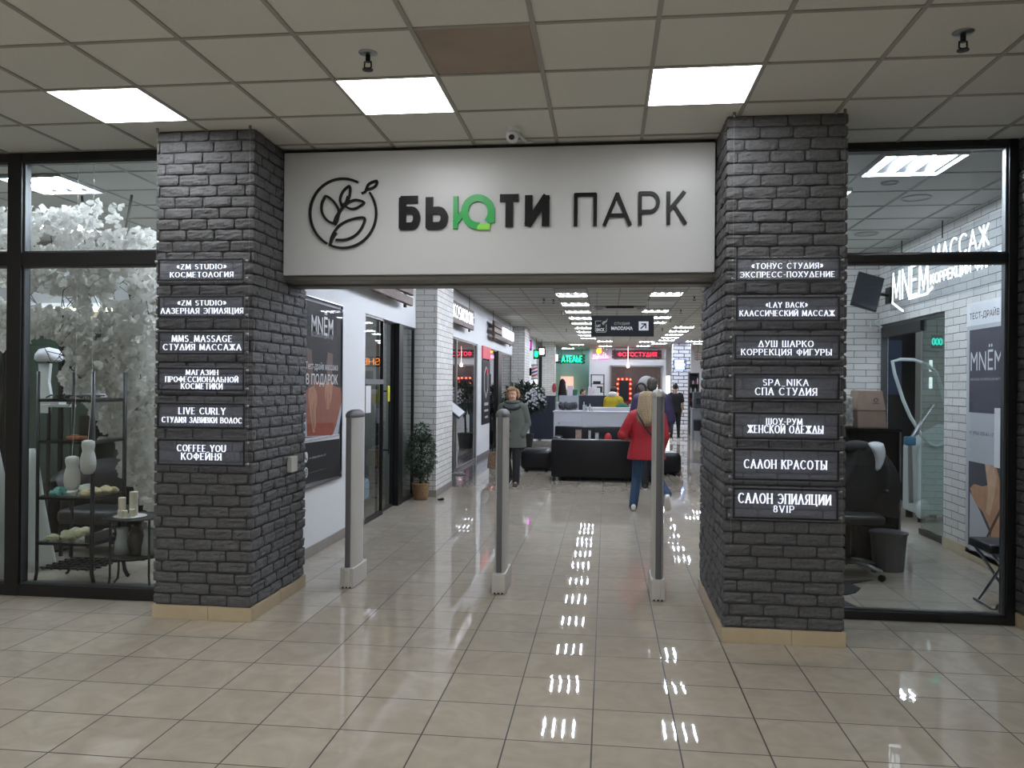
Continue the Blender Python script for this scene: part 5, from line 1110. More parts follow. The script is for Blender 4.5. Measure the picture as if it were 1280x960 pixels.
# info stand
si = thing('info_stand', 'grey information stand with a tilted display board beside the near brick column', 'stand', (-2.72, 14.45, 0))
b = MB(); b.lathe([(.001, 0), (.2, 0), (.2, .02), (.17, .03), (.001, .035)], (-2.74, 14.45, 0), 28, 1, .8); b.build('base', 'grey_metal', si)
b = MB(); b.tube([(-2.77, 14.45, .03), (-2.77, 14.45, 1.1)], .028, 12); b.build('pole', 'steel', si)
M_ = Matrix.Translation((-2.74, 14.42, 1.18)) @ Matrix.Rotation(math.radians(38), 4, 'Y') @ Matrix.Rotation(math.radians(28), 4, 'X')
b = MB(); b.box(-.17, .17, -.13, .13, -.02, .02, M_); b.build('board', 'grey_plastic', si, bevel=.005)
b = MB(); b.box(-.15, .15, -.11, .11, .02, .024, M_); b.build('sheet', 'poster_white', si)
# glass shopfronts
w3 = thing('window_3', 'glass shopfront between the near brick column and the white pilaster', 'shop window', (WX-.04, 15, 0)); w3['kind'] = 'structure'
pane_yz(w3, WX-.04, 12.74, 14.9, 0, 2.52, 'mirror_glass', .035, 'grey_metal'); pane_yz(w3, WX-.04, 14.9, 17.19, 0, 2.52, 'mirror_glass', .035, 'grey_metal')
w4 = thing('window_4', 'dark glass shopfront right of the black poster', 'shop window', (WX-.04, 21, 0)); w4['kind'] = 'structure'
pane_yz(w4, WX-.04, 19.06, 20.4, 0, 2.52, 'mirror_glass', .03); pane_yz(w4, WX-.04, 21.1, 23.58, 0, 2.52, 'mirror_glass', .05, 'grey_metal')
b = MB(); b.box(WX-.1, WX+.02, 20.4, 21.1, 0, 2.52); b.build('door_post', 'black_frame', w4)
mat('shop_brown', '#6a5d54', .7); b = MB(); b.box(-4.2, -4.1, 12.9, 17.0, 0, 2.2); struct(b.build('wall_shop_screen', 'shop_brown'), 'brown screen wall inside the glass fronted shop', 'wall')
mat('poster_red', '#b3263c', .5, emit=.25)
bp = thing('wall_poster', 'narrow black barber poster with a red top on the far corridor wall', 'poster', (WX, 18.4, .74))
b = MB(); b.box(WX, WX+.02, 17.78, 18.95, .74, 2.2); b.build('print', 'poster_black', bp)
b = MB(); b.box(WX, WX+.03, 17.75, 18.9, 2.24, 2.52); b.build('red_header', 'poster_red', bp)
b = MB()
for P in ([(18.05,1.9),(18.3,2.05),(18.6,1.9),(18.6,1.55),(18.3,1.35),(18.05,1.55),(18.05,1.9)],): b.ribbon(P, .04, (WX+.02, 0, 0), UY, UZ, (.004, 0, 0), closed=True)
b.ribbon([(18.1, 1.2), (18.65, 1.2)], .07, (WX+.02, 0, 0), UY, UZ, (.004, 0, 0)); b.ribbon([(18.1, 1.05), (18.65, 1.05)], .05, (WX+.02, 0, 0), UY, UZ, (.004, 0, 0)); b.ribbon([(18.2, .9), (18.6, .9)], .05, (WX+.02, 0, 0), UY, UZ, (.004, 0, 0)); b.build('white_graphics', 'poster_grey', bp)
b = MB(); b.ball((WX+.03, 18.4, 1.95), .02, .08, .08); b.build('red_badge', 'poster_red', bp, smooth=True)
# small lit signs farther along
mat('neon_pink', '#ff3df0', .5, emit=5); mat('neon_green', '#10e08a', .5, emit=4.5); mat('neon_red', '#ff3a5a', .5, emit=3); mat('neon_rose', '#ff7fb4', .5, emit=4); mat('neon_orange', '#ff9a1c', .5, emit=5); mat('neon_blue', '#9db4ff', .5, emit=7); mat('box_white', '#f4f6ee', .5, emit=3)
mat('deep_red', '#7d1620', .6); mat('deep_green', '#0c3b2d', .6); mat('deep_purple', '#5c2a66', .6)
def blade(px0, py0, px1, py1, Y, m, bk, name, label, dep=.35):
    a = at(px0, py1, 1, Y); c = at(px1, py0, 1, Y); s = thing(name, label, 'sign', ((a.x+c.x)/2, Y, a.z))
    b = MB(); b.rbox(a.x, c.x, Y, Y+.09, a.z, c.z, .015); b.build('light_box', m, s)
    b = MB(); b.box(a.x-.05, c.x+.05, Y+.09, Y+.13, a.z-.08, c.z+.06); b.build('backing', bk, s)
    b = MB(); b.tube([((a.x+c.x)/2, Y+.11, c.z+.05), ((a.x+c.x)/2, Y+.11, H-.005)], .01, 6); b.build('hanger', 'dark_metal', s)
    return s
blade(657, 427, 662.5, 435, 27, 'neon_pink', 'deep_purple', 'lit_sign', 'small magenta lit sign above the barber pole')
blade(668, 439, 672, 446, 29.5, 'neon_green', 'dark_panel', 'lit_sign', 'small green lit sign right of the barber pole')
blade(674, 435.5, 680, 443, 30.5, 'box_white', 'dark_panel', 'lit_sign', 'small yellowish white lit sign right of the green one')
blade(692, 443, 697, 451.5, 34.5, 'box_white', 'dark_panel', 'lit_sign', 'small white lit sign left of the green tailor sign')
bpz = thing('barber_pole', 'striped red and blue barber pole on the far left corridor wall', 'barber pole', (-2.42, 25.9, 1.8))
mat('stripe_red', '#a62634', .4); mat('stripe_blue', '#2b3a78', .4)
b = MB(); b.tube([(-2.32, 25.9, 1.86), (-2.32, 25.9, 2.26)], .095, 16); b.build('cylinder', 'white_plastic', bpz)
for k, m in enumerate(('stripe_red', 'stripe_blue', 'stripe_red')):
    b = MB(); rows = []
    for i in range(13):
        t = PI+i/12*PI*1.1; z = 1.88+.11*k+.11*i/12
        rows.append([(-2.32+.098*math.cos(t), 25.9+.098*math.sin(t), z), (-2.32+.098*math.cos(t), 25.9+.098*math.sin(t), z+.055)])
    b.grid(rows); b.build('stripe', m, bpz)
for z in (1.82, 2.26):
    b = MB(); b.lathe([(.001, 0), (.11, 0), (.11, .05), (.001, .06)], (-2.32, 25.9, z), 16); b.build('end_cap', 'steel', bpz)
b = MB(); b.box(-2.79, -2.25, 25.97, 26.0, 1.95, 2.2); b.build('bracket', 'dark_metal', bpz)
# far trees in pots
def tree(x, y, cz, rx, ry, rz, n, label, m, seed, pot='dark_leather'):
    t = thing('potted_tree', label, 'plant', (x, y, 0))
    b = MB(); b.lathe([(.001, 0), (.17, 0), (.22, .4), (.19, .4), (.18, .34), (.001, .34)], (x, y, 0), 20); b.build('pot', pot, t)
    b = MB(); b.tube([(x, y, .3), (x+.03, y, cz-.3), (x-.02, y, cz+.2)], [.03, .022, .01], 8)
    for k in range(8):
        a = k*2.4; b.tube([(x, y, cz-.45+.07*k), (x+rx*.7*math.cos(a), y+ry*.7*math.sin(a), cz-.2+.1*k)], .008, 5)
    b.build('stem', 'branch_dark', t)
    b = MB(); bush(b, (x, y, cz), rx, ry, rz, n, .16, .075, seed); b.build('foliage', m, t)
tree(-2.05, 20.4, 1.32, .52, .35, .36, 700, 'leafy potted tree behind the woman in the grey coat', 'leaf_dark', 5)
tree(-2.48, 21.9, 1.2, .22, .22, .42, 350, 'dark leafy potted tree left of the woman in the grey coat', 'leaf_dark', 8)
mat('petal_white', '#c9ccd2', .7)
b = MB(); r2 = random.Random(12)
for k in range(70):
    p = Vector((-1.75+r2.gauss(0, .13), 19.9+r2.uniform(-.05, .05), 1.32+r2.gauss(0, .12)))
    for j in range(4): leafquad(b, p, Vector((math.cos(j*1.57), -.4, math.sin(j*1.57))), Vector((0, -1, .1)), .034, .026)
tag(b.build('orchid_flowers', 'petal_white'), 'white flowers in front of the leafy potted tree', 'flowers', None, 'stuff')
# hanging massage sign
hs = thing('hanging_sign', 'black hanging sign reading СТУДИЯ МАССАЖА with an arrow', 'sign', (.28, 15.03, 2.55))
mat('sign_navy', '#0d1014', .5, spec=.2); mat('print_white', '#d4d6da', .5, emit=.12); mat('print_grey', '#8f9187', .5)
A0 = at(739, 420.5, 1, 15.0); A1 = at(817.5, 394.5, 1, 15.0)
b = MB(); b.box(A0.x, A1.x, 15.0, 15.05, A0.z, A1.z); b.build('board', 'sign_navy', hs, bevel=.004)
def hp2(x, y): q = at(680+x/6.095, 350+y/6.095, 1, 14.998); return q.x, q.z
def ht(s, x0, y0, x1, y1, m, bold=0):
    a = hp2(x0, y1); c = hp2(x1, y0); txt(s, (a[0], 14.999, a[1]), (1, 0, 0), UZ, c[0]-a[0], c[1]-a[1], .001, 'lettering', m, hs, bold)
ht('СТУДИЯ', 535, 322, 652, 346, 'print_grey', .012); ht('МАССАЖА', 513, 354, 675, 380, 'print_white', .03); ht('LAY', 400, 340, 432, 358, 'print_white', .02); ht('BACK', 400, 366, 462, 390, 'print_white', .02)
b = MB(); q = [hp2(*p) for p in [(392,312),(392,390),(400,398),(466,398),(474,390),(474,340)]]; b.ribbon(q, .012, (0, 15, 0), (1, 0, 0), UZ, (0, -.004, 0)); b.ribbon([hp2(392, 318), hp2(400, 312), hp2(436, 312)], .012, (0, 15, 0), (1, 0, 0), UZ, (0, -.004, 0))
b.prism([hp2(*p) for p in [(440,330),(452,314),(470,312),(486,290),(478,318),(462,330),(452,345)]], (0, 15, 0), (1, 0, 0), UZ, (0, -.004, 0)); b.build('emblem', 'print_grey', hs)
b = MB(); q = [hp2(*p) for p in [(722,384),(796,384),(796,316),(722,316)]]; b.prism(q, (0, 15, 0), (1, 0, 0), UZ, (0, -.004, 0)); b.build('arrow_field', 'print_white', hs)
b = MB(); b.ribbon([hp2(738, 370), hp2(772, 336)], .022, (0, 14.996, 0), (1, 0, 0), UZ, (0, -.004, 0)); b.ribbon([hp2(744, 335), hp2(775, 334), hp2(775, 366)], .022, (0, 14.996, 0), (1, 0, 0), UZ, (0, -.004, 0)); b.build('arrow', 'sign_navy', hs)
for x in (A0.x+.1, A1.x-.1):
    b = MB(); b.tube([(x, 15.025, A1.z), (x, 15.025, H-.004)], .0025, 6); b.build('hanger_wire', 'dark_metal', hs)

# ------------------------------------------------------------------ seating and counter
mat('sofa_leather', '#0b0d11', .36, spec=.35, bump=.15, bscale=90); mat('counter_white', '#c9ccd4', .35); mat('navy_panel', '#1a2233', .5)
def sofa(x0, x1, y0, y1, label, back='near', hb=.72):
    s = thing('sofa', label, 'sofa', ((x0+x1)/2, (y0+y1)/2, 0), 0, 'black leather sofas in the corridor'); d = 1 if back == 'near' else -1; yb = y0 if d > 0 else y1
    def yy(a, c): return (yb+d*a, yb+d*c) if d > 0 else (yb+d*c, yb+d*a)
    q = yy(0, .2); b = MB(); b.rbox(x0, x1, q[0], q[1], .07, hb, .03); b.build('backrest', 'sofa_leather', s, smooth=True)
    q = yy(.18, .9); b = MB(); b.rbox(x0+.17, x1-.17, q[0], q[1], .07, .3, .03); b.build('base', 'sofa_leather', s, smooth=True)
    m = (x0+x1)/2
    for a, c in ((x0+.18, m-.004), (m+.004, x1-.18)):
        q = yy(.2, .9); b = MB(); b.rbox(a, c, q[0], q[1], .3, .45, .05); b.build('seat_cushion', 'sofa_leather', s, smooth=True)
    for a, c in ((x0, x0+.18), (x1-.18, x1)):
        q = yy(.15, .92); b = MB(); b.rbox(a, c, q[0], q[1], .07, .62, .05); b.build('armrest', 'sofa_leather', s, smooth=True)
    for a in (x0+.1, x1-.1):
        for t in (.1, .82):
            q = yb+d*t; b = MB(); b.tube([(a, q, 0), (a, q, .08)], .025, 8); b.build('foot', 'steel', s)
    return s
sofa(-.935, .95, 13.78, 14.68, 'black leather sofa seen from behind, nearer of the two facing sofas'); sofa(-1.06, 1.0, 15.95, 16.85, 'black leather sofa facing the viewer in front of the white counter', 'far', .8)
def ottoman(x0, x1, y0, y1, label):
    o = thing('ottoman', label, 'ottoman', ((x0+x1)/2, (y0+y1)/2, 0), 0, 'black leather ottomans')
    b = MB(); b.rbox(x0, x1, y0, y1, .03, .42, .09, 4); b.build('cushion', 'sofa_leather', o, smooth=True)
    for x in (x0+.12, x1-.12):
        for y in (y0+.12, y1-.12):
            b = MB(); b.tube([(x, y, 0), (x, y, .06)], .022, 8); b.build('foot', 'dark_metal', o)
ottoman(-1.62, -1.02, 15.2, 15.8, 'black leather ottoman left of the sofas'); ottoman(.98, 1.38, 15.0, 15.62, 'black leather ottoman right of the sofas behind the red jacket')
# low table with leaflets between the sofas
tt = thing('side_table', 'low dark table between the two black sofas', 'table', (0, 15.1, 0))
b = MB(); b.rbox(-.75, .5, 14.85, 15.5, .52, .55, .008); b.build('tabletop', 'dark_panel', tt)
for x in (-.7, .45):
    for y in (14.9, 15.45):
        b = MB(); b.tube([(x, y, 0), (x, y, .52)], .02, 8); b.build('leg', 'dark_metal', tt)
mat('leaflet_photo', '#7c6a5e', .5, var=.4, bscale=14); mat('leaflet_grey', '#8b8d92', .5, var=.3, bscale=14)
def leaflet(px, y0, y1, w, m, lb):
    a = at(px, y1, 1, 15.0); c = at(px, y0, 1, 15.0); h = thing('leaflet_holder', lb, 'leaflet holder', (a.x, 15.05, .55), 0, 'leaflet holders on the low table')
    top = max(c.z, .72)
    b = MB(); b.loft([[(a.x-w/2, 15.0, .55), (a.x+w/2, 15.0, .55), (a.x+w/2, 15.08, .55), (a.x-w/2, 15.08, .55)], [(a.x-w/2, 15.06, top), (a.x+w/2, 15.06, top), (a.x+w/2, 15.08, top), (a.x-w/2, 15.08, top)]]); b.build('stand', 'clear_glass', h)
    b = MB(); b.loft([[(a.x-w/2+.008, 14.992, .56), (a.x+w/2-.008, 14.992, .56), (a.x+w/2-.008, 14.996, .56), (a.x-w/2+.008, 14.996, .56)], [(a.x-w/2+.008, 15.05, top-.01), (a.x+w/2-.008, 15.05, top-.01), (a.x+w/2-.008, 15.054, top-.01), (a.x-w/2+.008, 15.054, top-.01)]]); b.build('sheet', m, h)
leaflet(723, 537, 549, .125, 'leaflet_photo', 'leaflet holder with brown photo, left one on the low table'); leaflet(737, 538, 549, .06, 'leaflet_grey', 'narrow grey leaflet holder, middle one on the low table'); leaflet(746, 541, 549, .08, 'leaflet_grey', 'grey leaflet holder, right one on the low table')
mat('toy_red', '#b02428', .5); b = MB(); c = at(760, 547, 1, 14.95); b.ball((c.x, 15.0, .66), .07, .07, .11); tag(b.build('santa_hat', 'toy_red', smooth=True), 'small red domed toy with white trim on the low table', 'toy')
# white counter
wc = thing('reception_counter', 'long white reception counter behind the black sofas', 'counter', (.1, 17.9, 0))
b = MB(); b.box(-1.14, .995, 17.5, 18.3, .08, 1.06); b.build('body', 'counter_white', wc, bevel=.006)
b = MB(); b.box(-1.1, .95, 17.55, 18.25, 0, .08); b.build('plinth', 'dark_panel', wc)
b = MB(); b.box(-1.16, 1.0, 17.48, 18.32, 1.06, 1.085); b.build('worktop', 'counter_white', wc, bevel=.004)
b = MB(); b.box(-.52, 1.0, 18.05, 18.32, 1.085, 1.16); b.build('raised_ledge', 'counter_white', wc, bevel=.004)
b = MB(); b.box(-1.13, -.545, 17.488, 17.5, .84, 1.05); d_ = b.build('drawer', 'counter_white', wc, bevel=.003); b = MB(); b.ball((-1.02, 17.482, .82), .013); b.build('knob', 'dark_metal', d_, smooth=True)
b = MB(); b.box(-1.13, -.545, 17.488, 17.5, .1, .83); b.build('front_panel', 'counter_white', wc, bevel=.003); b = MB(); b.box(-.535, .99, 17.488, 17.5, .1, 1.05); b.build('front_panel', 'counter_white', wc, bevel=.003)
mat('bag_grey', '#3c3f42', .8, bump=.8, bscale=30, var=.3)
b = MB()
for k in range(7):
    r2 = random.Random(k); b.ball((-1.0+.052*k, 17.8, 1.19+r2.uniform(-.015, .015)), .06, .1, .085, 10, 8)
tag(b.build('crumpled_bag', 'bag_grey', smooth=True), 'crumpled dark grey bag at the left end of the white counter', 'bag')
mat('plex_box', '#aeb2b8', .3); b = MB(); b.box(-1.06, -.62, 18.1, 18.12, 1.087, 1.42); b.box(-1.07, -.61, 18.07, 18.15, 1.087, 1.1); tag(b.build('counter_screen', 'plex_box'), 'small pale screen behind the grey bag on the white counter', 'screen')
for k, (x, h) in enumerate(((-.49, .2), (-.44, .13), (-.36, .16), (-.31, .1))):
    b = MB(); b.lathe([(.001, 0), (.028, 0), (.03, h*.6), (.012, h*.75), (.012, h), (.001, h)], (x, 17.75, 1.085), 14); tag(b.build('bottle', 'frosted'), '%s bottle of the four beside the grey bag on the white counter' % ords[k], 'bottle', 'bottles on the white counter')
# navy panels
def panel(px0, py0, px1, py1, Y, label, d=.5, m='navy_panel'):
    a = at(px0, py1, 1, Y); c = at(px1, py0, 1, Y); s = thing('reception_desk', label, 'desk', ((a.x+c.x)/2, Y, 0))
    b = MB(); b.box(a.x, c.x, Y, Y+.04, 0.03, c.z); b.build('front_panel', m, s, bevel=.004)
    b = MB(); b.box(a.x-.02, c.x+.02, Y, Y+d, c.z, c.z+.03); b.build('top', m, s, bevel=.004)
    for x in (a.x+.01, c.x-.05):
        b = MB(); b.box(x, x+.04, Y+.04, Y+d, 0, c.z); b.build('side', m, s)
    return c.z+.03, a.x, c.x
panel(662, 496, 694, 540, 24, 'navy blue reception desk left of the white counter'); zt, xa, xb = panel(721, 496, 758, 520, 21, 'navy blue desk behind the bottles of the white counter')
# ------------------------------------------------------------------ far end of the corridor
def slatboard(px0, py0, px1, py1, Y, label, m='wood_brown', n=3, name='neon_sign'):
    a = at(px0, py1, 1, Y); c = at(px1, py0, 1, Y); z1 = min(c.z, H-.06); s = thing(name, label, 'sign', ((a.x+c.x)/2, Y, a.z)); hh = (z1-a.z)/n
    for k in range(n):
        b = MB(); b.rbox(a.x, c.x, Y, Y+.05, a.z+k*hh+.008, a.z+(k+1)*hh-.008, .012); b.build('plank', m, s)
    b = MB()
    for x in (a.x+.12, c.x-.12): b.box(x-.03, x+.03, Y+.05, Y+.08, a.z-.02, z1+.02)
    b.build('batten', m, s)
    return s, a.x, c.x, a.z, z1
mat('wood_red', '#3c1519', .6, var=.2, bscale=12); mat('wood_green', '#10382c', .6, var=.2, bscale=12); mat('wood_orange_dark', '#4a2410', .6)
def tubes(s, text, x0, x1, z0, h, Y, m, w=.14):
    b = MB(); letters(b, text, (x0, Y-.012, z0), (1, 0, 0), (0, 0, 1), (0, -.03, 0), x1-x0, h, thick=w*.55, thin=w*.55, gap=.26); b.build('neon_lettering', m, s)
s, x0, x1, z0, z1 = slatboard(765, 437.5, 827, 448, FW-.16, 'red neon sign reading ФОТОСТУДИЯ on the far wall', 'wood_red')
tubes(s, 'ФОТОСТУДИЯ', x0+.28, x1-.22, z0+.09, (z1-z0)-.2, FW-.16, 'neon_red')
b = MB(); b.box(x0+.1, x0+.14, FW-.08, FW, z0+.1, z1-.1); b.box(x1-.14, x1-.1, FW-.08, FW, z0+.1, z1-.1); b.build('bracket', 'dark_metal', s)
s, x0, x1, z0, z1 = slatboard(698, 443, 731.5, 454.5, 37.9, 'green neon sign reading АТЕЛЬЕ in front of the teal wall', 'wood_green')
tubes(s, 'АТЕЛЬЕ', x0+.16, x1-.14, z0+.08, (z1-z0)-.16, 37.9, 'neon_green', .16)
b = MB()
for x in (x0+.15, x1-.15): b.tube([(x, 37.94, z1), (x, 37.94, H)], .008, 6)
b.build('hanger', 'dark_metal', s)
s, x0, x1, z0, z1 = slatboard(868, 440, 884, 450, 33.9, 'plain wooden slat sign at the right edge of the corridor view', 'wood_slat', 4, 'slat_sign')
b = MB()
for x in (x0+.15, x1-.15): b.tube([(x, 33.94, z1), (x, 33.94, H)], .008, 6)
b.build('hanger', 'dark_metal', s)
# orange neon over the far right shop (seen mirrored in the glass door)
s = thing('neon_sign', 'orange neon sign reading LASHES on the hidden far right wall', 'sign', (5.9, FW+.8, 2.6))
b = MB(); b.rbox(4.35, 6.35, FW+.84, FW+.9, 2.45, 2.95, .01); b.build('backing', 'wood_orange_dark', s)
tubes(s, 'LASHES', 4.5, 6.2, 2.55, .3, FW+.84, 'neon_orange', .15)
# pink script sign
s = thing('neon_sign', 'pink neon script sign with an orange swirl left of the red neon sign', 'sign', (-.3, FW-.05, 2.9))
nx = lambda x, y: (at(690+x/7.53, 420+y/7.53, 1, FW-.04).x, at(690+x/7.53, 420+y/7.53, 1, FW-.04).z)
b = MB()
for P in ([(388,205),(398,180),(408,205)], [(412,205),(416,190),(426,190),(428,205),(414,206)], [(434,206),(436,188),(442,200),(450,186),(456,206)], [(462,206),(462,190),(472,192),(472,206)], [(480,206),(482,168),(486,206),(494,204)], [(500,205),(500,168),(512,192),(500,206)], [(518,198),(526,188),(518,190),(520,206),(534,202)], [(386,212),(530,208)]):
    b.ribbon(smooth([nx(*p) for p in P], 4), .03, (0, FW-.04, 0), (1, 0, 0), (0, 0, 1), (0, -.02, 0))
b.build('neon_script', 'neon_rose', s)
b = MB(); b.ribbon(smooth([nx(*p) for p in [(430,160),(424,140),(436,122),(456,128),(462,146),(448,160),(440,148),(450,140)]], 5), .045, (0, FW-.04, 0), (1, 0, 0), (0, 0, 1), (0, -.02, 0)); b.build('neon_swirl', 'neon_orange', s)
b = MB(); q0 = nx(384, 225); q1 = nx(534, 112); b.box(q0[0], q1[0], FW-.035, FW-.02, q0[1], min(q1[1], H-.05)); b.build('clear_panel', 'clear_glass', s)
# blue neon on the lined column
s = thing('neon_sign', 'blue white three line neon sign on the column with black brick lines', 'sign', (2.95, 32.95, 2.4))
b = MB()
for (a, t, w) in ((2.74, 2.66, .3), (2.72, 2.52, .36), (2.76, 2.38, .3)):
    for k in range(5): b.ribbon(_arc(a+w*(k+.5)/4.4, t, w/12, .045, 90, 400, 8), .022, (0, 32.98, 0), (1, 0, 0), (0, 0, 1), (0, -.03, 0))
b.build('neon_lettering', 'neon_blue', s)
b = MB(); b.box(2.68, 3.2, 32.985, 33.0, 2.3, 2.76); b.build('clear_panel', 'clear_glass', s)
# photo studio window: recess with room behind
mat('studio_grey', '#8f908f', .7); mat('studio_brown', '#5d4844', .7); mat('studio_frame', '#7d7a78', .5); mat('bulb_red', '#ff5138', .5, emit=9)
ws = thing('window_5', 'wide brown tinted window of the photo studio in the far wall', 'window', (1.4, FW, 1.0)); ws['kind'] = 'structure'
a = at(762, 500, 1, FW-.03); c = at(828, 457, 1, FW-.03); wx0, wx1, wz0, wz1 = a.x, c.x, a.z, c.z
b = MB(); b.box(wx0, wx1, FW-.02, FW-.004, wz0, wz1); b.build('studio_backdrop', 'studio_brown', ws)
b = MB(); e = .07
for q in ((wx0, wx1, wz0, wz0+e), (wx0, wx1, wz1-e, wz1), (wx0, wx0+e, wz0, wz1), (wx1-e, wx1, wz0, wz1)): b.box(q[0], q[1], FW-.1, FW-.004, q[2], q[3])
b.build('frame', 'studio_frame', ws)
b = MB(); b.face([(wx0, FW-.07, wz0), (wx1, FW-.07, wz0), (wx1, FW-.07, wz1), (wx0, FW-.07, wz1)]); b.build('pane', 'clear_glass', ws)
mk = thing('vanity_mirror', 'vanity mirror framed by glowing red bulbs in front of the photo studio', 'mirror', (.8, FW-.4, 1.0))
a = at(771, 500, 1, FW-.4); c = at(789, 473, 1, FW-.4)
b = MB(); b.box(a.x+.1, c.x-.1, FW-.38, FW-.36, .95, c.z-.1); b.build('mirror_glass', 'screen_off', mk)
b = MB()
for q in ((a.x, c.x, c.z-.1, c.z), (a.x, a.x+.1, .9, c.z-.1), (c.x-.1, c.x, .9, c.z-.1), (a.x, c.x, .85, .95)): b.box(q[0], q[1], FW-.4, FW-.35, q[2], q[3])
b.build('frame', 'deep_red', mk)
for (px, py) in ((773,474),(778,474),(783.5,474),(788,474.5),(772,480),(772,486),(772,492),(788,480),(788,486),(788,492),(788,498)):
    q = at(px, py, 1, FW-.43); b = MB(); b.ball(tuple(q), .04, n=8, m=6); b.build('bulb', 'bulb_red', mk)
b = MB(); b.box(a.x+.1, a.x+.2, FW-.38, FW-.3, 0, .9); b.box(c.x-.2, c.x-.1, FW-.38, FW-.3, 0, .9); b.build('stand', 'dark_metal', mk)
mat('lamp_rose', '#ffd8d0', .5, emit=6); q = at(785, 460, 1, FW-.35); b = MB(); b.lathe([(.001, 0), (.06, .02), (.07, .1), (.03, .18), (.001, .18)], tuple(q), 12); b.tube([(q.x, q.y, q.z+.18), (q.x, q.y, H)], .006, 5); tag(b.build('pendant_lamp', 'lamp_rose'), 'small pink pendant lamp in front of the photo studio window', 'lamp')
b = MB(); q = at(808, 480, 1, FW-.9); b.ball(tuple(q), .36, .2, .36, 20, 14); b.tube([(q.x, q.y, q.z-.4), (q.x, q.y, 0)], .03, 8); b.lathe([(.001, 0), (.25, 0), (.25, .03), (.001, .04)], (q.x, q.y, 0), 16); tag(b.build('reflector_dome', 'studio_grey', smooth=True), 'big pale round studio reflector on a stand behind the man in purple', 'reflector')
b = MB(); q = at(801, 487, 1, FW-1.2); b.tube([(q.x+.22*math.cos(t*PI/10), q.y, q.z+.28*math.sin(t*PI/10)) for t in range(20)], .05, 8, closed=True); b.tube([(q.x, q.y, q.z-.28), (q.x, q.y, 0)], .025, 8); tag(b.build('ring_lamp', 'dark_panel', smooth=True), 'black ring lamp on a stand left of the man in purple', 'lamp')
for k, (px, py) in enumerate(((820.5, 482), (820.5, 485.5), (820.5, 489.5))):
    q = at(px, py, 1, FW-.5); b = MB(); b.rbox(q.x-.07, q.x+.07, FW-.12, FW-.1, q.z-.045, q.z+.045, .01); tag(b.build('studio_lamp', 'lamp_cool'), '%s of three white studio lamps right of the man in purple' % ('upper', 'middle', 'lower')[k], 'lamp')
b = MB(); q = at(835, 488, 1, FW-.3); b.rbox(q.x-.09, q.x+.09, FW-.34, FW-.3, .0, 2.1, .01); tag(b.build('light_panel', 'box_white'), 'tall white light panel left of the woman in black', 'light panel')
# metal rack with a few things
mr_ = thing('shelf_rack', 'black metal shelf rack against the pink lit wall', 'rack', (-.37, 34.2, 0)); a = at(739, 468, 1, 34); c = at(755, 468, 1, 34)
for x in (a.x, c.x):
    for y in (34.0, 34.4):
        b = MB(); b.box(x-.02, x+.02, y-.02, y+.02, 0, a.z); b.build('post', 'dark_metal', mr_)
for z in (a.z-.02, a.z-.4, a.z-.75, .6):
    b = MB(); b.box(a.x, c.x, 34.0, 34.4, z-.015, z+.015); b.build('shelf', 'dark_metal', mr_)
b = MB(); b.rbox(a.x+.08, a.x+.4, 34.1, 34.3, a.z-.385, a.z-.28, .02); tag(b.build('black_case', 'dark_panel'), 'black case on the metal shelf rack', 'case')
b = MB(); b.rbox(c.x-.3, c.x-.05, 34.1, 34.3, a.z-.735, a.z-.5, .02); tag(b.build('storage_box', 'bag_grey'), 'grey box on the metal shelf rack', 'box')
# tailor shop corner
mat('lit_peach', '#f5c9b4', .5, emit=.9); mat('rose_red', '#c4435a', .6); mat('cloth_dark', '#241d22', .8); mat('mint_dark', '#1f5a4a', .6); mat('pinkish_white', '#c8bcc8', .6)
q = at(709, 479, 1, 38.6); pm = thing('lit_picture', 'peach coloured lit picture with a pink flower on the teal wall', 'picture', tuple(q))
b = MB(); b.rbox(q.x-.32, q.x+.3, 38.6, 38.65, q.z-.3, q.z+.32, .02); b.box(q.x-.05, q.x+.05, 38.65, 39, q.z, q.z+.1); b.build('panel', 'lit_peach', pm)
b = MB()
for k in range(5): b.ball((q.x-.2+.07*math.cos(k*1.26), 38.6, q.z+.02+.09*math.sin(k*1.26)), .07, .02, .07, 10, 6)
b.build('flower', 'rose_red', pm, smooth=True)
q = at(703, 486, 1, 37); b = MB(); b.loft([[(q.x+w*math.cos(t), 37+.12*math.sin(t), z) for t in [2*PI*k/14 for k in range(14)]] for z, w in ((.8, .16), (1.2, .2), (1.6, .16), (1.85, .12), (1.95, .04))]); b.tube([(q.x, 37, 0), (q.x, 37, .82)], .03, 8); b.lathe([(.001, 0), (.2, 0), (.2, .03), (.001, .03)], (q.x, 37, 0), 14); tag(b.build('dress_form', 'cloth_dark', smooth=True), 'dress form in dark clothing left of the lit peach picture', 'dress form')
for k, (px0, py0, px1, py1, Y, m, lb, nm) in enumerate(((709, 482, 716, 500, 30, 'pinkish_white', 'pinkish white box on the tailor counter', 'box'), (716, 487, 722, 500, 30, 'mint_dark', 'dark green box on the tailor counter', 'box'), (735, 484, 741, 500, 28, 'pinkish_white', 'lilac chair back seen over the navy desk', 'seat panel'), (742, 485, 750, 500, 28, 'hall_wall', 'white box standing beside the lilac panel', 'box'))):
    a = at(px0, py1, 1, Y); c = at(px1, py0, 1, Y); b = MB(); b.rbox(a.x, c.x, Y, Y+.3, a.z-.1, c.z, .02); tag(b.build('storage_box', m), lb, nm)
a = at(696, 500, 1, 29.8); c = at(760, 500, 1, 29.8); tc_ = thing('tailor_counter', 'white counter of the tailor shop behind the navy desks', 'counter', ((a.x+c.x)/2, 30, 0))
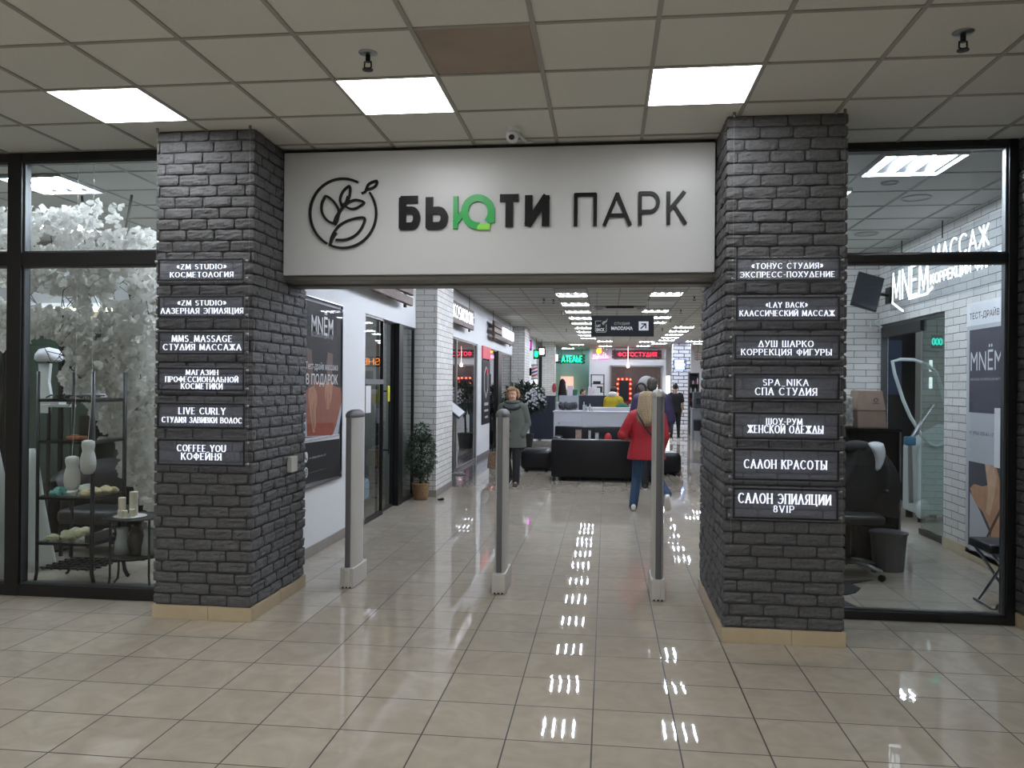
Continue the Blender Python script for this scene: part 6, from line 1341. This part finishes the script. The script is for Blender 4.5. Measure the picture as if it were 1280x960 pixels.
b = MB(); b.box(a.x, c.x, 29.8, 30.4, 0, a.z-.13); b.build('body', 'counter_white', tc_); b = MB(); b.box(a.x-.03, c.x+.03, 29.75, 30.45, a.z-.13, a.z-.1); b.build('worktop', 'counter_white', tc_)
# supports under the boxes at Y=28
b = MB(); b.box(-.9, .1, 27.9, 28.5, .7, at(740, 500, 1, 28).z-.1); b.box(-.85, -.8, 28.0, 28.4, 0, .7); b.box(0, .05, 28.0, 28.4, 0, .7); tag(b.build('work_table', 'counter_white'), 'white work table behind the navy desk', 'table')
q = at(693, 485, 1, 32); b = MB(); b.loft([[(q.x+r*math.cos(t), 31.9+r*math.sin(t), q.z+z) for t in [PI/3*k for k in range(6)]] for z, r in ((-.18, .03), (-.12, .07), (0, .09), (.12, .07), (.18, .03))]); b.tube([(q.x, 31.9, q.z+.18), (q.x, 31.9, H)], .008, 5); tag(b.build('red_lantern', 'deep_red'), 'red paper lantern hanging beside the orange lit column', 'lantern')
q = at(677, 481, 1, 31); b = MB(); b.rbox(-2.78, -2.7, 30.6, 31.4, 1.5, 2.3, .01); tag(b.build('wall_lamp', 'box_white'), 'narrow lit white lamp on the far left wall', 'wall lamp')
# right edge: product shelf, coffee cabinet, bins
psf = thing('product_shelf', 'tall dark product shelf left of the right brick column', 'shelf', (2.95, 28, 0)); a = at(861.5, 466, 1, 28); c = at(874, 466, 1, 28)
b = MB(); b.box(a.x, c.x, 28.35, 28.4, 0, a.z); b.box(a.x, a.x+.03, 28, 28.35, 0, a.z); b.box(c.x-.03, c.x, 28, 28.35, 0, a.z); b.build('carcass', 'dark_panel', psf)
for z in (.5, .8, 1.1, 1.4, 1.7, a.z-.03):
    b = MB(); b.box(a.x+.03, c.x-.03, 28, 28.35, z, z+.025); b.build('shelf', 'dark_panel', psf)
r2 = random.Random(4); kk = 0
for zi, z in enumerate((.825, 1.125, 1.425, 1.725)):
    for i in range(4):
        x = a.x+.07+.075*i; h = r2.uniform(.12, .22); b = MB(); b.lathe([(.001, 0), (.026, 0), (.028, h*.7), (.014, h*.8), (.014, h), (.001, h)], (x, 28.1, z), 10)
        tag(b.build('bottle', ('plex_box', 'deep_red', 'counter_white', 'bag_grey')[(i+zi) % 4]), '%s product bottle on the %s shelf of the dark product shelf' % (ords[i], ('lowest', 'second', 'third', 'top')[zi]), 'bottle', 'bottles on the product shelf')
cc = thing('coffee_cabinet', 'grey cabinet with a coffee machine niche by the right brick column', 'cabinet', (2.8, 25.5, 0)); a = at(865, 553, 1, 25.2); c = at(884, 490, 1, 25.2); mat('cabinet_grey', '#7d8088', .5)
b = MB(); b.box(a.x, c.x, 25.2, 25.8, 0, .95); b.build('body', 'cabinet_grey', cc, bevel=.01); b = MB(); b.rbox(a.x+.05, c.x-.02, 25.25, 25.7, .97, c.z, .03); b.build('coffee_machine', 'bag_grey', cc, smooth=True); b = MB(); b.box(a.x-.02, c.x, 25.15, 25.8, .95, .97); b.build('worktop', 'cabinet_grey', cc)
b = MB(); b.box(a.x+.12, c.x-.1, 25.22, 25.25, 1.1, 1.28); b.build('display', 'screen_off', cc)
bn = thing('waste_bin', 'black and grey waste bin in front of the coffee cabinet', 'bin', (2.8, 24.95, 0))
b = MB(); b.lathe([(.001, 0), (.13, 0), (.15, .36), (.001, .36)], (2.8, 24.95, 0), 20); b.build('bucket', 'cabinet_grey', bn); b = MB(); b.lathe([(.155, .3), (.16, .3), (.165, .62), (.12, .64), (.001, .64), (.001, .36), (.155, .36)], (2.8, 24.95, 0), 20); b.build('liner', 'coat_black', bn)
# ------------------------------------------------------------------ people
mat('skin', '#c49a83', .55, var=.05, bscale=20); mat('skin_dim', '#b5907c', .55); mat('lips', '#9c5a54', .5); mat('eye_dark', '#1c1714', .3); mat('eye_white', '#d5d0ca', .3)
mat('hair_brown', '#8a6a48', .6, bump=1.0, bscale=60, var=.3); mat('hair_blond', '#8c785a', .55, bump=1.0, bscale=70, var=.3); mat('hair_black', '#15120f', .5, bump=.8, bscale=60); mat('hair_grey', '#3a3633', .6, bump=.8, bscale=60)
mat('coat_grey', '#565a55', .9, bump=.5, bscale=180, var=.12); mat('coat_collar', '#22252a', .85); mat('trousers_black', '#121317', .85, bump=.2, bscale=40); mat('shoe_black', '#17171a', .5); mat('shoe_white', '#cfccc6', .5); mat('shoe_beige', '#8f8577', .6)
mat('jacket_red', '#981320', .55, bump=.5, bscale=26, var=.08); mat('jeans', '#27405c', .8, bump=.3, bscale=120, var=.12); mat('puffer_purple', '#2a2346', .5, bump=.5, bscale=18, var=.1); mat('tee_black', '#111216', .85); mat('jacket_yellow', '#b3a01e', .7, bump=.4, bscale=24, var=.1); mat('cap_white', '#d6d3cd', .8); mat('cloth_green', '#17603e', .7)
mat('leopard', '#6b5844', .6, var=.75, bscale=45); mat('strap_dark', '#231a1c', .6)
def limb(mb, pts, rad, n=12):
    P = [Vector(p) for p in pts]; mb.tube(P, rad, n)
    for p, r in zip(P, rad): mb.ball(p, r, n=n, m=8)
def sm3(pts, n=4):
    P = [Vector(p) for p in pts]; out = []
    for i in range(len(P)-1):
        p0 = P[max(i-1, 0)]; p1, p2 = P[i], P[i+1]; p3 = P[min(i+2, len(P)-1)]
        for k in range(n):
            t = k/n; out.append(.5*(2*p1+(p2-p0)*t+(2*p0-5*p1+4*p2-p3)*t*t+(3*p1-p0-3*p2+p3)*t**3))
    return out+[P[-1]]
def torso(mb, rings, n=28, sq=.85):
    "rings: (cx, cy, z, rx, ry)"
    R_ = [tuple(Vector(q)) if False else q for q in rings]; out = []
    for i in range(len(R_)-1):
        for k in range(3):
            t = k/3; t = t*t*(3-2*t)*.5+t*.5; out.append([a+(c-a)*t for a, c in zip(R_[i], R_[i+1])])
    out.append(list(R_[-1]))
    mb.loft([[(c[0]+math.copysign(abs(math.cos(a))**sq, math.cos(a))*c[3], c[1]+math.copysign(abs(math.sin(a))**sq, math.sin(a))*c[4], c[2]) for a in [2*PI*k/n for k in range(n)]] for c in out])
def hand(mb, w, d, palmn, side, s=1.0, curl=.5):
    "hand at wrist w, pointing along d, palm facing palmn, four fingers and a thumb"
    d = Vector(d).normalized(); pn = Vector(palmn); pn = (pn-d*pn.dot(d)).normalized(); a = d.cross(pn)*side
    w = Vector(w)
    limb(mb, [w, w+d*.045*s, w+d*.085*s], [.022*s, .03*s, .03*s], 10)
    for k, L_ in enumerate((.066, .074, .07, .055)):
        b0 = w+d*.088*s+a*(.027-.018*k)*s; d1 = (d+pn*curl*.5).normalized(); d2 = (d+pn*curl*1.6).normalized()
        limb(mb, [w+d*.06*s+a*(.02-.013*k)*s, b0, b0+d1*L_*.5*s, b0+d1*L_*.5*s+d2*L_*.5*s], [.011*s, .0095*s, .009*s, .0078*s], 8)
    t0 = w+d*.03*s+a*.024*s; d1 = (d*.7+a*.7+pn*.35).normalized()
    limb(mb, [t0, t0+d1*.036*s, t0+d1*.036*s+(d+pn*.5).normalized()*.032*s], [.0135*s, .0115*s, .009*s], 8)
def head(mb, c, s=1.0, rot=None):
    "head centred at c, facing -Y"
    R_ = rot or Matrix.Identity(3); c = Vector(c); f = lambda x, y, z: c+R_ @ Vector((x*s, y*s, z*s))
    mb.ball(f(0, .012, .025), .074*s, .092*s, .092*s, 18, 14, R_); mb.ball(f(0, -.018, -.035), .062*s, .07*s, .078*s, 16, 12, R_)
    mb.ball(f(0, -.045, -.085), .035*s, .035*s, .028*s, 12, 8, R_)
    mb.tube([f(0, -.088, .012), f(0, -.104, -.022), f(0, -.092, -.03)], [.008*s, .014*s, .012*s], 8)
    for q in (-1, 1):
        mb.ball(f(q*.075, .012, -.005), .01*s, .02*s, .03*s, 10, 8, R_); mb.ball(f(q*.03, -.074, -.025), .022*s, .018*s, .02*s, 10, 8, R_)
    return f
def face(f, s, root):
    b = MB()
    for q in (-1, 1): b.ball(f(q*.028, -.082, .008), .012*s, .007*s, .0075*s, 10, 6)
    e = b.build('eyes', 'eye_white', root, smooth=True, local=True)
    b = MB()
    for q in (-1, 1): b.ball(f(q*.028, -.0875, .008), .006*s, .004*s, .006*s, 8, 6)
    b.build('iris', 'eye_dark', e, smooth=True, local=True)
    b = MB()
    for q in (-1, 1): b.tube([f(q*.013, -.09, .026), f(q*.03, -.088, .031), f(q*.044, -.078, .026)], .004*s, 6)
    b.build('eyebrows', 'hair_brown', root, smooth=True, local=True)
    b = MB(); b.tube([f(-.02, -.083, -.056), f(-.007, -.09, -.053), f(0, -.0905, -.055), f(.007, -.09, -.053), f(.02, -.083, -.056)], [.003*s, .006*s, .0065*s, .006*s, .003*s], 8); b.build('mouth', 'lips', root, smooth=True, local=True)
def shoe(name, m, root, heel, toe, up=(0, 0, 1), sole=None):
    h, t = Vector(heel), Vector(toe); d = (t-h).normalized(); u = Vector(up); u = (u-d*u.dot(d)).normalized(); s = d.cross(u); L_ = (t-h).length
    def ring(x, w, z0, z1): return [h+d*x*L_+s*w*math.cos(a)+u*((z0+z1)/2+(z1-z0)/2*math.sin(a)) for a in [2*PI*k/14 for k in range(14)]]
    b = MB(); b.loft([ring(-.12, .02, .01, .06), ring(-.08, .032, 0, .085), ring(.1, .036, 0, .1), ring(.35, .038, 0, .085), ring(.6, .043, 0, .06), ring(.85, .042, 0, .048), ring(1.0, .03, 0, .036), ring(1.06, .012, .006, .022)])
    o = b.build(name, m, root, smooth=True, local=True)
    if sole:
        b = MB(); b.loft([ring(-.13, .022, -.008, .014), ring(-.06, .037, -.008, .014), ring(.35, .04, -.008, .014), ring(.7, .046, -.008, .014), ring(.98, .034, -.008, .014), ring(1.08, .014, -.006, .012)]); b.build('sole', sole, o, smooth=True, local=True)
def person(label, loc, rz, J, body_skin='skin'):
    """J: joints in the person's own frame (feet at z=0, facing -Y): head, neck, sh, el, wr, hd (hand direction), hip, kn, an, toe for L and R"""
    p = thing('person', label, 'person', loc, rz)
    b = MB(); f = head(b, J['head'], J.get('hs', 1), J.get('hrot'))
    limb(b, [Vector(J['head'])+Vector((0, .02, -.05)), J['neck']], [.052, .058])
    n = Vector(J['neck']); pel = (Vector(J['hipL'])+Vector(J['hipR']))/2
    torso(b, [(pel.x, pel.y, pel.z-.06, .13, .1), (pel.x, pel.y, pel.z+.05, .155, .11), (pel.x, pel.y, pel.z+.2, .125, .09), ((n.x+pel.x)/2, (n.y+pel.y)/2, pel.z+.36, .145, .1), (n.x, n.y+.01, n.z-.1, .15, .095), (n.x, n.y+.01, n.z-.03, .08, .06)])
    for s in 'LR':
        limb(b, [J['sh'+s], J['el'+s], J['wr'+s]], [.05, .038, .024]); sd = 1 if s == 'L' else -1
        hand(b, J['wr'+s], J['hd'+s], J.get('pn'+s, (-sd, 0, 0)), J.get('ts'+s, 1), .95, J.get('curl', .5))
        limb(b, [J['hip'+s], J['kn'+s], J['an'+s]], [.082, .054, .036])
        limb(b, [J['an'+s], (Vector(J['an'+s])+Vector(J['toe'+s]))/2-Vector((0, 0, .012)), Vector(J['toe'+s])-Vector((0, 0, .006))], [.032, .022, .012])
    b.build('body', body_skin, p, local=True, voxel=.0065)
    return p, f
def trousers(p, J, m, w=1.0, flare=1.0, name='trousers'):
    b = MB(); pel = (Vector(J['hipL'])+Vector(J['hipR']))/2
    torso(b, [(pel.x, pel.y, pel.z-.07, .15*w, .115*w), (pel.x, pel.y, pel.z+.03, .168*w, .125*w), (pel.x, pel.y, pel.z+.13, .148*w, .108*w)])
    for s in 'LR':
        an = Vector(J['an'+s]); kn = Vector(J['kn'+s]); e = an-(kn-an).normalized()*.02
        limb(b, [J['hip'+s], (Vector(J['hip'+s])+kn)/2, kn, (kn+an)/2, e], [.1*w, .085*w, .068*w, .062*w*flare, .055*w*flare])
    b.build(name, m, p, local=True, voxel=.009)
def coat(p, J, m, rings, sleeve=(.072, .06, .048), name='coat', vox=.009, cut=None, extra=None):
    b = MB(); torso(b, rings)
    for s in 'LR':
        sh, el, wr = (Vector(J[k+s]) for k in ('sh', 'el', 'wr'))
        if cut: wr = el+(wr-el)*0; pts = [sh, sh+(el-sh)*cut]; rd = [sleeve[0], sleeve[1]]
        else: pts = [sh, (sh+el)/2, el, (el+wr)/2, wr]; rd = [sleeve[0], (sleeve[0]+sleeve[1])/2, sleeve[1], (sleeve[1]+sleeve[2])/2, sleeve[2]]
        limb(b, pts, rd)
        b.ball(sh+(Vector(J['neck'])-sh)*.25, sleeve[0]*1.0)
    if extra: extra(b)
    return b.build(name, m, p, local=True, voxel=vox)

# woman in grey coat, walking towards the viewer
J = dict(head=(0, -.01, 1.475), neck=(0, .01, 1.33), shL=(.17, .02, 1.27), elL=(.235, .05, 1.02), wrL=(.185, -.07, .84), hdL=(-.75, .25, -.6), pnL=(-1, 0, 0), shR=(-.17, .02, 1.27), elR=(-.215, .06, 1.0), wrR=(-.225, .0, .77), hdR=(0, -.05, -1), pnR=(1, 0, 0), tsL=-1,
         hipL=(.085, 0, .8), knL=(.095, -.1, .44), anL=(.1, -.16, .09), toeL=(.115, -.31, .03), hipR=(-.085, 0, .8), knR=(-.09, -.02, .43), anR=(-.085, .2, .12), toeR=(-.09, .07, .03), curl=.9)
GP = (-1.52, 13.02, 0)
p, f = person('woman in a grey coat and black trousers walking forward behind the middle antenna', GP, math.radians(-6), J)
face(f, 1, p); trousers(p, J, 'trousers_black')
coat(p, J, 'coat_grey', [(0, 0, .63, .235, .165), (0, 0, .75, .225, .16), (0, .01, .95, .2, .14), (0, .01, 1.12, .205, .14), (0, .02, 1.25, .2, .125), (0, .02, 1.33, .12, .1), (0, .01, 1.37, .085, .085)], (.082, .07, .056), vox=.009)
b = MB(); b.tube(sm3([(-.12, .06, 1.36), (-.14, -.02, 1.31), (-.1, -.1, 1.27), (0, -.13, 1.255), (.1, -.1, 1.27), (.14, -.02, 1.31), (.12, .06, 1.36), (0, .11, 1.38)]), .022, 8); b.build('collar_band', 'coat_collar', p, local=True, smooth=True)
b = MB(); b.tube([(.06*math.cos(t)*1.5, .01+.075*math.sin(t), 1.365) for t in [2*PI*k/20 for k in range(20)]], .033, 8, closed=True); b.build('collar', 'coat_grey', p, local=True, smooth=True)
for z, y in ((1.2, -.145), (1.05, -.148), (.9, -.15), (.77, -.165)):
    b = MB(); b.lathe([(.001, 0), (.017, 0), (.017, .008), (.001, .01)], (0, 0, 0), 12)
    for v in b.b.verts: v.co = Vector((v.co.x-.005, y-v.co.z, z+v.co.y))
    b.build('button', 'coat_collar', p, local=True)
b = MB(); b.ball((0, .03, 1.523), .089, .096, .084, 18, 14)
for k in range(26):
    a = math.radians(-22+k*224/25); c, s_ = math.cos(a), math.sin(a); l = 1.44+(.02 if s_ > 0 else 0)-.02*math.sin(k*2.3)
    b.tube(sm3([(.05*c, .02+.05*s_, 1.58), (.088*c, .022+.095*s_, 1.54), (.1*c, .025+.1*s_, 1.48), (.092*c, .03+.092*s_, l-.01)], 3), [.018]*7+[.02, .018, .01], 6)
for k in range(6): b.tube(sm3([(-.03+.01*k, -.02, 1.605), (-.055+.02*k, -.07, 1.585), (-.075+.026*k, -.088, 1.55)], 3), [.017]*6+[.006], 6)
b.build('hair', 'hair_brown', p, local=True, smooth=True)
shoe('shoe', 'shoe_black', p, (.1, -.11, .008), (.118, -.33, .008), sole='shoe_white'); shoe('shoe', 'shoe_black', p, (-.085, .235, .06), (-.09, .05, .008), sole='shoe_white')
hb = thing('handbag', 'leopard patterned handbag carried by the woman in the grey coat', 'bag', (-1.86, 13.0, .3))
b = MB(); b.loft([[(-1.79+sx*w*1.15, 13.0+sy*.06, z) for sx, sy in ((-1, -1), (1, -1), (1, 1), (-1, 1))] for z, w in ((.28, .1), (.3, .115), (.48, .1), (.55, .075))]); b.build('bag_body', 'leopard', hb, bevel=.02, seg=3)
b = MB(); b.tube(sm3([(-1.85, 13.0, .54), (-1.83, 13.0, .66), (-1.775, 13.0, .705), (-1.74, 13.0, .66), (-1.73, 13.0, .54)], 5), .009, 8); b.build('handle', 'strap_dark', hb, smooth=True)

# woman in the red jacket, walking away
J = dict(head=(0, .0, 1.45), neck=(0, .02, 1.3), shL=(-.17, .02, 1.24), elL=(-.31, .02, 1.0), wrL=(-.2, -.2, .96), hdL=(.8, -.6, 0), pnL=(0, 0, -1), shR=(.17, .02, 1.24), elR=(.23, .03, .99), wrR=(.2, -.12, .8), hdR=(-.2, -.5, -.8), pnR=(-1, 0, 0), tsL=1,
         hipL=(-.085, 0, .8), knL=(-.12, -.04, .44), anL=(-.165, .03, .08), toeL=(-.17, -.11, .03), hipR=(.085, 0, .8), knR=(.13, -.03, .45), anR=(.25, .26, .27), toeR=(.26, .24, .13), curl=.8)
J = {k: (v if k in ('curl', 'tsL') else (-v[0], v[1], v[2])) for k, v in J.items()}
p, f = person('blond woman in a red jacket and blue jeans walking away beside the tallest antenna', (.53, 10.75, 0), PI, J)
face(f, 1, p); trousers(p, J, 'jeans', .98, 1.05)
coat(p, J, 'jacket_red', [(0, 0, .68, .255, .175), (0, 0, .78, .24, .17), (0, .01, .95, .2, .14), (0, .01, 1.1, .205, .14), (0, .02, 1.23, .2, .125), (0, .02, 1.3, .12, .1), (0, .02, 1.35, .08, .08)], (.085, .075, .058), 'jacket')
b = MB(); b.ball((0, .02, 1.487), .088, .1, .092, 18, 14); rr = random.Random(5)
for k in range(46):
    a = math.radians(-25+k*230/45); c, s_ = math.cos(a), math.sin(a); e = 1.1+.05*abs(c)+rr.uniform(0, .06)
    b.tube(sm3([(.04*c, .03+.05*s_, 1.565), (.088*c, .02+.095*s_, 1.52), (.102*c, .03+.11*s_, 1.42), (.115*c+rr.uniform(-.01, .01), .06+.11*max(s_, .1), 1.3), (.11*c+rr.uniform(-.02, .02), .085+.11*max(s_, .15), 1.2), (.1*c+rr.uniform(-.02, .02), .09+.1*max(s_, .2), e)], 3), [.018]*12+[.017, .015, .011, .005], 6)
b.build('hair', 'hair_blond', p, local=True, smooth=True)
b = MB(); b.tube(sm3([(.13, .06, 1.32), (.1, .165, 1.24), (0, .185, 1.08), (-.12, .18, .92), (-.2, .1, .8), (-.17, -.1, .84), (0, -.17, 1.05), (.12, -.12, 1.25), (.13, .06, 1.32)], 5), .014, 8); b.build('bag_strap', 'strap_dark', p, local=True, smooth=True)
shoe('shoe', 'shoe_white', p, (.165, .07, .008), (.17, -.13, .008), sole='shoe_beige'); shoe('shoe', 'shoe_white', p, (-.25, .3, .25), (-.265, .24, .06), up=(0, 1, .3), sole='shoe_beige')

# man in the purple puffer jacket, walking away
J = dict(head=(0, 0, 1.66), neck=(0, .02, 1.49), shL=(-.2, .02, 1.42), elL=(-.28, .03, 1.12), wrL=(-.24, -.14, .95), hdL=(.1, -.4, -.8), pnL=(1, 0, 0), shR=(.2, .02, 1.42), elR=(.28, .04, 1.12), wrR=(.24, -.12, .94), hdR=(-.1, -.4, -.8), pnR=(-1, 0, 0), tsR=-1,
         hipL=(-.09, 0, .9), knL=(-.1, -.05, .5), anL=(-.1, .06, .09), toeL=(-.11, -.1, .03), hipR=(.09, 0, .9), knR=(.12, -.08, .5), anR=(.13, -.06, .09), toeR=(.14, -.21, .03), curl=.8)
J = {k: (v if k in ('curl', 'tsR') else (-v[0], v[1], v[2])) for k, v in J.items()}
p, f = person('man in a dark purple puffer jacket walking ahead of the woman in red', (.72, 13.0, 0), PI, J)
face(f, 1, p); trousers(p, J, 'trousers_black', 1.05)
def puffs(b):
    for z, rx in ((.87, .27), (1.0, .29), (1.13, .3), (1.26, .295), (1.38, .27)): torso(b, [(0, .01, z-.055, rx*.9, .165), (0, .01, z, rx, .195), (0, .01, z+.055, rx*.9, .165)])
coat(p, J, 'puffer_purple', [(0, 0, .8, .245, .17), (0, 0, .9, .265, .18), (0, .01, 1.1, .28, .175), (0, .02, 1.3, .275, .17), (0, .02, 1.42, .23, .15), (0, .02, 1.5, .13, .11), (0, .02, 1.56, .095, .095)], (.115, .1, .07), 'puffer_jacket', extra=puffs)
b = MB(); b.ball((0, .02, 1.695), .085, .1, .092, 18, 14); b.ball((0, .06, 1.64), .08, .06, .08, 16, 12); b.build('hair', 'hair_grey', p, local=True, smooth=True)
shoe('shoe', 'shoe_black', p, (.1, .1, .008), (.11, -.13, .008), sole='shoe_white'); shoe('shoe', 'shoe_black', p, (-.13, -.02, .008), (-.14, -.25, .008), sole='shoe_white')

# woman in black by the column, walking away
J = dict(head=(0, 0, 1.6), neck=(0, .02, 1.44), shL=(-.17, .02, 1.38), elL=(-.21, .05, 1.1), wrL=(-.22, -.04, .86), hdL=(0, -.15, -1), pnL=(1, 0, 0), shR=(.17, .02, 1.38), elR=(.22, .05, 1.1), wrR=(.2, -.1, .88), hdR=(0, -.3, -1), pnR=(-1, 0, 0), tsR=-1,
         hipL=(-.085, 0, .88), knL=(-.1, -.03, .48), anL=(-.12, .05, .09), toeL=(-.13, -.09, .03), hipR=(.085, 0, .88), knR=(.1, -.05, .48), anR=(.11, -.03, .09), toeR=(.12, -.17, .03))
J = {k: (v if k in ('curl', 'tsR') else (-v[0], v[1], v[2])) for k, v in J.items()}
p, f = person('woman in a black shirt and black leggings standing near the column with black lines', (2.05, 24.5, 0), PI, J, 'skin_dim')
face(f, 1, p); trousers(p, J, 'trousers_black', .92, .85, 'leggings')
coat(p, J, 'tee_black', [(0, 0, .86, .19, .14), (0, 0, .95, .185, .135), (0, .01, 1.08, .165, .12), (0, .01, 1.22, .18, .125), (0, .02, 1.36, .18, .11), (0, .02, 1.43, .1, .085)], (.068, .07, .05), 'shirt', cut=.6)
b = MB(); b.ball((0, .02, 1.635), .083, .1, .09, 16, 12); b.ball((0, .11, 1.7), .045, .045, .045); b.build('hair', 'hair_black', p, local=True, smooth=True)
shoe('shoe', 'shoe_white', p, (.12, .09, .008), (.13, -.13, .008), sole='shoe_white'); shoe('shoe', 'shoe_white', p, (-.11, .01, .008), (-.12, -.2, .008), sole='shoe_white')

# person in yellow behind the counter
J = dict(head=(0, -.03, 1.5), neck=(0, .02, 1.37), shL=(.17, .02, 1.3), elL=(.22, -.02, 1.04), wrL=(.12, -.24, 1.02), hdL=(-.5, -.8, 0), pnL=(0, 0, -1), shR=(-.17, .02, 1.3), elR=(-.21, -.02, 1.03), wrR=(-.12, -.24, 1.0), hdR=(.5, -.8, 0), pnR=(0, 0, -1), tsL=-1,
         hipL=(.085, 0, .83), knL=(.09, -.02, .45), anL=(.09, .03, .09), toeL=(.1, -.12, .03), hipR=(-.085, 0, .83), knR=(-.09, -.02, .45), anR=(-.09, .03, .09), toeR=(-.1, -.12, .03))
p, f = person('dark haired person in a yellow jacket with a white hood standing behind the white counter', (.18, 19.6, 0), math.radians(150), J)
face(f, 1, p); trousers(p, J, 'trousers_black')
coat(p, J, 'jacket_yellow', [(0, 0, .85, .22, .16), (0, .01, 1.0, .21, .15), (0, .01, 1.15, .22, .15), (0, .02, 1.28, .2, .13), (0, .02, 1.37, .12, .1), (0, .02, 1.41, .09, .09)], (.09, .08, .06), 'jacket')
b = MB(); b.ball((0, .06, 1.44), .11, .09, .07, 16, 12); b.tube([(.09*math.cos(t), .02+.085*math.sin(t), 1.41) for t in [2*PI*k/16 for k in range(16)]], .035, 8, closed=True); b.build('hood', 'cap_white', p, local=True, smooth=True)
b = MB(); b.ball((0, .0, 1.545), .087, .1, .085, 16, 12); b.build('hair', 'hair_black', p, local=True, smooth=True)
for s_ in (.09, -.09): shoe('shoe', 'shoe_black', p, (s_, .07, .008), (s_*1.1, -.14, .008))
b = MB(); b.rbox(.02, .48, 18.42, 18.8, 1.0, 1.12, .03); b.ball((.36, 18.6, 1.14), .15, .13, .12); tag(b.build('green_parcel', 'cloth_green', smooth=True), 'green cloth bundle in front of the person in yellow', 'bundle')
b = MB(); b.box(-.1, .6, 18.36, 18.95, .97, 1.0)
for x in (-.06, .52):
    for y in (18.4, 18.87): b.box(x, x+.04, y, y+.04, 0, .97)
tag(b.build('packing_table', 'counter_white'), 'plain table right behind the white counter carrying the green bundle', 'table')

# woman with dark hair at the tailor counter
J = dict(head=(0, -.06, 1.42), neck=(0, .02, 1.29), shL=(.165, .03, 1.23), elL=(.2, -.08, 1.0), wrL=(.12, -.28, 1.0), hdL=(-.4, -.8, 0), pnL=(0, 0, -1), shR=(-.165, .03, 1.23), elR=(-.2, -.08, 1.0), wrR=(-.12, -.28, 1.0), hdR=(.4, -.8, 0), pnR=(0, 0, -1), tsL=-1,
         hipL=(.085, 0, .79), knL=(.09, -.02, .43), anL=(.09, .03, .09), toeL=(.1, -.12, .03), hipR=(-.085, 0, .79), knR=(-.09, -.02, .43), anR=(-.09, .03, .09), toeR=(-.1, -.12, .03))
p, f = person('dark haired woman bent over her work behind the navy desk', (-.86, 29.25, 0), math.radians(40), J, 'skin_dim')
face(f, 1, p); trousers(p, J, 'trousers_black')
coat(p, J, 'tee_black', [(0, 0, .8, .19, .14), (0, .01, .95, .17, .125), (0, .01, 1.1, .18, .125), (0, .02, 1.22, .18, .11), (0, .02, 1.29, .1, .085)], (.068, .055, .045), 'shirt')
b = MB(); b.ball((0, -.03, 1.46), .092, .105, .095, 16, 12); b.ball((0, .05, 1.4), .08, .07, .12, 14, 10); b.build('hair', 'hair_black', p, local=True, smooth=True)
for s_ in (.09, -.09): shoe('shoe', 'shoe_black', p, (s_, .07, .008), (s_*1.1, -.14, .008))

b = MB(); c = at(551, 623.5, 2, .02); b.ball((c.x, c.y, .012), .05, .03, .014, 12, 8); b.ball((c.x+.02, c.y, .02), .025, .02, .016, 10, 6); tag(b.build('fabric_scrap', 'coat_black', smooth=True), 'small black scrap lying on the floor beside the near white brick column', 'scrap')
